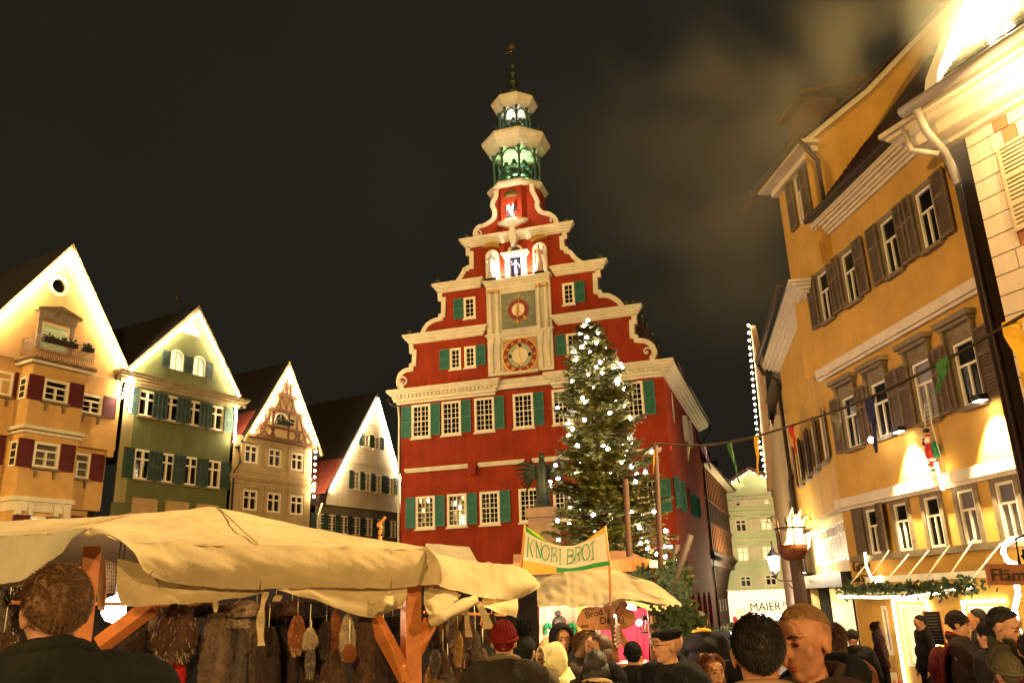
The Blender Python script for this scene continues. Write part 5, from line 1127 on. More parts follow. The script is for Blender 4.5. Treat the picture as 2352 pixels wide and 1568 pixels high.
# roof floodlight on its bracket and the whitewashed party wall it blazes on
mb = MB(); xw = uq+.5; mb.prism([(0, 0), (1, 0)], 0, 0) if False else None
zr_ = ze_+.55
t3 = math.tan(R(30)); pw_ = [(-1.0, zr_-.1), (5, zr_-.1+6*t2*.8), (5, zr_+2.2+6*t2*.9), (1.0, zr_+2.2+2*t3), (-.8, zr_+.5)]
v = [(xw-.5, y, z) for y, z in pw_]+[(xw-.2, y, z) for y, z in pw_]; n = len(pw_)
mb.add(v, [tuple(range(n)), tuple(range(2*n-1, n-1, -1))]+[(i, n+i, n+(i+1) % n, (i+1) % n) for i in range(n)]); mb.build('parapet_wall', mat('white limewash', (.8, .74, .6), .9, var=.05), hq)
fp = at(2312, 75, 14.2)
fl_ = thing('roof_floodlight', 'blazing floodlight on the roof edge at the top corner of the picture', 'floodlight', fp, RQ.rz)
mb = MB(); mb.box(-.45, .45, .05, .25, -.3, .3); mb.tube([(0, .15, -.3), (0, .3, -1.3)], .04, 6); mb.build('housing', iron, fl_)
mb = MB(); mb.box(-.42, .42, -.0, .04, -.27, .27); mb.build('lens', mat('blazing floodlight lens', (1, 1, 1), .5, emis=(1, .86, .55), estr=220, var=0), fl_)
lamp('floodlight_lamp', 'POINT', fp+Vector((-.45, -.35, -.1)), 1050, (1, .82, .42), .25)
lamp('cornice_uplight', 'POINT', RQ.pt(uq+1.6, ze_-.5, 1.1), 110, (1, .78, .42), .15)
lamp('cornice_uplight', 'POINT', RQ.pt(uq+3.4, ze_-.3, 1.2), 120, (1, .80, .45), .15)
lamp('floodlight_beam', 'SPOT', fp+Vector((-2.2, -2.6, -.6)), 14500, (1, .70, .30), .3, (-4, 14, 1.5), 95, .8)
# ------------------------------------------------------------------ lane beyond: half-timbered rear wing, pale green house, light string gable
jl = bpy.data.objects  # noqa
TS2 = Face(TS.pt(LB+.1, 0, -.1), aS+R(1)); t2_ = TS2.uv
hw2 = face_thing(TS2, 'half_timbered_wing', 'orange half-timbered wing with dark jetty brackets behind the red town hall', 'house')
wl = t2_(1688, 1200)[0]; wl = min(max(wl, 6), 34); ez = (t2_(1610, 1030, .6)[1]+t2_(1686, 1137, .6)[1])/2; jz = (t2_(1612, 1252)[1]+t2_(1684, 1290)[1])/2
pass  # print('wing', wl, t2_(1610, 1000), t2_(1686, 1137), jz, ez)
op = mat('orange render infill', (.52, .20, .07), .9, var=.15)
mb = MB(); mb.box(0, wl, 0, .3, jz, ez); mb.build('upper_wall', op, hw2)
mb = MB(); mb.box(0, wl, .9, 1.2, 0, jz-.9); mb.build('lower_wall', mat('pink render', (.45, .16, .09), .9, var=.15), hw2)
n = int(wl/1.1)
for i in range(n+1):
    x = wl*i/n; mb = MB(); mb.box(x-.09, x+.09, -.06, .02, jz, ez-.01); mb.build('timber_post', dtimber, hw2)
    mb = MB(); pts = [(x, .9, jz-3.4), (x, .75, jz-2.2), (x, .45, jz-1.1), (x, -.3, jz-.15)]; mb.tube(pts, .1, 5); mb.build('jetty_bracket', dtimber, hw2)
    mb = MB(); mb.box(x-.1, x+.1, .8, .95, 0, jz-.9); mb.build('timber_post', dtimber, hw2)
mb = MB()
for z in (jz+.1, jz+(ez-jz)*.34, jz+(ez-jz)*.62, ez-.2):
    mb.box(0, wl, -.085, -.005, z-.09, z+.09)
    for i in range(int(wl/.28)): mb.box(i*.28, i*.28+.12, -.16, -.086, z-.02, z+.12)
mb.build('carved_rails', timber, hw2)
mb = MB(); mb.box(0, wl, -.35, .1, jz-.25, jz-.02); mb.box(0, wl, -.05, .6, jz-.9, jz-.25); mb.build('jetty_beam', dtimber, hw2)
for i in range(n):
    x = wl*(i+.5)/n; mb = MB(); mb.box(x-.32, x+.32, -.03, .0, jz+(ez-jz)*.36, jz+(ez-jz)*.6); mb.build('window', dtimber, hw2)
    if i % 2 == 0: mb = MB(); mb.box(x-.35, x+.35, .84, .9, 1.0, 2.6); mb.build('window', glass, hw2)
mb = MB(); mb.add([(0, -.7, ez), (wl+.3, -.7, ez), (wl+.3, 4, ez+5.2), (0, 4, ez+5.2)], [(0, 1, 2, 3)]); mb.build('roof', roofm, hw2)
mb = MB(); mb.box(0, wl+.3, -.75, -.05, ez-.12, ez-.02); mb.build('eaves_board', cream, hw2)
for i in range(4): x = wl*(.15+.22*i); mb = MB(); mb.box(x, x+.9, .8, 2.2, ez+.6, ez+2.4); mb.prism([(x-.1, ez+2.4), (x+1, ez+2.4), (x+.45, ez+3.1)], .7, 2.3); mb.build('roof_dormer', roofm, hw2)
mb = MB(); mb.tube([(0, -.8, ez), (wl+.4, -.8, ez)], .1, 6); mb.tube([(wl+.3, -.8, ez), (wl+.3, -.5, ez-1.4), (wl+.1, -.1, ez-2.4), (wl+.1, -.1, jz), (wl+.1, .6, jz-1), (wl+.1, .6, 0)], .07, 6); mb.build('downpipe', gutm, hw2)

# pale green house closing the lane
E0 = at(1730, 1300, 76); EF = Face((E0.x, E0.y, GZ), R(96)); ef = EF.uv
he = face_thing(EF, 'lane_end_house', 'pale green gabled house with cream shutters closing the lane', 'house')
eL = ef(1683, 1200)[0]-1.5; eC = ef(1722, 1100)[0]; eR = 2*eC-eL+.6; zr = ef(1722, 1079)[1]; zw = (ef(1683, 1137)[1]+ef(1772, 1125)[1])/2
pg = mat('pale green plaster front', (.56, .64, .36), .9, var=.08)
cols = [1703, 1750, 1790]; rows_ = [(1147, 1162, [1701, 1727, 1755]), (1192, 1221, [1702, 1760]), (1256, 1289, [1707, 1764]), (1322, 1348, [1713, 1771])]
H = []
for (ya, yb, xs) in rows_:
    for x in xs:
        dx = (x-1702)*.035*1.4; a = ef(x, (ya+yb)/2-(x-1710)*.06); hh = (ef(x, ya)[1]-ef(x, yb)[1])/2; ww = .5; H.append((a[0]-ww, a[0]+ww, a[1]-hh, a[1]+hh))
mb = MB(); wallmesh(mb, [(eL, 2.6), (eR, 2.6), (eR, zw), (eC, zr), (eL, zw)], [rect(*h) for h in H], 0, .25); mb.build('wall', pg, he)
for i, h in enumerate(H):
    window(he, *h, style='cross', nx=1, ny=1, fw=.12, bar=.06, gm=roomw if i in (2, 4, 5, 6, 1) else glassb, sill=cream)
    shutter(he, h[0]-.6, h[0]-.12, h[2], h[3], cream, -.03, slats=False); shutter(he, h[1]+.12, h[1]+.6, h[2], h[3], cream, -.03, slats=False)
    mb = MB(); mb.box(h[0]-.15, h[1]+.15, -.12, 0, h[3]+.1, h[3]+.28); mb.build('lintel', cream, he)
mb = MB()
for y in (1131, 1175, 1237, 1305): z = ef(1722, y)[1]; mb.box(eL, eR, -.1, 0, z-.08, z+.08)
mb.build('string_course', cream, he)
zs1 = ef(1730, 1392)[1]
mb = MB(); mb.box(eL, eR, -.5, .3, 2.6, zs1+1.6-.1); mb.build('shop_fascia', cream, he)
text('MAIER', .95, iron, he, (ef(1719, 1390)[0], -.56, ef(1720, 1402)[1]), (R(90), 0, 0), ext=.03)
text('Papier', .62, mat('brown letters', (.25, .08, .02), .6), he, (ef(1795, 1390)[0], -.56, ef(1800, 1392)[1]), (R(90), 0, 0), ext=.03)
mb = MB(); mb.box(ef(1690, 1400)[0], ef(1710, 1400)[0], -.9, -.55, ef(1700, 1408)[1], ef(1700, 1396)[1]); mb.build('lit_awning', roomw, he)
mb = MB(); mb.box(eL, eR, .3, .6, 0, 2.6); mb.build('ground_floor', roomy, he)
for s_ in (-1, 1):
    mb = MB(); e = eL-.3 if s_ < 0 else eR+.3; L = math.hypot(e-eC, zr-zw); nz = abs(e-eC)/L; nx = (zr-zw)/L*s_; q = [(eC, zr), (e, zw-.2), (e+nx*.25, zw-.2+nz*.25), (eC, zr+.35)]; mb.prism(q if s_ > 0 else q[::-1], -.4, 10); mb.build('roof', roofm, he)
verge_lights(EF, 'light_string', 'light string edging the pale green gable at the end of the lane', [vl(eC, zr, eL-.2, zw), vl(eC, zr, eR+.2, zw)], .35, .5, r=.04)
# market stall roofs and coloured lights in front of it
so = at(1740, 1425, 40); st_ = thing('distant_stall', 'distant stall with fir covered roof and coloured lights in the lane', 'stall', (so.x, so.y, GZ))
zt_ = so.z-GZ; mb = MB(); mb.box(-2, 2, 0, 2, 0, zt_-.7); mb.build('booth', timber, st_)
mb = MB()
for i in range(700): p = Vector((random.uniform(-2.2, 2.2), random.uniform(-.3, .3), zt_-.5+random.uniform(-.35, .35))); a = random.uniform(0, 6.3); d = Vector((math.cos(a), 0, math.sin(a)))*random.uniform(.12, .3); mb.add([p, p+d*.5+Vector((0, 0, .05)), p+d, p+d*.5-Vector((0, .05, .05))], [(0, 1, 2, 3)])
mb.build('fir_garland', fir, st_)
bulbs(st_, [(random.uniform(-2, 2), -.35, zt_-.6+random.uniform(-.2, .15)) for i in range(14)], bulbw, .05)
bulbs(st_, [(random.uniform(-.9, 1.0), -.4, zt_+random.uniform(-.05, .35)) for i in range(10)], mat('lit violet bulb', (1, 1, 1), emis=(.6, .45, 1), estr=40, var=0), .07)
mb = MB(); 
for i in range(4): mb.ell((-1.1+i*.35, -.35, zt_+random.uniform(0, .35)), (.12, .08, .16), 6)
mb.build('red_figures', rd, st_)

# cream and grey houses between the lane and the ochre house
N0 = at(1790, 1100, 33); HN = azim(1640)+math.pi; NF = Face((RG.pt(gL-.1, 0, -.4).x, RG.pt(gL-.1, 0, -.4).y, GZ), HN); nf = NF.uv
hn = face_thing(NF, 'lane_house', 'tall cream lane house with grey timber bay between torch and ochre house', 'house')
ztn = nf(1752, 1000, 0)[1]; nl = nf(1742, 1250)[0]; nl = max(nl, -16)
lanec = mat('cream lane plaster', (.60, .46, .26), .9, var=.1, stain=.2)
ztn = (nf(1790, 860)[1])
mb = MB(); wins = [(nl*f-.35, nl*f+.35, z, z+1.5) for f in (.15, .4, .65, .88) for z in (4.4, 7.4)]; wallmesh(mb, rect(nl, 0, 0, 11.0), [rect(*w_) for w_ in wins], 0, .2); mb.build('wall', lanec, hn)
for w_ in wins: window(hn, *w_, style='cross', fw=.08); shutter(hn, w_[0]-.4, w_[0]-.02, w_[2], w_[3], bshut, -.03, rz=-.3); shutter(hn, w_[1]+.02, w_[1]+.4, w_[2], w_[3], bshut, -.03, rz=-.3)
mb = MB(); mb.box(-3.2, -.2, -.45, 0, 3.1, 6.6); mb.prism([(-3.2, 6.6), (-.2, 6.6), (-.4, 7.0), (-3.0, 7.0)], -.4, 0); mb.build('timber_bay', mat('grey bay plaster', (.30, .23, .13), .9, stain=.2), hn)
for i in range(4): mb = MB(); mb.box(-3.0+i*.7, -2.55+i*.7, -.50, -.45, 4.4, 5.9); mb.build('shutter', bshut, hn)
mb = MB(); mb.box(-4.5, -.2, -.30, 0, 2.75, 3.05); mb.build('ledge', gyplast, hn)
for x in (-2.4, -1.3): window(hn, x, x+.5, .9, 2.6, y=-.02, style='grid1', nx=1, ny=3, gm=roomy, fw=.05)
mb = MB(); mb.box(nl-.2, .1, -.5, 3, 11.0, 11.15); mb.build('eaves', gyplast, hn)
mb = MB(); mb.tube([(-.1, -.2, 10.8), (-.1, -.2, 6.9), (-.1, -.55, 6.5), (-.1, -.55, 3.2), (-.15, -.2, 2.9), (-.15, -.2, 0)], .08, 8); mb.build('downpipe', gutm, hn)
mb = MB(); mb.add([(nl-.2, -.5, 11.2), (.1, -.5, 11.2), (.1, 4, 15), (nl-.2, 4, 15)], [(0, 1, 2, 3)]); mb.build('roof', roofm, hn)
# the next gable, seen edge on, with its string of lights
G0 = at(1758, 1000, 44); GF = Face((G0.x, G0.y, GZ), azim(1700)+math.pi); gf = GF.uv
hg = face_thing(GF, 'lane_gable_house', 'peach house farther down the lane seen edge on under a line of lights', 'house')
zt_ = gf(1722, 752)[1]
gp = [at(1721, 748, 40.0), at(1724, 800, 40.6), at(1733, 900, 41.6), at(1741, 1000, 42.8), at(1757, 1070, 43.6), at(1771, 1128, 44.4)]
ztop = gp[0].z-GZ
loc_ = FM(GF).inverted()
gl3 = [loc_ @ p for p in gp]
mb = MB(); ys = np.mean([p.y for p in gl3])
out = [(p.x, p.z) for p in gl3]; xs_ = [p[0] for p in out]
mb.prism([(xs_[0]+.0, out[0][1])]+out[1:]+[(out[-1][0]+1.2, out[-1][1]), (out[0][0]+3.2, out[0][1]-3)] if True else out, ys+.05, ys+.3); mb.build('gable_wall', peach, hg)
mb = MB(); mb.box(min(xs_)-.2, max(xs_)+6, ys+.3, ys+6, 0, out[-1][1]+2); mb.build('wall', lanec, hg)
lg = thing('light_string', 'nearly vertical line of bright lights high over the lane', 'string lights', (0, 0, 0), 0, 'light strings along the gables')
mb = MB(); mb.tube(gp, .02, 4); mb.build('cable', iron, lg)
P = []
for a, b in zip(gp[:-1], gp[1:]):
    n = max(1, int((b-a).length/.3)); P += [a.lerp(b, i/n)+Vector((-.06, -.08, 0)) for i in range(n)]
bulbs(lg, P, bulbw, .06)
# wall lantern in the lane
lp = at(1777, 1288, 30); ln_ = thing('street_lantern', 'lit wall lantern on a scrolled bracket in front of the pale green house', 'street lamp', lp)
mb = MB(); mb.lathe([(.13, -.32), (.22, .12), (.20, .16)], (0, 0, 0), 6, sm=False); mb.build('glass', mat('lit lantern glass', (1, 1, 1), emis=(1, .86, .85), estr=14, var=0), ln_)
mb = MB(); mb.lathe([(.25, .16), (.10, .34), (.05, .42), (.015, .7)], (0, 0, 0), 6, sm=False); mb.lathe([(.02, -.6), (.06, -.5), (.14, -.33)], (0, 0, 0), 6); mb.build('cap', iron, ln_)
mb = MB(); mb.tube([(0, 0, -.55), (.15, 0, -.66), (.5, 0, -.68), (1.05, .2, -.68)], .025, 5); mb.tube([(.3, 0, -.68), (.6, .1, -.95), (1.0, .2, -1.0)], .02, 5); mb.build('bracket', iron, ln_)
lamp('lantern_lamp', 'POINT', lp+Vector((-.1, -.5, 0)), 400, (1, .85, .6), .2)
lamp('lane_fill_light', 'POINT', at(1768, 1320, 65), 1900, (1, .80, .45), .3)  # unseen fill light added to brighten the pale green house
lamp('lane_fill_light', 'POINT', at(1735, 1380, 36)+Vector((0, 0, 1.0)), 220, (1, .75, .4), .3)  # unseen fill light added in front of the distant stall

# fire basket on its post
tp = at(1822, 1272, 11.5); tr = thing('fire_basket', 'burning fire bowl with an open scrolled iron rim on a thick dark post', 'fire bowl', (tp.x, tp.y, GZ))
zb_ = tp.z-GZ
mb = MB(); mb.lathe([(.085, 0), (.085, zb_-.05), (.06, zb_)], (.02, 0, 0), 10); mb.build('post', dtimber, tr)
mb = MB(); mb.lathe([(.03, -.10), (.13, -.06), (.19, .02), (.20, .12), (.185, .12), (.17, .03), (.02, -.02)], (0, 0, zb_), 16); mb.build('bowl', mat('rusty iron bowl', (.10, .03, .012), .7, metal=.3, var=.4, vscale=10), tr)
mb = MB()
for a in np.linspace(0, 2*math.pi, 7)[:-1]:
    c, s_ = math.cos(a+.4), math.sin(a+.4); pts = [(c*.19, s_*.19, zb_+.1), (c*.2, s_*.2, zb_+.42), (c*.23, s_*.23, zb_+.5), (c*.29, s_*.29, zb_+.5), (c*.30, s_*.30, zb_+.45), (c*.27, s_*.27, zb_+.43)]; mb.tube(pts, .010, 5)
mb.lathe([(.195, .33), (.21, .33), (.21, .35), (.195, .35)], (0, 0, zb_), 16); mb.build('scroll_rim', iron, tr)
flm = bpy.data.materials.new('flame'); flm.use_nodes = True; n_ = flm.node_tree; n_.nodes.clear()
ou = n_.nodes.new('ShaderNodeOutputMaterial'); em = n_.nodes.new('ShaderNodeEmission'); em.inputs[0].default_value = (1, .56, .16, 1); em.inputs[1].default_value = 5; lw = n_.nodes.new('ShaderNodeLayerWeight'); lw.inputs[0].default_value = .35; tr0 = n_.nodes.new('ShaderNodeBsdfTransparent'); mx0 = n_.nodes.new('ShaderNodeMixShader'); n_.links.new(lw.outputs['Facing'], mx0.inputs[0]); n_.links.new(em.outputs[0], mx0.inputs[1]); n_.links.new(tr0.outputs[0], mx0.inputs[2]); n_.links.new(mx0.outputs[0], ou.inputs[0])
rr_ = random.Random(5)
for i in range(13):
    mb = MB(); a = rr_.uniform(0, 6.28); d = rr_.uniform(0, .12); x, y = d*math.cos(a), d*math.sin(a)*.8; h = rr_.uniform(.28, .52)*(1.15-d*4); lean = rr_.uniform(.02, .26)
    pts = [(x, y, zb_+.05), (x+lean*.3, y, zb_+.05+h*.35), (x+lean*.5+rr_.uniform(-.03, .03), y, zb_+.05+h*.7), (x+lean, y, zb_+.05+h)]
    mb.tube(pts, [.07, .075, .045, .006], 8); mb.build('flame', flm, tr)
lamp('fire_lamp', 'POINT', (tp.x+.05, tp.y-.15, zb_+GZ+.38), 130, (1, .42, .10), .12)

# ------------------------------------------------------------------ fountain column with winged figure, tree, poles
sp_ = at(1250, 1200, 26); ft = thing('monument', 'square sandstone pillar carrying a winged bronze figure in front of the red facade', 'monument', (sp_.x, sp_.y, GZ), R(-12))
ztp = at(1250, 1167, 26).z-GZ
mb = MB(); mb.box(-.42, .42, -.42, .42, 0, ztp-.3); mb.box(-.5, .5, -.5, .5, ztp-.3, ztp-.12); mb.box(-.46, .46, -.46, .46, ztp-.12, ztp); mb.build('pillar', stone, ft)
mb = MB(); mb.lathe([(.34, 0), (.30, .1), (.2, .3), (.22, .6), (.17, .9), (.2, 1.2), (.14, 1.4), (.08, 1.5)], (0, 0, ztp), 10, sy=.8); mb.ell((.02, -.05, ztp+1.6), (.11, .13, .13), 8); mb.tube([(.0, -.1, ztp+1.62), (-.02, -.25, ztp+1.58)], .03, 5, r2=.01)
mb.build('bronze_figure', bronze, ft)
for s_ in (-1, 1):
    mb = MB(); 
    for i in range(7):
        f = i/6; a = (.12*s_, .1, ztp+1.25-.05*i); b = (s_*(.95-.06*i), .2, ztp+1.42-.15*i); mb.tube([a, ((a[0]+b[0])/2, .15, max(a[2], b[2])+.04), b], [.07, .075, .02], 5)
    mb.build('wing', bronze, ft)

tb = at(1425, 1360, 21); tz0 = GZ; ttop = at(1351, 745, 21).z; TH_ = ttop-GZ
tree = thing('christmas_tree', 'tall fir tree hung with cool white lights in front of the town hall', 'tree', (tb.x, tb.y, GZ)); top_x = at(1351, 745, 21).x-tb.x
mb = MB(); mb.tube([(0, 0, 0), (top_x*.5, 0, TH_*.5), (top_x, 0, TH_-.1)], .16, 8, r2=.015); mb.build('trunk', timber, tree)
rt = random.Random(11); tips = []
fm_ = []; needle = MB(); limb = MB()
def hw_at(t): return float(np.interp(1-t, [0, .04, .12, .25, .45, .7, .85, 1], [.05, .26, .58, .90, 1.22, 1.60, 1.55, 1.2]))
for i in range(430):
    t = (i/430)**.95*.90+.10; a = i*2.399+rt.uniform(-.3, .3); L = hw_at(min(t, 1))*rt.uniform(.62, 1.18); z = t*TH_; cx = top_x*t
    dr = -.30+.5*t+rt.uniform(-.1, .1); up = .35
    P = []
    for k in range(6):
        f = k/5; P.append(Vector((cx+math.cos(a)*L*f, math.sin(a)*L*f, z+L*(dr*f+up*f*f*.6))))
    limb.tube(P, .022*(1.3-t), 3, r2=.006)
    tips.append((P[-1], P[3], t))
    for k in range(int(12+L*34)):
        f = .12+.88*rt.random()**.8; j = min(4, int(f*5)); p = P[j].lerp(P[j+1], f*5-j); side = rt.choice((-1, 1)); al = a+side*rt.uniform(.5, 1.1); l2 = rt.uniform(.14, .36)*(1.15-f*.4)
        d = Vector((math.cos(al), math.sin(al), rt.uniform(-.35, .12)))*l2; nrm = Vector((0, 0, 1)); w2_ = d.cross(nrm).normalized()*rt.uniform(.018, .035)
        # a twig: four needle sprays along it
        for q in range(5):
            g = q/5; c = p+d*g; e = d*.30; ww_ = w2_*(2.2-1.4*g)
            needle.add([c, c+e*.7+ww_*1.5+Vector((0, 0, rt.uniform(-.03, .03))), c+e*1.1], [(0, 1, 2)]); needle.add([c, c+e*.7-ww_*1.5+Vector((0, 0, rt.uniform(-.03, .03))), c+e*1.1], [(0, 1, 2)])
            if q < 3: needle.add([c, c+e*.6+Vector((0, 0, -.05)), c+e*1.0], [(0, 1, 2)])
limb.build('branches', timber, tree, kind='stuff')
o = needle.build('crown', mat('fir needles', (.17, .175, .035), .7, var=.5, vscale=3.5), tree, kind='stuff')
LT = []
for (tip, p3, t) in tips:
    if rt.random() < .32: LT.append(tip+Vector((0, 0, .03)))
    elif rt.random() < .12: LT.append(p3+Vector((0, 0, .05)))
LT.append(Vector((top_x, 0, TH_+.12)))
bulbs(tree, LT, bulbt, .048)
mb = MB(); mb.tube([(top_x, 0, TH_-.15), (top_x, 0, TH_+.3)], .012, 4, r2=.004); mb.build('leader', timber, tree)
# poles
for (px, py0, py1, d, lb, r_) in ((1437, 1100, 1365, 13.5, 'rough wooden pole standing nearer the tree trunk, without bunting', .055), (1505, 1018, 1400, 12.0, 'rough wooden pole that carries the bunting rope', .045)):
    a = at(px, py0, d); b = at(px+2, py1, d); o_ = thing('wooden_pole', lb, 'pole', (a.x, a.y, GZ)); mb = MB(); mb.tube([(b.x-a.x, 0, 0), (0, 0, a.z-GZ)], r_*1.2, 8, r2=r_*.8); mb.build('pole', mat('rough brown pole', (.05, .018, .007), .8, var=.4, vscale=8), o_)
    if d < 13: pole_top = a
for (p, q, d, lb) in (((1587, 1228), (1545, 1350), 11.6, 'slanting log leaning over the stall roof, the thicker right one'), ((1556, 1250), (1537, 1320), 12.6, 'short slanting log between the tree and the leaning log')):
    a = at(*p, d); b = at(*q, d); mb = MB(); b2 = b+(b-a)*1.3; mb.tube([a-b2, Vector((0, 0, 0))], .045, 8); o_ = mb.build('log', dtimber, None, loc=b2); tag(o_, lb, 'log', 'slanting logs by the stall')
# bunting: rope from far right over the pole and into the tree
bt = thing('bunting', 'sagging rope of coloured pennants across the square', 'bunting', (0, 0, 0))
rp = [(2420, 690, 5.6), (2352, 722, 5.8), (2193, 815, 6.4), (1985, 918, 7.6), (1805, 981, 9.3), (1700, 1010, 10.2), (1620, 1022, 10.9), (1540, 1021, 11.6), (1505, 1018, 12.0)]
rp2 = [(1505, 1018, 12.0), (1470, 1046, 12.6), (1442, 1084, 13.3)]
RPt = [at(*p) for p in rp]
def crv(P, n=6):
    out = []
    for i in range(len(P)-1):
        p0 = P[max(0, i-1)]; p1 = P[i]; p2 = P[i+1]; p3 = P[min(len(P)-1, i+2)]
        for k in range(n):
            t = k/n; out.append(.5*((2*p1)+(p2-p0)*t+(2*p0-5*p1+4*p2-p3)*t*t+(-p0+3*p1-3*p2+p3)*t**3))
    out.append(P[-1]); return out
mb = MB(); mb.tube(crv(RPt), .014, 5); mb.tube(crv([at(*p) for p in rp2]), .014, 5); mb.build('rope', mat('tarred rope', (.05, .03, .02), .8), bt)
fc = {'y': mat('yellow pennant cloth', (.75, .42, .03), .8), 'g': mat('green pennant cloth', (.05, .16, .05), .8), 'b': mat('dark blue pennant cloth', (.015, .02, .10), .8), 'r': mat('red pennant cloth', (.5, .025, .015), .8), 'e': mat('grey pennant cloth', (.16, .15, .12), .8), 'v': mat('violet pennant cloth', (.10, .06, .16), .8)}
pen = [((2300, 742), (2352, 722), (2362, 905), 5.95, 'y'), ((2153, 828), (2193, 812), (2150, 905), 6.5, 'g'), ((1987, 917), (2011, 908), (2012, 1040), 7.5, 'b'), ((1908, 947), (1935, 938), (1925, 1010), 8.3, 'e'), ((1811, 980), (1824, 976), (1828, 1042), 9.2, 'r'), ((1732, 1002), (1744, 1000), (1740, 1096), 9.9, 'y'), ((1669, 1018), (1681, 1016), (1698, 1110), 10.5, 'g'), ((1608, 1023), (1622, 1023), (1632, 1078), 11.0, 'v'), ((1576, 1022), (1586, 1023), (1581, 1058), 11.3, 'e'), ((1533, 1020), (1545, 1021), (1540, 1034), 11.7, 'r'), ((1500, 1032), (1507, 1032), (1500, 1090), 12.0, 'y')]
for a, b, c, d, k in pen:
    A3, B3, C3 = at(*a, d), at(*b, d), at(*c, d-.05); mb = MB(); n = 6; w0 = (B3-A3)
    for i in range(n):
        f0, f1 = i/n, (i+1)/n; off = lambda f: Vector((0, math.sin(f*9)*.03, 0))
        mb.add([A3.lerp(C3, f0)+off(f0), A3.lerp(B3, .5).lerp(C3, f0)-off(f0)-Vector((0, .03, 0)), B3.lerp(C3, f0)+off(f0), A3.lerp(C3, f1)+off(f1), A3.lerp(B3, .5).lerp(C3, f1)-off(f1)-Vector((0, .03, 0)), B3.lerp(C3, f1)+off(f1)], [(0, 1, 4, 3), (1, 2, 5, 4)])
    mb.build('pennant', fc[k], bt)
# ------------------------------------------------------------------ market tents
canvas = mat('sand coloured canvas', (.47, .36, .19), .9, var=.12, vscale=1.6, bump=.16, bscale=30, stain=.20)
canvasg = mat('grey brown canvas', (.26, .20, .11), .9, var=.25, vscale=2.5, bump=.2, bscale=7, stain=.25)
def cat_(P, n):
    if len(P) == 2: return [P[0].lerp(P[1], k/n) for k in range(n+1)]
    return crv(P, n)
def canvas_sheet(rows, name, m, parent, nu=6, nv=6, wr=.012, sag=0, seed=0, fold=0):
    """a hanging or stretched cloth through rows of (px, py, dist) control points"""
    R3 = [[at(*p) if not isinstance(p, Vector) else p for p in r] for r in rows]
    Rr = [cat_(r, nu) for r in R3]; n = min(len(r) for r in Rr); cols = [cat_([r[i] for r in Rr], nv) for i in range(n)]; m_ = len(cols[0]); V = []
    for i, c in enumerate(cols):
        for j, p in enumerate(c):
            q_ = Vector((p.x*3.2+p.z*4, p.y*1.5, p.z*1.2-p.x*.8)); k = noise.noise(p*1.7+Vector((seed, 0, 0)))*wr*1.3+abs(noise.noise(q_*1.6+Vector((0, seed, 0))))*wr*1.3+abs(noise.noise(q_*3.7+Vector((0, seed, 0))))*wr*.7
            f = fold*math.sin(i*1.35+seed+math.sin(i*.6)*1.2)*(j/(m_-1)) if fold else 0
            V.append(p+Vector((0, -k-f, k*.8)))
    mb = MB(); mb.add(V, [(i*m_+j, (i+1)*m_+j, (i+1)*m_+j+1, i*m_+j+1) for i in range(n-1) for j in range(m_-1)], 0, True)
    return mb.build(name, m, parent)
ft_ = thing('fur_stall', 'large sand coloured canvas market tent on pine posts, hung with furs', 'market stall', (0, 0, 0))
ED = [(-80, 1240, 5.5), (100, 1229, 5.42), (200, 1215, 5.35), (290, 1246, 5.45), (450, 1253, 5.7), (600, 1258, 5.95), (784, 1266, 6.2), (985, 1262, 6.5)]
TP = [(-80, 1202, 7.4), (100, 1193, 7.6), (250, 1186, 7.7), (345, 1178, 7.8), (430, 1170, 7.9), (500, 1166, 8.0), (700, 1211, 7.5), (984, 1258, 6.56)]
MID = [((a[0]+b[0])/2, (a[1]+b[1])/2+2, (a[2]+b[2])/2) for a, b in zip(ED, TP)]
canvas_sheet([TP, MID, ED], 'roof', canvas, ft_, 14, 14, .010)
# back slopes of the same roof
BK = [(-80, 1300, 9.5), (100, 1300, 9.8), (250, 1300, 10), (345, 1300, 10), (430, 1300, 10), (500, 1300, 10.2), (700, 1300, 10), (1000, 1300, 9)]
canvas_sheet([TP, BK], 'roof', canvas, ft_, 4, 4, .01)
mb = MB()
for a, b in (((500, 1166, 7.98), (601, 1258, 5.94)), ((300, 1181, 7.7), (30, 1235, 5.45)), ((300, 1181, 7.7), (110, 1228, 5.4))):
    A3, B3 = at(*a), at(*b); mb.tube([A3+Vector((0, 0, .008)), A3.lerp(B3, .5)+Vector((0, 0, .004)), B3+Vector((0, -.005, .006))], .006, 4)
mb.build('seam', mat('seam thread', (.30, .20, .08), .9), ft_)
V1T = [(205, 1214, 5.34), (240, 1221, 5.36), (290, 1246, 5.44), (370, 1250, 5.55), (450, 1253, 5.7), (600, 1258, 5.95), (784, 1266, 6.2), (900, 1264, 6.36), (985, 1262, 6.5)]
V1B = [(190, 1240, 5.3), (262, 1238, 5.28), (308, 1272, 5.3), (345, 1325, 5.42), (430, 1348, 5.62), (600, 1357, 5.9), (784, 1356, 6.15), (900, 1353, 6.3), (978, 1346, 6.42)]
mb = MB(); mb.tube(crv([at(a, b-1, c-.02) for a, b, c in V1T], 6), .005, 4)
for q0, q1 in zip(V1T[3::2], V1B[3::2]): mb.tube([at(*q0)+Vector((0, -.03, 0)), at(q0[0], (q0[1]+q1[1])/2, q0[2]-.09), at(*q1)+Vector((0, -.03, 0))], .004, 4)
mb.build('seam', _M['seam thread'], ft_)
V1M = [((a[0]+b[0])/2, (a[1]+b[1])/2, (a[2]+b[2])/2-.05) for a, b in zip(V1T, V1B)]
canvas_sheet([V1T, V1M, V1B], 'valance', canvas, ft_, 14, 10, .022, seed=3)
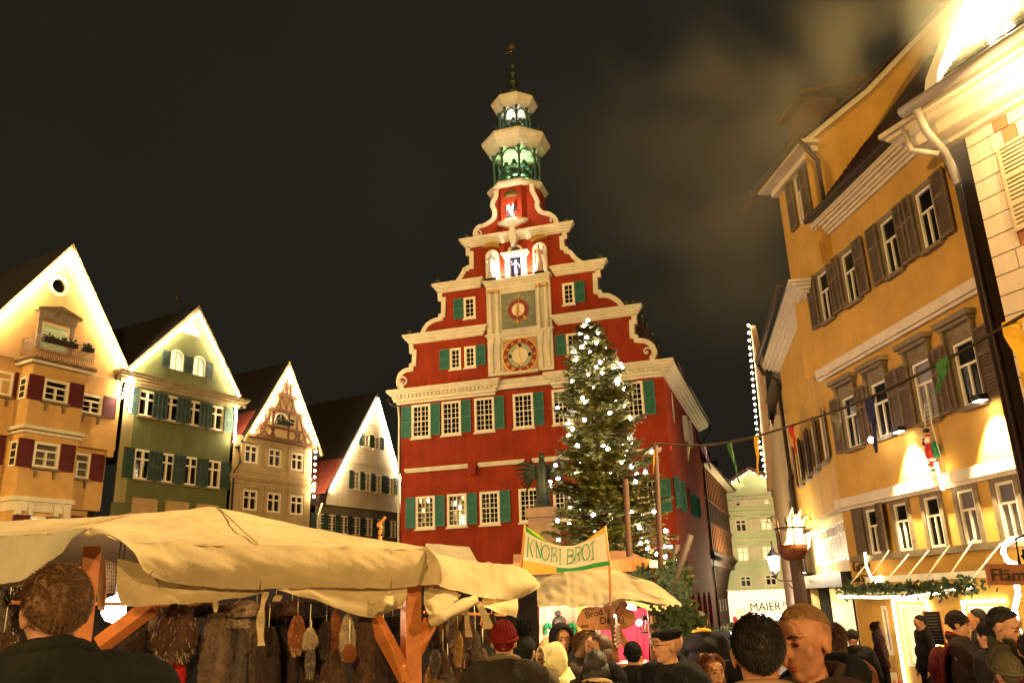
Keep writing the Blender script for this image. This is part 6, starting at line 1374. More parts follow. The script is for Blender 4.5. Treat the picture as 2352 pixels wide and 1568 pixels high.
canvas_sheet([[(272, 1288, 5.62), (345, 1300, 5.7), (450, 1325, 5.8), (600, 1335, 6.0)], [(268, 1350, 5.5), (345, 1352, 5.62), (450, 1356, 5.75), (605, 1352, 5.98)], [(280, 1394, 5.5), (350, 1393, 5.6), (450, 1387, 5.75), (608, 1364, 6.0)]], 'under_valance', canvas, ft_, 8, 6, .018, seed=5)
canvas_sheet([[(615, 1335, 6.02), (720, 1335, 6.15), (830, 1335, 6.3), (935, 1332, 6.42)], [(625, 1348, 6.0), (720, 1362, 6.1), (830, 1375, 6.25), (935, 1370, 6.36)], [(640, 1360, 6.0), (740, 1386, 6.1), (852, 1418, 6.22), (925, 1392, 6.36)]], 'under_valance', canvas, ft_, 8, 6, .02, seed=8)
canvas_sheet([[(860, 1370, 6.2), (885, 1372, 6.1), (905, 1378, 6.2)], [(862, 1395, 6.15), (890, 1390, 6.02), (915, 1393, 6.2)], [(856, 1417, 6.18), (880, 1408, 6.05), (908, 1404, 6.18)]], 'gathered_corner', canvas, ft_, 5, 5, .03, seed=11)
canvas_sheet([[(-80, 1240, 5.5), (100, 1229, 5.42), (203, 1214, 5.35)], [(-80, 1295, 5.45), (80, 1290, 5.4), (170, 1238, 5.3)], [(-80, 1345, 5.4), (60, 1332, 5.38), (150, 1268, 5.26)]], 'valance', mat('shade tinted canvas', (.42, .38, .26), .9, var=.14, vscale=2.2, bump=.2, bscale=7, stain=.15), ft_, 8, 8, .016, seed=2)  # canvas copy greyed in its colour, as the side turned from the light
canvas_sheet([[(-40, 1338, 5.5), (30, 1334, 5.5), (110, 1300, 5.45)], [(-40, 1356, 5.5), (30, 1350, 5.5), (100, 1345, 5.45)]], 'under_valance', canvas, ft_, 6, 4, .012)
# right end: corner drape, side wall panel, rolled flap
canvas_sheet([[(975, 1261, 6.48), (987, 1261, 6.5), (1000, 1272, 6.6)], [(985, 1300, 6.3), (1010, 1298, 6.25), (1022, 1308, 6.45)], [(968, 1350, 6.36), (1012, 1346, 6.26), (1029, 1318, 6.5)]], 'corner_drape', canvas, ft_, 6, 8, .03, seed=4)
canvas_sheet([[(990, 1268, 6.55), (1077, 1290, 7.2), (1150, 1299, 7.9), (1212, 1312, 8.6), (1239, 1340, 9.0)], [(1005, 1310, 6.5), (1070, 1330, 7.05), (1140, 1345, 7.8), (1212, 1345, 8.5), (1240, 1344, 9.0)], [(1009, 1348, 6.45), (1067, 1366, 7.0), (1134, 1378, 7.7), (1190, 1376, 8.4), (1238, 1349, 8.9)]], 'side_panel', canvas, ft_, 8, 8, .022, seed=9)
canvas_sheet([[(1107, 1374, 7.6), (1150, 1376, 8.0), (1189, 1374, 8.4)], [(1110, 1390, 7.55), (1150, 1395, 7.9), (1190, 1398, 8.3)], [(1125, 1398, 7.55), (1150, 1412, 7.9), (1186, 1420, 8.3)]], 'side_flap', canvas, ft_, 6, 6, .03, seed=13)
canvas_sheet([[(975, 1348, 6.5), (1010, 1352, 6.6), (1060, 1368, 7.0)], [(974, 1385, 6.4), (1005, 1385, 6.45), (1050, 1380, 6.9)], [(984, 1418, 6.35), (1002, 1424, 6.35), (1030, 1405, 6.6)]], 'rolled_flap', canvas, ft_, 6, 8, .03, seed=17)
mb = MB(); pts = crv([at(990, 1425, 6.3), at(1010, 1418, 6.3), at(1040, 1402, 6.5), (at(1070, 1386, 6.8)), at(1088, 1378, 7.0)]); n_ = len(pts)
mb.tube(pts, [.045+.006*math.sin(i*.5) for i in range(n_)], 10); mb.build('canvas_roll', canvas, ft_)
def strap(pts, w_, name='strap'):
    P = crv([at(*p) for p in pts]); mb = MB(); n = len(P)
    for i in range(n-1):
        a, b = P[i], P[i+1]; wa = w_*(.8+.6*i/n); wb = w_*(.8+.6*(i+1)/n); s0 = Vector((wa, math.sin(i*.7)*.02, 0)); s1 = Vector((wb, math.sin((i+1)*.7)*.02, 0)); mb.add([a-s0, a+s0, b+s1, b-s1], [(0, 1, 2, 3)], 0, True)
    mb.build(name, canvas, ft_)
strap([(612, 1358, 5.85), (604, 1385, 5.85), (598, 1430, 5.85), (600, 1482, 5.84)], .02); strap([(495, 1380, 5.75), (495, 1405, 5.75)], .012); strap([(642, 1364, 6.1), (634, 1380, 6.1)], .025)
strap([(1071, 1390, 6.9), (1073, 1430, 6.9), (1077, 1462, 6.9)], .02); strap([(1097, 1380, 7.1), (1110, 1405, 7.1), (1124, 1443, 7.1)], .03)
# posts and braces
def beam(a, b, w_, d_, name, m, parent, taper=1, knots=0):
    a, b = Vector(a), Vector(b); t = (b-a).normalized(); x = t.cross(Vector((0, 1, 0))); x = Vector((1, 0, 0)) if x.length < .1 else x.normalized(); y = t.cross(x).normalized(); ang = R(28); x, y = (x*math.cos(ang)+y*math.sin(ang), y*math.cos(ang)-x*math.sin(ang))
    mb = MB(); V = [p+x*sx*w_/2+y*sy*d_/2 for p in (a, b) for sx, sy in ((-1, -1), (1, -1), (1, 1), (-1, 1))]
    mb.add(V, [(3, 2, 1, 0), (4, 5, 6, 7)]+[(i, (i+1) % 4, 4+(i+1) % 4, 4+i) for i in range(4)]); o = mb.build(name, m, parent)
    mod = o.modifiers.new('b', 'BEVEL'); mod.width = .006; mod.segments = 2
    return o
p0 = at(944, 1348, 6.6); beam((p0.x, p0.y, GZ*.9), (p0.x, p0.y, p0.z+.05), .125, .13, 'post', wood, ft_)
beam(at(853, 1408, 6.45), at(935, 1560, 6.55), .10, .08, 'brace', wood, ft_); beam(at(990, 1425, 6.7), at(950, 1505, 6.6), .09, .08, 'brace', wood, ft_)
p1 = at(212, 1262, 5.75); beam((p1.x, p1.y, GZ*.8), (p1.x, p1.y, p1.z+.02), .11, .12, 'post', wood, ft_)
beam(at(352, 1388, 5.85), at(228, 1482, 5.75), .10, .09, 'brace', wood, ft_); beam(at(60, 1370, 5.9), at(195, 1420, 5.8), .05, .05, 'brace', wood, ft_) if False else None
# netting by the left post, tatty inner cloth
mb = MB()
for i in range(5):
    a = at(243+i*5, 1285+i*3, 5.7); b = at(246+i*4, 1362, 5.7); mb.tube([a, b], .003, 3); 
for i in range(9): mb.tube([at(242, 1288+i*9, 5.7), at(264, 1294+i*8, 5.7)], .003, 3)
mb.build('netting', mat('white twine', (.6, .45, .4), .8, var=0), ft_)
canvas_sheet([[(222, 1282, 5.9), (236, 1280, 5.9), (243, 1290, 5.9)], [(224, 1320, 5.9), (240, 1330, 5.9), (247, 1350, 5.9)], [(226, 1400, 5.9), (238, 1405, 5.9), (243, 1405, 5.9)]], 'inner_curtain', canvas, ft_, 5, 6, .02)
dark = mat('shade black backdrop', (.006, .004, .003), .95, var=.3)  # sheet added behind the furs; the darkness inside the stall is its colour
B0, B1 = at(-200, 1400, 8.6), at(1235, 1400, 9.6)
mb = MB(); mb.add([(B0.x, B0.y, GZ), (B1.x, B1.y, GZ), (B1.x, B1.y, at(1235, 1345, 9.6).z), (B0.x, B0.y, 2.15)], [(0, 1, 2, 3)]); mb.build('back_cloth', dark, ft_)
# bright lamps inside
for (px, py, d, r_) in ((262, 1398, 7.2, .10), (346, 1402, 7.2, .045), (275, 1372, 7.4, .05)):
    l_ = thing('stall_lamp', 'glaring white lamp inside the fur stall, %s' % {262: 'the big one beside the left post', 346: 'the small one right of the brace', 275: 'the highest small one by the left post'}[px], 'lamp', at(px, py, d), 0, 'lamps inside the fur stall')
    mb = MB(); mb.ell((0, 0, 0), (r_*1.0, r_, r_*1.1), 10); mb.build('globe', mat('glaring stall lamp', (1, 1, 1), emis=(1, .86, .72), estr=14, var=0), l_); mb = MB(); mb.tube([(0, 0, r_), (0, 0, r_+.5)], .008, 4); mb.build('flex', iron, l_)
lamp('stall_lamp_light', 'POINT', at(262, 1398, 7.0), 30, (1, .72, .52), .1)
lamp('stall_lamp_light', 'POINT', at(560, 1370, 7.6), 42, (1, .66, .42), .12)  # from here on: added lights without lamps, backlighting the furs
lamp('stall_lamp_light', 'POINT', at(800, 1390, 7.4), 16, (1, .62, .36), .1)
lamp('stall_lamp_light', 'POINT', at(1040, 1385, 7.9), 22, (1, .66, .32), .1)

# furs hanging from the rails, each its own thing
def pelt(x0, x1, y0, y1, d, cols, shape, label, furl=.03, n=420, seed=1):
    rg_ = random.Random(seed); A3 = at((x0+x1)/2, y0, d); W = (x1-x0)/FPX*d; H = (y1-y0)/FPX*d
    t = thing('fur', label, 'fur', A3, 0, 'furs hung in the market tent'); mb = MB(); K = 9; J = 7; V = []
    def wid(f):
        if shape == 'pelt': return .30+.70*min(1, f*3.2)*(1-.12*math.sin(f*9))*(1 if f < .8 else 1-.9*(f-.8)/.2*.7)
        if shape == 'tail': return .35+.65*math.sin(min(1, f*1.05)*math.pi)**.8
        if shape == 'coat': return .55+.45*min(1, f*4)
        return 1
    for j in range(J+1):
        f = j/J
        for k in range(K+4):
            a = 2*math.pi*k/(K+4); w_ = W/2*wid(f); V.append((w_*math.cos(a)*(1+.08*math.sin(f*11+seed)), min(.10, W*.3)*math.sin(a)*(1+.3*math.sin(k*2.2+f*5)), -H*f))
    n0 = K+4; mb.add(V, [(j*n0+k, j*n0+(k+1) % n0, (j+1)*n0+(k+1) % n0, (j+1)*n0+k) for j in range(J) for k in range(n0)]+[tuple(range(n0)), tuple(J*n0+k for k in range(n0-1, -1, -1))], 0, True)
    for i in range(n):
        f = rg_.random(); a = rg_.uniform(math.pi*.9, math.pi*2.1); w_ = W/2*wid(f); p = Vector((w_*math.cos(a), min(.10, W*.3)*math.sin(a), -H*f)); L = furl*rg_.uniform(.6, 1.4)
        dr = Vector((math.cos(a)*.6+rg_.uniform(-.4, .4), math.sin(a)*.5-.1, -1.0)).normalized()*L; s_ = Vector((rg_.uniform(.002, .005), 0, 0))
        mi = 1 if (rg_.random() < (.10+.35*(f > .8))) else 0; mb.add([p-s_, p+s_, p+dr], [(0, 1, 2)], mi)
    mb.build('hide', [cols[0], cols[1]], t); mb = MB(); mb.tube([(0, 0, .0), (0, 0, .16)], .004, 3); mb.build('hook_string', cream, t); return t
F_ = {k: mat('fur '+k, c, .85, var=.4, vscale=12) for k, c in {'dark brown': (.022, .010, .006), 'brown': (.06, .026, .012), 'grey beige': (.13, .085, .055), 'black': (.010, .008, .008), 'fox red': (.18, .05, .01), 'cream': (.34, .25, .16), 'gold': (.20, .10, .02), 'grey': (.08, .06, .045)}.items()}
F_['red'] = mat('red wool', (.40, .012, .008), .9, var=.2); F_['navy'] = mat('navy wool', (.008, .010, .02), .9)
LP = [
 (2, 30, 1345, 1500, 6.0, 'grey', 'cream', 'pelt', 'mottled grey pelt nearest the edge behind the man with the dark jacket'),
 (24, 58, 1350, 1470, 6.3, 'dark brown', 'cream', 'pelt', 'dark pelt with pale fringe behind the man in the dark jacket'),
 (-20, 40, 1450, 1568, 5.9, 'brown', 'gold', 'coat', 'tawny fur low at the edge behind the dark jacket'),
 (282, 345, 1415, 1600, 6.3, 'dark brown', 'brown', 'coat', 'dark brown fur coat just right of the lower end of the brace'),
 (345, 380, 1392, 1600, 6.5, 'grey beige', 'cream', 'coat', 'pale narrow fur between the dark brown coat and the red cloth'),
 (368, 452, 1385, 1506, 6.1, 'brown', 'cream', 'pelt', 'bushy brown pelt hanging over the red cloth'),
 (376, 424, 1500, 1610, 6.25, 'red', 'red', 'coat', 'bright red cloth below the bushy brown pelt'),
 (424, 470, 1455, 1610, 6.35, 'navy', 'black', 'coat', 'navy blue coat next to the red cloth'),
 (470, 530, 1405, 1610, 6.3, 'grey beige', 'grey beige', 'coat', 'long smooth beige fur right of the navy coat'),
 (528, 568, 1415, 1610, 6.35, 'grey', 'grey beige', 'coat', 'grey brown fur below the shining white fur hat'),
 (566, 612, 1410, 1610, 6.45, 'grey beige', 'brown', 'coat', 'brownish fur behind the long canvas strap'),
 (612, 655, 1395, 1610, 6.6, 'black', 'dark brown', 'coat', 'black fur right of the long canvas strap'),
 (652, 690, 1400, 1610, 6.7, 'dark brown', 'brown', 'coat', 'dark brown fur behind the fox tail'),
 (668, 700, 1412, 1492, 6.2, 'fox red', 'cream', 'tail', 'fox red tail with a pale tip'),
 (700, 725, 1440, 1480, 6.2, 'cream', 'grey', 'pelt', 'short cream fur paw beside the fox tail'),
 (706, 722, 1478, 1545, 6.2, 'grey', 'cream', 'tail', 'thin grey tail hanging under the cream paw'),
 (700, 760, 1390, 1510, 6.7, 'black', 'black', 'coat', 'black fur with gloves on top in the middle of the rail'),
 (735, 765, 1425, 1500, 6.3, 'dark brown', 'grey', 'tail', 'dark brown tail left of the orange brown tails'),
 (762, 782, 1400, 1500, 6.3, 'fox red', 'brown', 'tail', 'orange brown tail left of the silver streaked fur'),
 (786, 812, 1410, 1500, 6.3, 'cream', 'grey', 'pelt', 'silver streaked fur with thin white legs'),
 (745, 790, 1490, 1600, 6.3, 'brown', 'grey beige', 'pelt', 'brown and beige pelt low down left of the orange cloth'),
 (790, 815, 1478, 1510, 6.1, 'fox red', 'fox red', 'tail', 'small bright orange fur piece'),
 (818, 858, 1415, 1610, 6.4, 'brown', 'grey', 'coat', 'long greyish brown fur at the left brace'),
 (855, 905, 1450, 1610, 6.7, 'dark brown', 'black', 'coat', 'dark fur behind the big orange brace'),
 (690, 735, 1480, 1610, 6.8, 'brown', 'dark brown', 'coat', 'brown fur low behind the thin grey tail'),
 (0, 40, 1395, 1460, 6.6, 'dark brown', 'brown', 'pelt', 'brown pelt behind the pale fringed one'),
 (596, 640, 1440, 1610, 6.25, 'dark brown', 'brown', 'coat', 'dark fur coat under the end of the long strap'),
 (880, 925, 1415, 1500, 6.9, 'black', 'dark brown', 'coat', 'black fur between brace and post')]
for i, q in enumerate(LP): pelt(q[0], q[1], q[2], q[3], q[4], (F_[q[5]], F_[q[6]]), q[7], q[8], .030 if q[7] != 'tail' else .022, 1000, i+1)
rgp = random.Random(4); cn = ['dark brown', 'brown', 'gold', 'black', 'grey beige', 'fox red', 'grey']
desc = ['small %s tail on the crowded rack right of the post, %s']
rows_n = ['top row', 'second row', 'third row', 'bottom row']; k = 0
for ri, y in enumerate((1412, 1450, 1490, 1528)):
    for ci in range(8):
        x = 985+ci*19+rgp.uniform(-4, 4)-(ri == 3)*4; c1_ = cn[(ri*3+ci*2) % 7]; c2_ = cn[(ri+ci*3+1) % 7]; nth = ['leftmost', 'second', 'third', 'fourth', 'fifth', 'sixth', 'seventh', 'rightmost'][ci]
        pelt(x, x+24, y+rgp.uniform(-6, 6), y+52+rgp.uniform(0, 22), 7.2+.1*ci+rgp.uniform(-.15, .15), (F_[c1_], F_[c2_]), 'pelt' if (ri+ci) % 2 else 'tail', '%s fur, %s tips, rack right of post, %s of the %s' % (c1_, c2_, nth, rows_n[ri]), .026, 260, 50+k); k += 1
# top rail with hats and a shining fur hat
for i, (x, y, r_, c, l_) in enumerate(((560, 1400, .10, 'cream', 'shining white fur hat lit from behind above the grey furs'), (545, 1432, .06, 'cream', 'white fur trim hanging below the shining hat'), (470, 1402, .09, 'dark brown', 'dark fur hat left of the shining white hat'), (515, 1404, .08, 'brown', 'brown fur hat between the dark hat and the shining one'), (630, 1402, .09, 'dark brown', 'dark fur hat right of the long strap'), (672, 1398, .09, 'brown', 'brown fur hat above the fox tail'), (720, 1402, .1, 'black', 'black fur hat above the black fur'))):
    t = thing('fur_hat', l_, 'fur hat', at(x, y, 6.35), 0, 'fur hats on the top rail'); mb = MB(); mb.lathe([(r_*.9, -r_*.5), (r_*1.05, -r_*.1), (r_*.9, r_*.4), (r_*.5, r_*.65)], (0, 0, 0), 10)
    for q in range(160):
        a = rgp.uniform(0, 6.3); z = rgp.uniform(-.5, .6)*r_; p = Vector((math.cos(a)*r_, math.sin(a)*r_, z)); d = Vector((math.cos(a)+rgp.uniform(-.4, .4), math.sin(a), rgp.uniform(-.7, .5))).normalized()*.045; mb.add([p, p+Vector((.006, 0, .006)), p+d], [(0, 1, 2)])
    mb.build('fur_body', F_[c], t)
mb = MB(); mb.tube([at(-20, 1382, 6.2), at(360, 1388, 6.2), at(930, 1395, 6.8)], .015, 6); mb.build('hanging_rail', pine, ft_)
mb = MB(); mb.tube([at(975, 1405, 7.25), at(1160, 1412, 8.0)], .015, 6); mb.build('hanging_rail', pine, ft_)

# ------------------------------------------------------------------ garlic bread stall
KD = 10.0
ks = thing('garlic_bread_stall', 'stall with brown peaked canvas canopy, pink lit counter and garlic braids', 'market stall', (0, 0, 0))
ridge = [(1180, 1352, 11.2), (1240, 1335, 11.1), (1290, 1314, 11.0), (1322, 1309, 11.0), (1365, 1312, 11.0), (1420, 1318, 11.0), (1500, 1346, 10.8), (1565, 1384, 10.4)]
edge = [(1178, 1394, 10.0), (1235, 1396, 9.8), (1285, 1396, 9.7), (1330, 1395, 9.7), (1375, 1392, 9.7), (1430, 1377, 9.8), (1500, 1388, 9.8), (1567, 1394, 9.9)]
midr = [((a[0]+b[0])/2, (a[1]*.46+b[1]*.54), (a[2]+b[2])/2) for a, b in zip(ridge, edge)]
canvas_sheet([ridge, midr, edge], 'canopy', canvasg, ks, 8, 10, .035, seed=21, fold=.03)
canvas_sheet([[(1434, 1377, 9.8), (1500, 1387, 9.8), (1566, 1392, 9.85)], [(1440, 1382, 9.6), (1500, 1400, 9.55), (1560, 1402, 9.6)]], 'canopy_flap', canvas, ks, 8, 4, .03, seed=22)
for (px, y0, y1, d, w_) in ((1406, 1388, 1560, 9.75, .065), (1494, 1398, 1560, 9.8, .07), (1208, 1398, 1560, 9.9, .10)):
    a = at(px, y0, d); mb = MB(); mb.box(a.x-w_/2, a.x+w_/2, a.y-.04, a.y+.04, GZ, a.z); mb.build('post', timber, ks)
beam(at(1410, 1425, 9.75), at(1435, 1382, 9.75), .07, .06, 'brace', timber, ks); beam(at(1500, 1440, 9.8), at(1560, 1392, 9.8), .05, .05, 'brace', timber, ks)
hot = mat('hot pink cloth', (.60, .03, .07), .8, var=.12)
def backsheet(x0, x1, y0, y1, d, m, name): 
    return canvas_sheet([[(x0+(x1-x0)*i/5, y0, d) for i in range(6)], [(x0+(x1-x0)*i/5, (y0+y1)/2, d) for i in range(6)], [(x0+(x1-x0)*i/5, y1, d) for i in range(6)]], name, m, ks, 5, 5, .01, fold=.04, seed=x0)
whc = mat('white curtain', (.75, .62, .45), .9, var=.06)
backsheet(1190, 1245, 1390, 1545, 11.6, hot, 'pink_cloth'); backsheet(1239, 1330, 1388, 1500, 11.5, whc, 'white_curtain'); backsheet(1326, 1348, 1388, 1500, 11.4, mat('yellow curtain', (.7, .55, .12), .9), 'yellow_curtain'); backsheet(1345, 1385, 1390, 1545, 11.7, whc, 'back_cloth'); backsheet(1380, 1490, 1396, 1545, 11.5, hot, 'pink_cloth')
canvas_sheet([[(1425, 1384, 11.2), (1462, 1384, 11.2)], [(1425, 1401, 11.2), (1462, 1402, 11.2)]], 'blue_cloth', mat('pale blue cloth', (.25, .36, .36), .9), ks, 4, 3, .01)
grn = mat('green paint', (.01, .25, .10), .7, var=0)
for px, s_ in ((1257, 1), (1316, -1)):
    mb = MB(); pts = [at(px-s_*4, 1455, 11.42), at(px-s_*5, 1442, 11.42), at(px, 1434, 11.42), at(px+s_*7, 1436, 11.42), at(px+s_*8, 1444, 11.42)]; mb.tube(crv(pts, 4), .03, 5); mb.build('painted_swirl', grn, ks)
# counter
a, b = at(1190, 1528, 9.7), at(1492, 1528, 9.7)
mb = MB(); mb.box(a.x, b.x, 9.45, 9.95, a.z-.05, a.z); mb.build('counter_top', mat('varnished counter', (.45, .2, .08), .3, var=.2), ks)
n = 12
for i in range(n): mb = MB(); mb.box(a.x+(b.x-a.x)*i/n+.006, a.x+(b.x-a.x)*(i+1)/n-.006, 9.58, 9.61, GZ, a.z-.052); mb.build('board', timber, ks)
# oval wooden sign
sg_ = thing('bread_sign', 'cloud shaped wooden board lettered in black, hung under the canopy', 'sign', at(1394, 1422, 9.9)); sg_.rotation_euler = (0, R(5), 0)
pts = [(-.31, .06), (-.27, .12), (-.1, .13), (.1, .14), (.29, .12), (.33, .04), (.31, -.04), (.20, -.10), (.02, -.11), (-.18, -.12), (-.28, -.13), (-.34, -.08), (-.35, -.02)]
mb = MB(); mb.prism(smooth(pts+[pts[0]], 2)[:-1], 0, .025); mb.build('board', mat('pale brown board', (.36, .17, .06), .7, var=.2), sg_)
text('Brod', .10, iron, sg_, (-.24, -.006, .0), (R(90), R(-15), 0), ext=.003); text('Dinkel.', .105, iron, sg_, (-.08, -.006, -.05), (R(90), R(-4), 0), ext=.003); text('aus', .065, iron, sg_, (-.29, -.006, -.10), (R(90), R(-4), 0), ext=.003)
for i, (px, py, d, l_) in enumerate(((1225, 1432, 9.9, 'black metal lantern with glass sides hanging at the left of the bread stall'), (1481, 1432, 10.3, 'black lantern hanging before the pink cloth'))):
    p = at(px, py, d); t = thing('lantern', l_, 'lantern', p, R(20), 'lanterns of the bread stall'); mb = MB(); mb.box(-.045, .045, -.045, .045, -.10, -.085)
    for sx in (-1, 1):
        for sy in (-1, 1): mb.box(sx*.042-.005, sx*.042+.005, sy*.042-.005, sy*.042+.005, -.085, .04)
    mb.lathe([(.066, .04), (.03, .085), (.012, .10), (.012, .12)], (0, 0, 0), 4, sm=False, ph=math.pi/4); mb.tube([(0, 0, .12), (.02, 0, .15), (0, 0, .18), (0, 0, .3)], .004, 4); mb.build('frame', iron, t)
    mb = MB(); mb.lathe([(.015, -.08), (.015, .0)], (0, 0, 0), 8); mb.build('candle', cream, t)
for i, (px, py, d) in enumerate(((1416, 1430, 9.65), (1496, 1426, 9.7), (1211, 1425, 9.75))):
    p = at(px, py, d); t = thing('garlic_braid', 'plaited garlic braid on the %s post of the bread stall' % ['middle', 'right hand', 'left hand'][i], 'garlic', p, 0, 'garlic braids')
    mb = MB(); mb.tube([(0, 0, .06), (0, 0, -.26)], .012, 5)
    for k in range(16): mb.ell((math.cos(k*2.2)*.022, math.sin(k*2.2)*.022-.01, -.02-k*.015), (.021, .021, .019), 6)
    mb.build('bulbs', mat('garlic skin', (.66, .52, .38), .6), t)
for i, (px, py, d, r_) in enumerate(((1208, 1416, 9.8, .022), (1214, 1418, 9.8, .026), (1203, 1419, 9.8, .018), (1468, 1429, 10.1, .035), (1412, 1413, 9.6, .014), (1215, 1400, 9.8, .01))):
    t = thing('fairy_light', 'lit bulb in the bread stall, %s' % ['middle one of the bright trio at the left post', 'right one of the bright trio at the left post', 'left one of the bright trio at the left post', 'large one before the pink cloth', 'small one on the middle post', 'tiny one just under the canopy at the left'][i], 'light bulb', at(px, py, d), 0, 'bulbs in the bread stall'); mb = MB(); mb.ell((0, 0, 0), r_, 8); mb.build('glass', mat('lit pinkish bulb', (1, 1, 1), emis=(1, .80, .78), estr=22, var=0), t)
mb = MB(); P = crv([at(1421, 1446, 9.9), at(1432, 1470, 9.8), at(1450, 1495, 9.7), at(1472, 1528, 9.6)]); mb.tube(P, [.035+.0012*i for i in range(len(P))], 6); o = mb.build('bread_peel', pine, None); tag(o, 'slanting pale wooden slide above the counter', 'board')
lamp('stall_lamp_light', 'POINT', at(1450, 1420, 10.6), 46, (1, .62, .5), .06); lamp('stall_lamp_light', 'POINT', at(1270, 1410, 10.5), 40, (1, .70, .5), .06)
# banner with its poles
bn = thing('banner', 'white cloth banner reading KNOBI BROT in green with yellow and green hems', 'banner', (0, 0, 0)); DB = 9.6
Z = lambda x, y, d=DB: at(1184.2+x*.0984, 1197.8+y*.0984, d)
topc = [(220, 90), (450, 250), (760, 460), (1000, 545), (1150, 568), (1400, 545), (1650, 440), (1850, 290), (2095, 110)]
botc = [(130, 900), (380, 930), (700, 990), (1000, 1060), (1190, 1085), (1400, 1070), (1650, 1020), (1900, 960), (2190, 920)]
hemc = [(110, 1120), (380, 1200), (700, 1215), (960, 1205), (1190, 1170), (1400, 1150), (1650, 1120), (1900, 1070), (2200, 1020)]
cloth = mat('banner cloth', (.66, .56, .42), .9, var=.08, vscale=5); yel = mat('yellow hem cloth', (.66, .38, .06), .9, var=.1); grh = mat('green hem cloth', (.03, .24, .06), .9, var=.15)
def strip(A_, B_, m, name, n=6, y=0): 
    return canvas_sheet([[Z(*p, DB+y) for p in A_], [Z(*p, DB+y) for p in B_]], name, m, bn, n, 6, .006, seed=30)
strip(topc, botc, cloth, 'cloth'); strip(botc[:5], hemc[:5], yel, 'hem'); strip([(960, 1060)]+botc[4:], [(960, 1180)]+hemc[4:], grh, 'hem', y=-.02)
strip([(212, 85), (450, 245), (760, 455)], [(240, 220), (480, 360), (780, 480)], grh, 'hem', y=-.02); strip([(215, 80), (450, 235), (780, 460)], [(300, 170), (500, 330), (790, 470)], mat('lime hem cloth', (.45, .62, .02), .9), 'hem', y=-.03); strip([(1650, 440), (1850, 290), (2095, 110)], [(1660, 470), (1870, 345), (2100, 240)], yel, 'hem', y=-.02)
def oval(cx, cy, rx, ry, n=18): return [(cx+rx*math.cos(t), cy+ry*math.sin(t)) for t in np.linspace(0, 2*math.pi, n+1)]
LET = [('K', [([(300, 360), (275, 800)], 26), ([(425, 400), (330, 560)], 18), ([(330, 560), (370, 700), (400, 825)], 28), ([(240, 800), (308, 808)], 16), ([(268, 360), (328, 368)], 16)]),
 ('N', [([(485, 440), (490, 835)], 16), ([(470, 430), (590, 840)], 28), ([(600, 470), (592, 860)], 14), ([(465, 835), (530, 842)], 14)]), ('O', [(oval(700, 715, 88, 178), 24)]),
 ('B', [([(850, 585), (842, 905)], 20), ([(830, 590), (925, 610), (955, 670), (930, 735), (865, 755)], 20), ([(865, 755), (950, 790), (975, 850), (945, 938)], 24), ([(805, 915), (885, 920)], 14)]),
 ('I', [([(1042, 630), (1040, 980)], 22), ([(1008, 622), (1072, 630)], 14), ([(1010, 975), (1085, 988)], 16)]),
 ('B', [([(1222, 640), (1214, 980)], 24), ([(1200, 635), (1315, 650), (1360, 710), (1330, 770), (1235, 790)], 22), ([(1235, 790), (1340, 800), (1370, 865), (1325, 945), (1190, 985)], 28)]),
 ('R', [([(1412, 590), (1405, 780), (1375, 960)], 16), ([(1395, 595), (1510, 585), (1550, 640), (1520, 710), (1430, 745)], 24), ([(1430, 745), (1480, 770), (1505, 915)], 28)]),
 ('O', [(oval(1645, 705, 85, 188), 24)]), ('T', [([(1812, 480), (1800, 650), (1815, 870)], 20), ([(1755, 530), (1800, 465), (1875, 430)], 22), ([(1760, 880), (1842, 862)], 20)])]
for ch, strokes in LET:
    mb = MB()
    for pts, w_ in strokes:
        V = []; n = len(pts)
        for i, p in enumerate(pts):
            a = pts[max(0, i-1)]; b = pts[min(n-1, i+1)]
            if len(pts) > 10 and i in (0, n-1): a = pts[n-2]; b = pts[1]
            dx, dy = b[0]-a[0], b[1]-a[1]; L = math.hypot(dx, dy) or 1; ox, oy = -dy/L*w_/2, dx/L*w_/2; V += [Z(p[0]-ox, p[1]-oy, DB-.035), Z(p[0]+ox, p[1]+oy, DB-.035)]
        mb.add(V, [(2*i, 2*i+1, 2*i+3, 2*i+2) for i in range(n-1)])
    mb.build('letter', grn, bn)
mb = MB(); mb.tube([Z(150, 1900), Z(135, 1000), Z(215, 70)], .014, 5); mb.build('pole', pine, bn); mb = MB(); mb.tube([Z(2215, 1950), Z(2195, 1040), Z(2092, 95)], .014, 5); mb.build('pole', pine, bn)
# hut behind with pine fascia and grey walls; grey roof and white canvas beside
hb_ = thing('market_hut', 'market hut with long pine fascia board behind the banner', 'market hut', (0, 0, 0))
a, b = at(1178, 1297, 12.6), at(1493, 1297, 12.6); h_ = 30/FPX*12.6*1.05
mb = MB(); k1 = at(1178, 1293, 12.6).z; k2 = at(1493, 1283, 12.6).z; mb.add([(a.x, 12.5, k1-.17), (b.x, 12.5, k2-.17), (b.x, 12.5, k2), (a.x, 12.5, k1), (a.x, 12.6, k1-.17), (b.x, 12.6, k2-.17), (b.x, 12.6, k2), (a.x, 12.6, k1)], [(0, 1, 2, 3), (7, 6, 5, 4), (3, 2, 6, 7), (0, 4, 5, 1), (0, 3, 7, 4), (1, 5, 6, 2)]); mb.build('fascia_board', pine, hb_)
mb = MB(); mb.box(a.x+.15, b.x-.35, 12.65, 14.6, GZ, k1-.17); mb.build('wall', canvasg, hb_); mb = MB(); mb.add([(a.x, 12.6, k1-.02), (b.x, 12.6, k2-.02), (b.x, 15, k2+.25), (a.x, 15, k1+.25)], [(0, 1, 2, 3)]); mb.build('roof', timber, hb_)
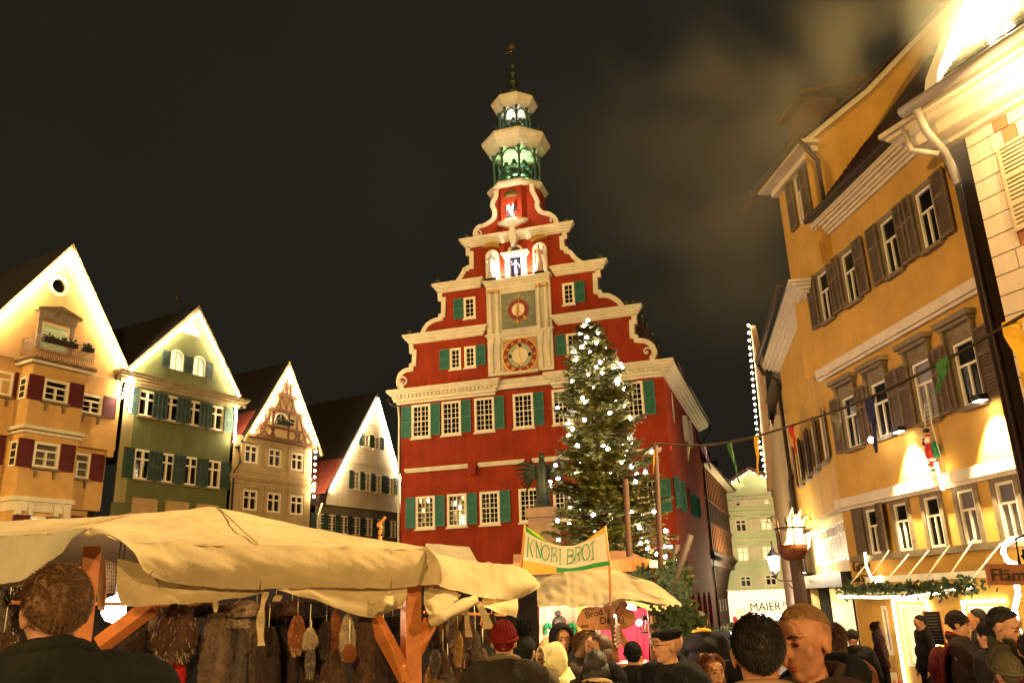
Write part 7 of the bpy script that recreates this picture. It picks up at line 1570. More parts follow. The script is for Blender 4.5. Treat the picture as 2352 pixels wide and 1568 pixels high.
g2_ = thing('grey_awning', 'grey canvas awning roof in front of the red wall left of the banner', 'awning', (0, 0, 0))
canvas_sheet([[(978, 1248, 13.5), (1030, 1252, 13.5), (1078, 1256, 13.5)], [(970, 1290, 12.0), (1040, 1295, 12.0), (1100, 1296, 12.0)]], 'cloth', mat('grey awning canvas', (.20, .16, .10), .9, var=.2), g2_, 6, 6, .01)
mb = MB(); q = at(1100, 1296, 12.0); q2 = at(972, 1292, 12.0); mb.tube([q, (q.x, q.y, GZ)], .03, 6); mb.tube([q2, (q2.x, q2.y, GZ)], .03, 6); mb.build('legs', timber, g2_)
g3 = thing('white_awning', 'small white canvas awning between the two poles right of the pine fascia', 'awning', (0, 0, 0))
canvas_sheet([[(1490, 1284, 12.8), (1530, 1290, 12.6), (1562, 1298, 12.4)], [(1492, 1302, 12.2), (1530, 1305, 12.2), (1560, 1300, 12.3)]], 'cloth', cloth, g3, 5, 4, .02)
mb = MB(); q = at(1500, 1303, 12.3); q2 = at(1556, 1300, 12.35); mb.tube([q, (q.x, q.y, GZ)], .025, 6); mb.tube([q2, (q2.x, q2.y, GZ)], .025, 6); mb.build('legs', timber, g3)
# crooked stick above the big tent, loose branches and a fir bough by the arcade
s0 = at(874, 1243, 9.0); st2 = thing('twisted_stick', 'twisted pale branch standing up behind the canvas roof', 'branch', (s0.x, s0.y, GZ))
mb = MB(); pts = [at(874, 1243, 9), at(872, 1225, 9), at(876, 1212, 9), at(871, 1204, 9), at(878, 1196, 9), at(885, 1186, 9)]; pts = [p-Vector((s0.x, s0.y, GZ)) for p in pts]; mb.tube([(0, 0, 0)]+crv(pts, 3), .022, 6, r2=.014); mb.ell(pts[3], .03, 6); mb.build('stick', pine, st2)
fb2 = at(1550, 1345, 11.8)
for nm, (cx, cy, sx, sy, n, d) in {'fir boughs bunched beside the leaning logs': (1550, 1345, 34, 50, 900, 11.8), 'fir bough spreading low beside the man with the lettered jacket': (1560, 1420, 45, 14, 260, 9.0), 'dark fir greenery hung on the hut wall between the poles': (1472, 1350, 24, 40, 500, 12.4)}.items():
    mb = MB(); rq_ = random.Random(n); c0_ = at(cx, cy, d)
    for i in range(n):
        px = cx+rq_.gauss(0, .4)*sx; py = cy+rq_.gauss(0, .4)*sy; p = at(px, py, d+rq_.uniform(-.25, .25)); a = rq_.uniform(0, 6.3); L = rq_.uniform(.06, .16); dd = Vector((math.cos(a), rq_.uniform(-.4, .4), math.sin(a)-.3)).normalized()*L; w_ = Vector((-dd.z, 0, dd.x)).normalized()*.012
        for q in range(3): e = dd*.45; c = p+dd*q*.28; mb.add([c, c+e*.7+w_*2.4, c+e, c+e*.7-w_*2.4], [(0, 1, 2, 3)])
    mb.tube([c0_-Vector((0, 0, sy/FPX*d*.3)), c0_+Vector((0, 0, sy/FPX*d*.3))], .02, 5)
    o = mb.build('fir_boughs', fir, None, loc=None); tag(o, nm, 'fir branches')
# ornament cluster near the beret man
# chalk menu board at the restaurant
cb = thing('chalk_board', 'black chalk menu board behind the dark coated man at the restaurant window', 'menu board', RP(2146, 1442, 1.0), RF.rz+R(30)); mb = MB(); mb.box(-.17, .17, 0, .02, -.32, .32); mb.build('slate', iron, cb); mb = MB(); mb.box(-.20, -.17, -.01, .03, -.34, .34); mb.box(.17, .20, -.01, .03, -.34, .34); mb.box(-.17, .17, -.01, .03, .32, .34); mb.build('frame', pine, cb)
mb = MB()
for i in range(9): 
    x = -.14
    while x < .1: w_ = random.uniform(.02, .05); mb.box(x, x+w_, -.003, -.001, .26-i*.06, .268-i*.06); x += w_+.015
mb.build('chalk_lines', mat('chalk', (.3, .26, .2), .9, var=0), cb)
mb = MB(); mb.box(-.02, .02, .03, .05, -1.4, -.34); mb.build('stand', iron, cb)

# ------------------------------------------------------------------ drifting smoke lit by the roof floodlight
sm = bpy.data.materials.new('drifting smoke'); sm.use_nodes = True; t_ = sm.node_tree; t_.nodes.clear()
o_ = t_.nodes.new('ShaderNodeOutputMaterial'); pv = t_.nodes.new('ShaderNodeVolumePrincipled'); pv.inputs['Color'].default_value = (.9, .76, .48, 1); pv.inputs['Anisotropy'].default_value = .35
tc_ = t_.nodes.new('ShaderNodeTexCoord'); n1 = t_.nodes.new('ShaderNodeTexNoise'); n1.inputs['Scale'].default_value = .30; n1.inputs['Detail'].default_value = 2; n1.inputs['Distortion'].default_value = .6
rp_ = t_.nodes.new('ShaderNodeMapRange'); rp_.inputs[1].default_value = .47; rp_.inputs[2].default_value = .80; rp_.inputs[3].default_value = 0; rp_.inputs[4].default_value = .027
gr_ = t_.nodes.new('ShaderNodeTexGradient'); gr_.gradient_type = 'SPHERICAL'; mp_ = t_.nodes.new('ShaderNodeMapping'); ml = t_.nodes.new('ShaderNodeMath'); ml.operation = 'MULTIPLY'; g2 = t_.nodes.new('ShaderNodeMath'); g2.operation = 'MULTIPLY'
SX, SY, SZ = 6.5, 4.5, 6.5; mp_.inputs['Scale'].default_value = (1/SX, 1/SY, 1/SZ)
t_.links.new(tc_.outputs['Object'], n1.inputs['Vector']); t_.links.new(tc_.outputs['Object'], mp_.inputs['Vector']); t_.links.new(mp_.outputs[0], gr_.inputs[0]); t_.links.new(gr_.outputs[1], g2.inputs[0]); g2.inputs[1].default_value = 1.6; t_.links.new(n1.outputs[0], rp_.inputs[0]); t_.links.new(rp_.outputs[0], ml.inputs[0]); t_.links.new(g2.outputs[0], ml.inputs[1]); t_.links.new(ml.outputs[0], pv.inputs['Density']); t_.links.new(pv.outputs[0], o_.inputs['Volume'])
bm = bmesh.new(); bmesh.ops.create_icosphere(bm, subdivisions=3, radius=1.0)
for v in bm.verts: v.co = Vector((v.co.x*SX*1.02, v.co.y*SY*1.02, v.co.z*SZ*1.02))
me = bpy.data.meshes.new('smoke'); bm.to_mesh(me); bm.free(); me.materials.append(sm); so = bpy.data.objects.new('smoke', me); COL.objects.link(so); so.location = at(1760, 200, 15.5); tag(so, 'thin smoke drifting before the night sky and the ochre gable, lit by the roof floodlight', 'smoke', kind='stuff')

# steam ball added round the roof floodlight for its soft glow
st = bpy.data.materials.new('floodlit steam'); st.use_nodes = True; t_ = st.node_tree; t_.nodes.clear()
o_ = t_.nodes.new('ShaderNodeOutputMaterial'); pv = t_.nodes.new('ShaderNodeVolumePrincipled'); pv.inputs['Color'].default_value = (.95, .85, .6, 1)
tc_ = t_.nodes.new('ShaderNodeTexCoord'); gr_ = t_.nodes.new('ShaderNodeTexGradient'); gr_.gradient_type = 'SPHERICAL'; mp_ = t_.nodes.new('ShaderNodeMapping'); mp_.inputs['Scale'].default_value = (.5, .5, .5); n1 = t_.nodes.new('ShaderNodeTexNoise'); n1.inputs['Scale'].default_value = 1.1; ml = t_.nodes.new('ShaderNodeMath'); ml.operation = 'MULTIPLY'; m2_ = t_.nodes.new('ShaderNodeMath'); m2_.operation = 'MULTIPLY'; m2_.inputs[1].default_value = .55
t_.links.new(tc_.outputs['Object'], mp_.inputs['Vector']); t_.links.new(mp_.outputs[0], gr_.inputs[0]); t_.links.new(tc_.outputs['Object'], n1.inputs['Vector']); t_.links.new(gr_.outputs[1], ml.inputs[0]); t_.links.new(n1.outputs[0], ml.inputs[1]); t_.links.new(ml.outputs[0], m2_.inputs[0]); t_.links.new(m2_.outputs[0], pv.inputs['Density']); t_.links.new(pv.outputs[0], o_.inputs['Volume'])
bm = bmesh.new(); bmesh.ops.create_icosphere(bm, subdivisions=3, radius=2.05); me = bpy.data.meshes.new('haze'); bm.to_mesh(me); bm.free(); me.materials.append(st); so2 = bpy.data.objects.new('haze', me); COL.objects.link(so2); so2.location = fp+Vector((-.3, -.5, .1)); tag(so2, 'added glow steam round the blazing floodlight at the roof edge', 'haze', kind='stuff')
# ------------------------------------------------------------------ people
def remesh(mb, vox, name, mats, parent, smooth=4, disp=0.0, dscale=9, squash=None, dseed=0):
    me = mb.mesh('tmp', mats); o = bpy.data.objects.new('tmp', me); COL.objects.link(o)
    m = o.modifiers.new('r', 'REMESH'); m.mode = 'VOXEL'; m.voxel_size = vox; m.use_smooth_shade = True
    if smooth: s_ = o.modifiers.new('s', 'SMOOTH'); s_.factor = .5; s_.iterations = smooth
    dg_ = bpy.context.evaluated_depsgraph_get(); me2 = bpy.data.meshes.new_from_object(o.evaluated_get(dg_)); bpy.data.objects.remove(o); bpy.data.meshes.remove(me)
    if disp:
        n_ = len(me2.vertices); co = np.empty(n_*3, 'f'); no = np.empty(n_*3, 'f'); me2.vertices.foreach_get('co', co); me2.vertex_normals.foreach_get('vector', no); co = co.reshape(-1, 3); no = no.reshape(-1, 3)
        x, y, z = co[:, 0]*dscale, co[:, 1]*dscale, co[:, 2]*dscale*.8+dseed
        k = np.sin(x*1.3+1.7*np.sin(z*1.1+dseed)+y)*np.cos(z*2.1+1.3*np.sin(x*.9))+.55*np.sin(z*4.3+2.2*np.sin(x*1.7+y*1.3))+.3*np.sin(x*5.1+y*4.2+z*1.5)
        co += no*(k*disp*.55)[:, None]; me2.vertices.foreach_set('co', co.ravel()); me2.update()
    me2.name = name; q = bpy.data.objects.new(name, me2); link(q, parent); return q
skin = mat('skin', (.44, .225, .13), .6, var=.22, vscale=14, spec=.25, bump=.06, bscale=90); skinr = mat('ruddy skin', (.42, .18, .09), .6, var=.24, vscale=16, spec=.25, bump=.06, bscale=110); lipm = mat('lips', (.34, .07, .04), .4, var=.05)
eyem = mat('eye', (.02, .012, .01), .15, var=0); eyew = mat('eye white', (.55, .42, .34), .3, var=0); browm = mat('eyebrow', (.06, .025, .01), .8, var=0)
HM = {k: mat('hair '+k, c, .65, var=.35, vscale=25, spec=.5) for k, c in {'dark': (.012, .007, .004), 'brown': (.055, .022, .008), 'blond': (.22, .11, .035), 'sandy': (.12, .055, .018), 'auburn': (.14, .035, .012), 'grey': (.28, .22, .16)}.items()}
CM = {}
def cloth_(name, c, r_=.85):
    if name not in CM: CM[name] = mat(name+' cloth', c, .95, var=.3, vscale=7, bump=.2, bscale=60, spec=.12)
    return CM[name]
def seg(mb, a, b, ra, rb, n=12):
    a, b = Vector(a), Vector(b); P = []; Rr = []
    for k in range(5): t = k/4; P.append(a.lerp(b, t)); Rr.append(ra+(rb-ra)*t)
    mb.tube(P, Rr, n); mb.ell(a, ra, 10); mb.ell(b, rb, 10)
def head_parts(mb, c, k, M):
    """skull, jaw, nose, lips, ears in one volume; faces -Y before the turn M"""
    def E(p, r): mb.ell(Vector(c)+M @ (Vector(p)*k), tuple(x*k for x in r), 16, rot=M.to_3x3())
    E((0, .018, .028), (.076, .096, .090)); E((0, -.020, -.030), (.062, .072, .083)); E((0, -.056, -.090), (.026, .030, .024)); E((0, -.026, -.072), (.052, .052, .042))
    for s_ in (-1, 1):
        E((s_*.036, -.046, -.020), (.030, .028, .036)); E((s_*.030, -.070, .032), (.028, .017, .010)); E((s_*.078, .012, -.008), (.010, .020, .033)); E((s_*.084, .018, .006), (.007, .016, .020)); E((s_*.030, -.070, .004), (.017, .015, .012))
    E((0, -.079, .012), (.012, .016, .026)); E((0, -.093, -.012), (.013, .018, .018)); E((0, -.099, -.022), (.017, .013, .011)); E((0, -.078, .055), (.045, .014, .03))
    E((0, -.083, -.052), (.026, .012, .0075)); E((0, -.080, -.066), (.022, .012, .009))
def face_parts(t, c, k, M, brow=None):
    for s_ in (-1, 1):
        mb = MB(); mb.ell((0, 0, 0), (.011*k, .010*k, .0042*k), 10, rot=M.to_3x3()); p = Vector(c)+M @ (Vector((s_*.031, -.0805, .004))*k); mb.build('eye', eyem, t, loc=p)
        mb = MB(); P = [Vector(c)+M @ (Vector((s_*x, y, z))*k) for x, y, z in ((.014, -.090, .028), (.030, -.091, .034), (.048, -.079, .029))]; mb.tube(P, [.003*k, .0042*k, .002*k], 6); mb.build('eyebrow', brow or browm, t)
        mb = MB(); P = [Vector(c)+M @ (Vector((s_*x, y, z))*k) for x, y, z in ((.017, -.088, .011), (.031, -.0925, .0155), (.045, -.083, .010))]; mb.tube(P, .0022*k, 5); mb.build('eyelid', lipm, t)
    mb = MB(); P = [Vector(c)+M @ (Vector((x, y, z))*k) for x, y, z in ((-.024, -.085, -.059), (-.010, -.0955, -.0565), (0, -.096, -.058), (.010, -.0955, -.0565), (.024, -.085, -.059))]; mb.tube(P, [.002*k, .0045*k, .0045*k, .0045*k, .002*k], 6); 
    P = [Vector(c)+M @ (Vector((x, y, z))*k) for x, y, z in ((-.020, -.085, -.063), (0, -.094, -.067), (.020, -.085, -.063))]; mb.tube(P, [.002*k, .0055*k, .002*k], 6); mb.build('lips', lipm, t)
def strands(mb, c, k, M, region, n, L, wdt, rgn, sweep=(0, .3, -1), curl=.4, r_=(.080, .100, .094), off=(0, .018, .030)):
    for i in range(n):
        while True:
            d = Vector((rgn.gauss(0, 1), rgn.gauss(0, 1), rgn.gauss(0, 1))).normalized()
            if region(d): break
        p = Vector((d.x*r_[0], d.y*r_[1], d.z*r_[2]))+Vector(off); t = (Vector(sweep)-d*Vector(sweep).dot(d)); t = t.normalized() if t.length > .01 else Vector((0, 0, -1))
        j = Vector((rgn.uniform(-1, 1), rgn.uniform(-1, 1), rgn.uniform(-1, 1)))*curl; e = (t+d*.35+j).normalized()*L*rgn.uniform(.6, 1.3); s_ = d.cross(e).normalized()*wdt
        q = [Vector(c)+M @ (x*k) for x in (p-s_, p+s_, p+e*.6+d*L*.12+s_*.6, p+e)]; mb.add(q, [(0, 1, 2), (0, 2, 3)])
def person(px, ytop, d, face, label, h=None, jacket=('dark', (.012, .012, .014)), trousers=(.015, .015, .02), hair='brown', style='short', hat=None, arms='down', tilt=0, nod=0, vox=.02, hv=None, sk=None, lean=0, width=1.0, collar=None, hs=1.0, seed=1, group=None, extra=None, hood=False, body_face=None):
    top = at(px, ytop, d); gz = ground_z(d, 0)*(GZ/GZ); H = top.z-gz if h is None else h; gz = top.z-H
    k = hs*min(1.07, max(.82, H/1.75)); t = thing('person', label, 'person', (top.x, top.y, gz), 0, group)
    rgn = random.Random(seed); bf = body_face if body_face is not None else face
    MBd = Matrix.Rotation(R(bf), 4, 'Z'); M = Matrix.Rotation(R(face), 4, 'Z') @ Matrix.Rotation(R(tilt), 4, 'Y') @ Matrix.Rotation(R(nod), 4, 'X')
    hc_ = Vector((0, 0, H-.118*k)); hv = hv or vox*.5
    # one continuous body: head, neck, trunk, arms with hands, legs with feet
    b = MB(); hb = MB(); head_parts(hb, hc_, k, M); zf = lambda z: H-(1.715-z)*k if z >= .9 else z/.9*(H-.815*k)
    B = lambda x, y, z: MBd @ Vector((x*k, y*k+lean*(z/1.5)*k, zf(z)))
    seg(hb, hc_+Vector((0, .012*k, -.05*k)), B(0, .03, 1.40), .054*k, .064*k)
    def ET(p, r): b.ell(B(*p), tuple(x*k for x in r), 12, rot=MBd.to_3x3())
    ET((0, .02, 1.30), (.185, .10, .12)); ET((0, .0, 1.12), (.16, .11, .18)); ET((0, .0, .95), (.165, .11, .12))
    A = {'down': (((.20, .02, 1.40), (.25, .04, 1.12), (.24, -.06, .86)),)*2, 'mouth': (((.20, .02, 1.40), (.26, -.06, 1.16), (.05, -.22, 1.50)), ((.20, .02, 1.40), (.27, -.02, 1.12), (.12, -.26, 1.30))), 'front': (((.20, .02, 1.40), (.27, -.04, 1.14), (.08, -.28, 1.12)),)*2}[arms]
    hands = []
    for s_, a in ((-1, A[0]), (1, A[1])):
        P = [B(s_*q[0], q[1], q[2]) for q in a]; seg(b, P[0], P[1], .055*k, .045*k); seg(b, P[1], P[2], .042*k, .03*k); w3_ = (P[2]-P[1]).normalized(); hd = P[2]+w3_*.05*k; b.ell(hd, (.036*k, .030*k, .042*k), 8); side = MBd @ Vector((1, 0, 0)); hands.append((hd, w3_))
        for i in range(4): o_ = side*(.012*(i-1.5)*k*1.3); L = (.055, .065, .062, .048)[i]*k; b.tube([hd+o_, hd+o_+w3_*.05*k, hd+o_+w3_*(.04*k+L)+MBd @ Vector((-s_*.012*k, -.012*k, 0))], [.0095*k, .0085*k, .007*k], 6)
        b.tube([hd-side*s_*.025*k, hd-side*s_*.048*k+w3_*.03*k, hd-side*s_*.04*k+w3_*.055*k], [.011*k, .010*k, .008*k], 6)
        seg(b, B(s_*.09, 0, .92), B(s_*.10, -.01, .50), .085*k, .055*k); seg(b, B(s_*.10, -.01, .50), B(s_*.10, .02, .10), .052*k, .035*k); b.ell(B(s_*.10, -.05, .045), (.045*k, .12*k, .04*k), 8, rot=MBd.to_3x3())
    remesh(hb, max(hv, .0042), 'tmp_head', sk or skin, None, 6); low = remesh(b, .022, 'body', sk or skin, t, 2)
    hd_ = bpy.data.objects['tmp_head']; jb = bmesh.new(); jb.from_mesh(hd_.data); jb.from_mesh(low.data)
    for f_ in jb.faces: f_.smooth = True
    jb.to_mesh(low.data); jb.free(); bpy.data.objects.remove(hd_)
    if vox < .03 and not (120 < (face % 360) < 240): face_parts(t, hc_, k, M)
    # jacket over trunk and arms, trousers, shoes
    j = MB(); 
    def JT(p, r): j.ell(B(*p), tuple(x*k*(width if i < 2 else 1) for i, x in enumerate(r)), 14, rot=MBd.to_3x3())
    JT((0, .02, 1.36), (.205, .13, .12)); JT((0, .01, 1.12), (.215, .155, .22)); JT((0, .01, .90), (.22, .155, .20)); JT((0, .03, 1.41), (.12, .10, .07))
    for s_, a in ((-1, A[0]), (1, A[1])):
        P = [B(s_*q[0]*width, q[1], q[2]) for q in a]; seg(j, P[0]-Vector((0, 0, .02*k)), P[1], .082*k, .068*k); seg(j, P[1], P[2], .066*k, .05*k)
        j.tube([P[0].lerp(B(0, .03, 1.40), .75), P[0].lerp(B(0, .03, 1.43), .3), P[0]], [.09*k, .095*k, .085*k], 12)
    ring = [B(.088*math.cos(a), .03+.082*math.sin(a), 1.455+.03*math.sin(a)) for a in np.linspace(0, 2*math.pi, 15)]; j.tube(ring, .034*k, 8); j.tube([q+Vector((0, 0, .030*k)) for q in ring], .024*k, 8)
    jm = cloth_(jacket[0], jacket[1]); jo = remesh(j, max(vox, .016), 'jacket', jm, t, 3, disp=.013*k, dscale=8, dseed=seed)
    if collar:
        mb = MB(); ring = [B(.098*math.cos(a), .03+.092*math.sin(a), 1.49+.03*math.sin(a)) for a in np.linspace(0, 2*math.pi, 17)]; mb.tube(ring, .020*k, 8); mb.build('collar', cloth_(*collar), t)
    tr_ = MB()
    for s_ in (-1, 1): seg(tr_, B(s_*.09, 0, .92), B(s_*.10, -.01, .50), .105*k, .075*k); seg(tr_, B(s_*.10, -.01, .50), B(s_*.10, .02, .09), .072*k, .06*k)
    remesh(tr_, .025, 'trousers', cloth_('dark trousers', trousers), t, 2)
    sh = MB()
    for s_ in (-1, 1): sh.ell(B(s_*.10, -.05, .05), (.055*k, .14*k, .05*k), 8, rot=MBd.to_3x3())
    sh.build('shoes', dtimber, t)
    # hair and hats
    hm = HM[hair]; W = lambda p: hc_+M @ (Vector(p)*k)
    def shell(reg, r_, off=(0, .018, .030), name='hair', m=None, bumpy=.004, n=26):
        mb = MB(); V = []; F = []; idx = {}
        for i in range(n+1):
            for q in range(2*n):
                th_ = math.pi*i/n; ph = math.pi*q/n; d_ = Vector((math.sin(th_)*math.cos(ph), math.sin(th_)*math.sin(ph), math.cos(th_))); e = reg(d_); u = 1.0+bumpy/.08*noise.noise(d_*6+Vector((seed, 0, 0))); u = u if e > 0 else max(.86, u+e*1.6)
                V.append(W((d_.x*r_[0]*u+off[0], d_.y*r_[1]*u+off[1], d_.z*r_[2]*u+off[2])))
        F = [(i*2*n+q, (i+1)*2*n+q, (i+1)*2*n+(q+1) % (2*n), i*2*n+(q+1) % (2*n)) for i in range(n) for q in range(2*n)]
        mb.add(V, F, 0, True); return mb
    regS = lambda d_: d_.z*.66+d_.y*.85+.10        # short cut: crown, back and sides, above the forehead
    ns = int((.045/vox)**1.5*220)
    if hat is None or style in ('long', 'bob', 'bun'):
        if style in ('short', 'curly', 'crop', 'bald'):
            rr_h = (.080, .101, .096) if style != 'crop' else (.0770, .0972, .0918)
            if style == 'curly': rr_h = (.084, .104, .099)
            reg = regS if style != 'crop' else (lambda d_: d_.z*.95+d_.y*.30-.34)
            mb = shell(reg, rr_h, bumpy=.008 if style == 'curly' else .003)
            strands(mb, hc_, k, M, lambda d_: reg(d_) > .03, ns*(3 if style != 'crop' else 4), .014 if style != 'crop' else .007, .0010 if style != 'crop' else .0008, rgn, (0, .2, -.6), .8 if style == 'curly' else .3, r_=rr_h)
            mb.build('hair', hm, t)
        else:
            mb = shell(lambda d_: d_.z*.6+d_.y*.85+.10, (.086, .106, .098)); 
            if style == 'long':
                for i in range(26):
                    a = R(-30+240*i/25); x, y = math.cos(a)*.082, .015+math.sin(a)*.085; Lh = .30+rgn.uniform(-.03, .04); pts = [W((x*.9, y, .03)), W((x*1.02, y, -.06)), W((x*1.1, y*1.05, -.16)), W((x*1.0, y*1.1, -.03-Lh))]; mb.tube(pts, [.014*k, .017*k, .016*k, .006*k], 6)
                strands(mb, hc_, k, M, lambda d_: d_.z*.6+d_.y*.85 > 0, ns*2, .05, .002, rgn, (0, .1, -1), .2, r_=(.088, .108, .1))
            if style == 'bob':
                for i in range(20):
                    a = R(-20+220*i/19); x, y = math.cos(a)*.084, .015+math.sin(a)*.088; mb.tube([W((x*.9, y, .03)), W((x*1.05, y, -.05)), W((x*.95, y, -.13))], [.014*k, .018*k, .008*k], 6)
            if style == 'bun': mb.ell(W((0, .05, .15)), (.038*k, .036*k, .032*k), 10); strands(mb, W((0, .05, .15)), k, M, lambda d_: True, 60, .02, .002, rgn, (0, 0, -1), .8, r_=(.038, .036, .032), off=(0, 0, 0))
            mb.build('hair', hm, t)
    if hat:
        kind, hcol = hat; cm_ = cloth_(*hcol)
        if kind == 'beanie':
            mb = shell(lambda d_: d_.z*1.0+d_.y*.25-.12, (.092, .112, .112), off=(0, .016, .034), bumpy=.004)
            ring = [W((.089*math.cos(a), .016+.108*math.sin(a), .030-.022*math.sin(a))) for a in np.linspace(0, 2*math.pi, 25)]; mb.tube(ring, .013*k, 8)
            for i in range(22): a = 2*math.pi*i/22; P = [W((.092*math.cos(a)*math.cos(e), .016+.112*math.sin(a)*math.cos(e), .034+.114*math.sin(e))) for e in np.linspace(.05, 1.5, 8)]; mb.tube(P, .0035*k, 4)
            mb.build('knitted_cap', cm_, t)
        if kind == 'pompom':
            mb = shell(lambda d_: d_.z+d_.y*.25-.1, (.092, .112, .108)); mb.build('knitted_cap', cm_, t); mb = MB(); mb.ell(W((0, .02, .18)), .05*k, 10)
            for i in range(240): d_ = Vector((rgn.gauss(0, 1), rgn.gauss(0, 1), rgn.gauss(0, 1))).normalized(); p = W((0, .02, .18))+d_*.045*k; s_ = d_.cross(Vector((.3, .5, .8))).normalized()*.003; mb.add([p-s_, p+s_, p+d_*.045*k], [(0, 1, 2)])
            mb.build('pompom', cm_, t)
        if kind == 'beret':
            mb = MB(); mb.lathe([(.088*k, -.012*k), (.092*k, .008*k), (.116*k, .022*k), (.116*k, .036*k), (.09*k, .052*k), (.03*k, .058*k), (.006*k, .064*k)], (0, 0, 0), 22)
            Mh = Matrix.Translation(W((0, .010, .055))) @ M @ Matrix.Rotation(R(8), 4, 'X'); mb.v = [tuple(Mh @ Vector(v)) for v in mb.v]; mb.build('beret', cm_, t)
        if kind == 'cap':
            mb = shell(lambda d_: d_.z+d_.y*.2-.1, (.088, .108, .10)); Pq = [W((x, y, .045)) for x, y in ((-.07, -.08), (-.05, -.14), (0, -.16), (.05, -.14), (.07, -.08))]; mb.add(Pq+[p+Vector((0, 0, .008)) for p in Pq], [(0, 1, 2, 3, 4), (9, 8, 7, 6, 5)]+[(i, (i+1) % 5, 5+(i+1) % 5, 5+i) for i in range(5)]); mb.build('cap', cm_, t)
        if kind == 'hood':
            # open-fronted hood: double shell whose rim frames the face and runs into the shoulders
            V = []; n, m2 = 22, 14
            for sh_ in (1.0, .90):
                for i in range(m2+1):
                    f = i/m2; y = -.075+.215*f; rad_ = (.118*math.sin(min(1, .42+f*.75)*math.pi*.5)**.7 if f < .62 else .118*math.cos((f-.62)/.38*math.pi/2*.97)**.6)*sh_
                    for q in range(n+1):
                        a = R(-62)+R(304)*q/n; V.append(W((rad_*math.cos(a)*1.02, y*sh_, .012+rad_*1.22*math.sin(a))))
            n1 = (m2+1)*(n+1); F = []
            for s0 in (0, n1): F += [(s0+i*(n+1)+q, s0+(i+1)*(n+1)+q, s0+(i+1)*(n+1)+q+1, s0+i*(n+1)+q+1) for i in range(m2) for q in range(n)]
            F += [(q, q+1, n1+q+1, n1+q) for q in range(n)]
            mb = MB(); mb.add(V, F, 0, True); P = [Vector(V[q]) for q in range(n+1)]; mb.tube(P, .012*k, 8)
            mb.tube([W((0, .06, -.07)), W((0, .08, -.13)), W((0, .07, -.19))], [.10*k, .12*k, .15*k], 14); mb.build('hood', cm_, t)
    if extra: extra(t, B, W, k, H)
    return t

blk = ('black wool', (.008, .008, .009)); navyj = ('navy nylon', (.010, .012, .022)); 
def strap_x(t, B, W, k, H): mb = MB(); mb.tube([B(-.12, -.12, 1.40), B(.0, -.17, 1.2), B(.16, -.16, .98)], .014*k, 6); mb.build('bag_strap', dtimber, t)
def glasses(t, B, W, k, H):
    mb = MB()
    for s_ in (-1, 1): mb.tube([W((s_*.031+.019*math.cos(a), -.100, .004+.015*math.sin(a))) for a in np.linspace(0, 6.283, 11)], .0015, 4); mb.tube([W((s_*.05, -.098, .008)), W((s_*.08, .0, .010))], .0015, 4)
    mb.tube([W((-.012, -.102, .006)), W((.012, -.102, .006))], .0015, 4); mb.build('glasses', iron, t)
# nearest figures
person(137, 1306, 2.25, -136, 'big man from behind with curly sandy hair and dark jacket at the tent corner', jacket=('charcoal jacket', (.016, .017, .014)), hair='sandy', style='curly', vox=.0115, hv=.0075, tilt=4, width=1.3, hs=.88, seed=2, body_face=-150, collar=('charcoal jacket', (.016, .017, .014)))
person(1733, 1415, 2.7, 168, 'boy seen from behind with short dark hair and red lit ears', jacket=('black hooded jacket', (.010, .010, .010)), hair='dark', style='short', vox=.014, hv=.006, sk=skinr, seed=3, hs=.95, collar=('tan fleece', (.30, .17, .08)))
def chin_(t, B, W, k, H): mb = MB(); ring = [B(.125*math.cos(a), .06+.10*math.sin(a), 1.47+.05*math.sin(a)) for a in np.linspace(R(-20), R(200), 12)]; mb.tube(ring, .042*k, 8); mb.build('hood_collar', cloth_('black hooded jacket', (.010, .010, .010)), t)
person(1836, 1390, 2.75, -56, 'young man with cropped fair hair talking, face turned to the boy before him', jacket=('tan and black jacket', (.05, .028, .018)), hair='blond', style='crop', vox=.014, hv=.0052, nod=6, tilt=-4, sk=skinr, seed=4, extra=chin_, body_face=-60, hs=.93)
# around the garlic bread stall
person(1156, 1433, 6.3, 178, 'person in a dark red knitted cap and grey brown hooded jacket seen from behind', jacket=('dark green brown jacket', (.022, .018, .014)), hat=('beanie', ('dark red knit', (.12, .008, .006))), vox=.018, hv=.010, seed=5, collar=('grey hood', (.12, .09, .06)), width=1.1)
person(1203, 1462, 6.9, 165, 'person with a furry black pompom hat and grey coat', jacket=('grey tweed coat', (.09, .07, .05)), hat=('pompom', ('black fur', (.01, .01, .01))), vox=.022, seed=6)
person(1262, 1484, 7.0, -70, 'person in a pale cream hood looking sideways with a dark scarf', jacket=('cream quilted jacket', (.55, .48, .26)), hat=('hood', ('cream quilted', (.60, .54, .30))), vox=.018, hv=.009, seed=7, hair='dark')
person(1291, 1438, 8.6, 8, 'woman in a black hooded cloak facing the camera', jacket=blk, hat=('hood', ('black wool', (.008, .008, .009))), vox=.02, hv=.009, seed=8, hair='dark', hs=1.02)
person(1286, 1414, 11.0, 150, 'stall woman with her hair in a bun and an orange top', jacket=('orange top', (.55, .20, .06)), hair='dark', style='bun', vox=.024, seed=9, arms='front')
person(1346, 1455, 8.3, 40, 'woman with long light brown hair in a grey coat', jacket=('taupe coat', (.06, .045, .035)), hair='sandy', style='long', vox=.022, hv=.010, seed=10)
person(1351, 1444, 10.2, 170, 'person wearing a dark knitted cap behind the long haired woman', jacket=blk, hat=('beanie', ('dark blue knit', (.012, .014, .03))), vox=.026, seed=11)
person(1373, 1458, 7.6, -60, 'woman with brown pinned up hair leaning to the long haired woman', jacket=blk, hair='brown', style='bob', vox=.02, hv=.010, seed=12, tilt=12)
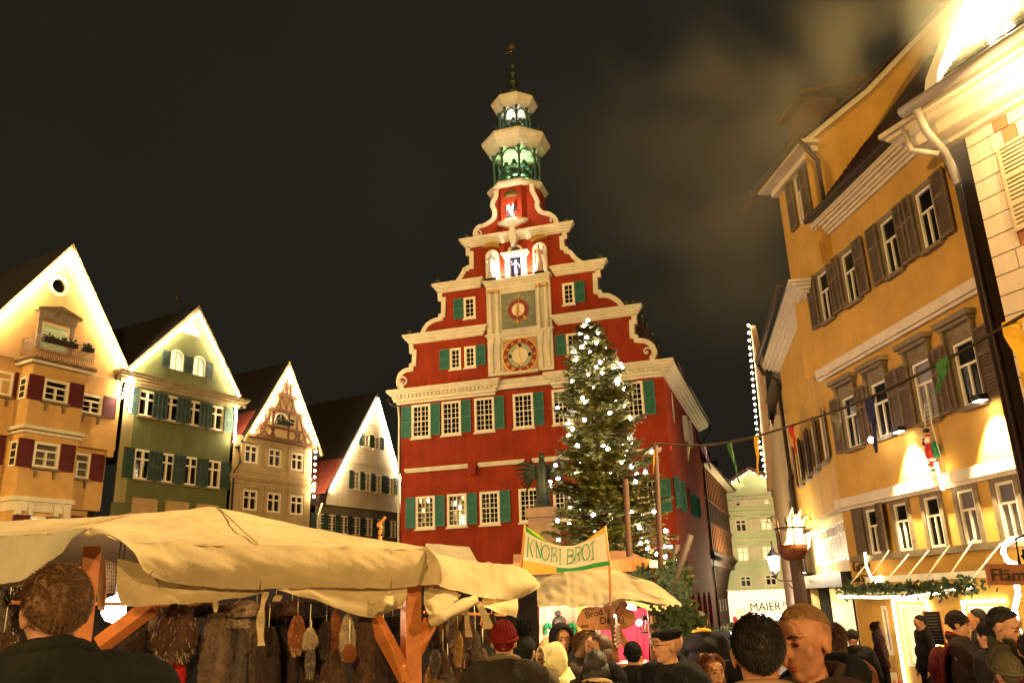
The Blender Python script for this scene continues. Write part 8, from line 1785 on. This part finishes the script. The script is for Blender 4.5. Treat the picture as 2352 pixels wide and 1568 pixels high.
person(1367, 1493, 6.4, 172, 'dark haired person from behind wearing a coat with a beige collar', jacket=('black padded coat', (.009, .009, .010)), hair='dark', style='bob', vox=.018, hv=.010, seed=13, collar=('beige collar', (.42, .30, .16)), width=1.15)
person(1530, 1441, 6.6, -82, 'elderly man in profile with black beret, glasses and dark coat', jacket=('charcoal coat', (.014, .014, .016)), hair='grey', style='short', hat=('beret', ('black felt', (.008, .008, .008))), vox=.016, hv=.0075, seed=14, extra=glasses, body_face=-50, width=1.12)
def hansen(t, B, W, k, H):
    mb = MB(); mb.build('x', gold, t) if False else None
    c = bpy.data.curves.new('x', 'FONT'); o = text('Hansen', .11*k, mat('yellow print', (.45, .34, .04), .7, var=0), t, B(.03, .175, .98)+Vector((0, 0, 0)), (0, 0, 0), name='lettering', ext=.002)
    o.location = B(.0, .185, .95); o.rotation_euler = (R(90), R(-90), R(180+172)); bpy.data.curves.remove(c)
person(1606, 1404, 10.8, 172, 'man in a black jacket with yellow collar and vertical lettering on the back', jacket=('black work jacket', (.012, .012, .012)), hair='brown', style='short', vox=.022, hv=.010, seed=15, collar=('orange yellow lining', (.60, .26, .03)), width=1.15, extra=hansen)
person(1662, 1447, 12.0, -160, 'small person in a dark cap beside the man with the lettered jacket', jacket=('dark coat', (.015, .015, .018)), hat=('cap', ('navy cap', (.015, .018, .035))), vox=.028, seed=16)
person(1634, 1508, 6.6, 20, 'girl with long auburn hair looking out between the adults', jacket=('mauve jacket', (.12, .05, .05)), hair='auburn', style='long', vox=.02, hv=.009, seed=17)
person(1905, 1436, 6.8, 165, 'woman with wavy brown hair behind the young man', jacket=('rust brown jacket', (.10, .035, .02)), hair='brown', style='long', vox=.022, hv=.011, seed=18)
# by the restaurant
def bag(t, B, W, k, H):
    mb = MB(); c = B(.20, -.10, .72); V = [(c.x+x, c.y+y, c.z+z) for z, s_ in ((-.42, 1), (0, .85)) for x, y in ((-.17*s_, -.05), (.17*s_, -.05), (.17*s_, .05), (-.17*s_, .05))]; mb.add(V, [(3, 2, 1, 0), (4, 5, 6, 7)]+[(i, (i+1) % 4, 4+(i+1) % 4, 4+i) for i in range(4)]); 
    bgo = thing('carrier_bag', 'white carrier bag with red letters held by the long haired woman', 'bag', t.location); mb.build('bag_body', mat('white plastic bag', (.7, .6, .45), .5, var=.1, vscale=8, bump=.2, bscale=12), bgo)
    text('H&M', .19, mat('red print', (.6, .02, .02), .6, var=0), bgo, (c.x-.15, c.y-.056, c.z-.27), (R(90), 0, 0), ext=.002, shear=.2); mb = MB(); mb.tube([(c.x-.08, c.y, c.z), (c.x-.03, c.y, c.z+.16), (c.x+.06, c.y, c.z)], .007, 5); mb.build('handle', _M['red print'], bgo)
person(2014, 1428, 18.6, 75, 'woman with very long dark hair holding a white carrier bag', jacket=('plum down coat', (.07, .035, .035)), hair='brown', style='long', vox=.024, hv=.011, seed=19, extra=bag, nod=-10)
person(2110, 1413, 16.2, -95, 'man in a long dark coat with bowed head before the lit window', jacket=('dark long coat', (.020, .016, .014)), hair='dark', style='short', vox=.022, hv=.010, nod=14, seed=20, width=1.08)
def cup(t, B, W, k, H):
    cp = thing('drink_cup', 'small white cup held to the mouth by the drinker in the knitted cap', 'cup', t.location); mb = MB(); p = B(.05, -.27, 1.53); mb.lathe([(.026, -.05), (.034, .045), (.030, .045), (.022, -.045)], p, 12); mb.build('cup_body', wp, cp)
    mb = MB(); P = [B(-.2, .12, 1.42), B(-.18, .2, 1.3), B(-.15, .22, 1.0)]; mb.tube(P, .03*k, 6); mb.ell(B(0, .22, 1.16), (.15*k, .10*k, .24*k), 12); mb.build('rucksack', cloth_('dark red rucksack', (.06, .008, .008)), t)
person(2197, 1407, 9.8, 62, 'person in a dark knitted cap drinking from a cup, rucksack on the back', jacket=('black red jacket', (.018, .010, .010)), hair='dark', hat=('beanie', ('charcoal knit', (.025, .018, .016))), arms='mouth', vox=.018, hv=.009, nod=6, seed=21, extra=cup, collar=('crimson scarf', (.16, .008, .012)))
person(2238, 1398, 11.2, -120, 'dark haired man standing behind the drinker', jacket=('dark grey coat', (.02, .018, .016)), hair='dark', style='short', vox=.024, hv=.011, seed=22)
def beard(t, B, W, k, H):
    mb = MB(); rb = random.Random(3)
    for i in range(700):
        a = rb.uniform(-1.5, 1.5); z = rb.uniform(-.105, -.045); p = W((math.sin(a)*.056, -.022-math.cos(a)*.058+(z+.1)*-.1, z)); d_ = (M0 @ Vector((math.sin(a)*.5, -math.cos(a)*.5, -1))).normalized()*.014; s_ = Vector((.002, 0, 0)); mb.add([p-s_, p+s_, p+d_], [(0, 1, 2)])
    mb.ell(W((0, -.030, -.080)), (.056*k, .058*k, .044*k), 14, rot=M0.to_3x3()); mb.build('beard', HM['dark'], t)
M0 = Matrix.Rotation(R(40), 4, 'Z') @ Matrix.Rotation(R(24), 4, 'X')
person(2300, 1397, 6.5, 40, 'bearded man with short dark hair and olive jacket looking down', jacket=('olive jacket', (.045, .038, .020)), hair='dark', style='short', vox=.016, hv=.0075, nod=24, seed=23, extra=beard, body_face=60, width=1.1)
person(2362, 1455, 6.2, 150, 'person in a dark red jacket cut off by the edge of the picture', jacket=('dark red jacket', (.05, .010, .010)), hair='dark', style='short', vox=.022, seed=24)
person(2308, 1508, 5.2, 175, 'person in a thick knitted grey cap low at the bottom corner', h=1.45, jacket=('dark jacket', (.012, .012, .012)), hat=('beanie', ('grey olive knit', (.10, .085, .05))), vox=.018, hv=.010, seed=25)
person(1548, 1545, 5.0, 170, 'child from behind in a dark cap low before the man in the beret', h=1.25, jacket=('dark jacket', (.012, .012, .012)), hat=('beanie', ('black knit', (.01, .01, .01))), vox=.022, seed=26)

for q in ((1452, 1478, 8.8, 175, 'person from behind in a dark knitted cap standing at the stall counter', 'beanie', 31), (1098, 1470, 7.8, 200, 'person in a black hood between the red cap and the rack of furs', 'hood', 32), (1700, 1462, 9.5, 150, 'person in a dark cap partly hidden behind the boy', 'cap', 33), (1955, 1445, 12.0, 170, 'person in a dark cap in front of the glowing shop doorway', 'cap', 34), (2262, 1432, 9.0, -150, 'person in a black knitted cap behind the bearded man', 'beanie', 35)):
    person(q[0], q[1], q[2], q[3], q[4], jacket=('dark winter coat', (.012, .011, .012)), hat=(q[5], ('black cap', (.010, .010, .011))), vox=.024, hv=.011, seed=q[6])
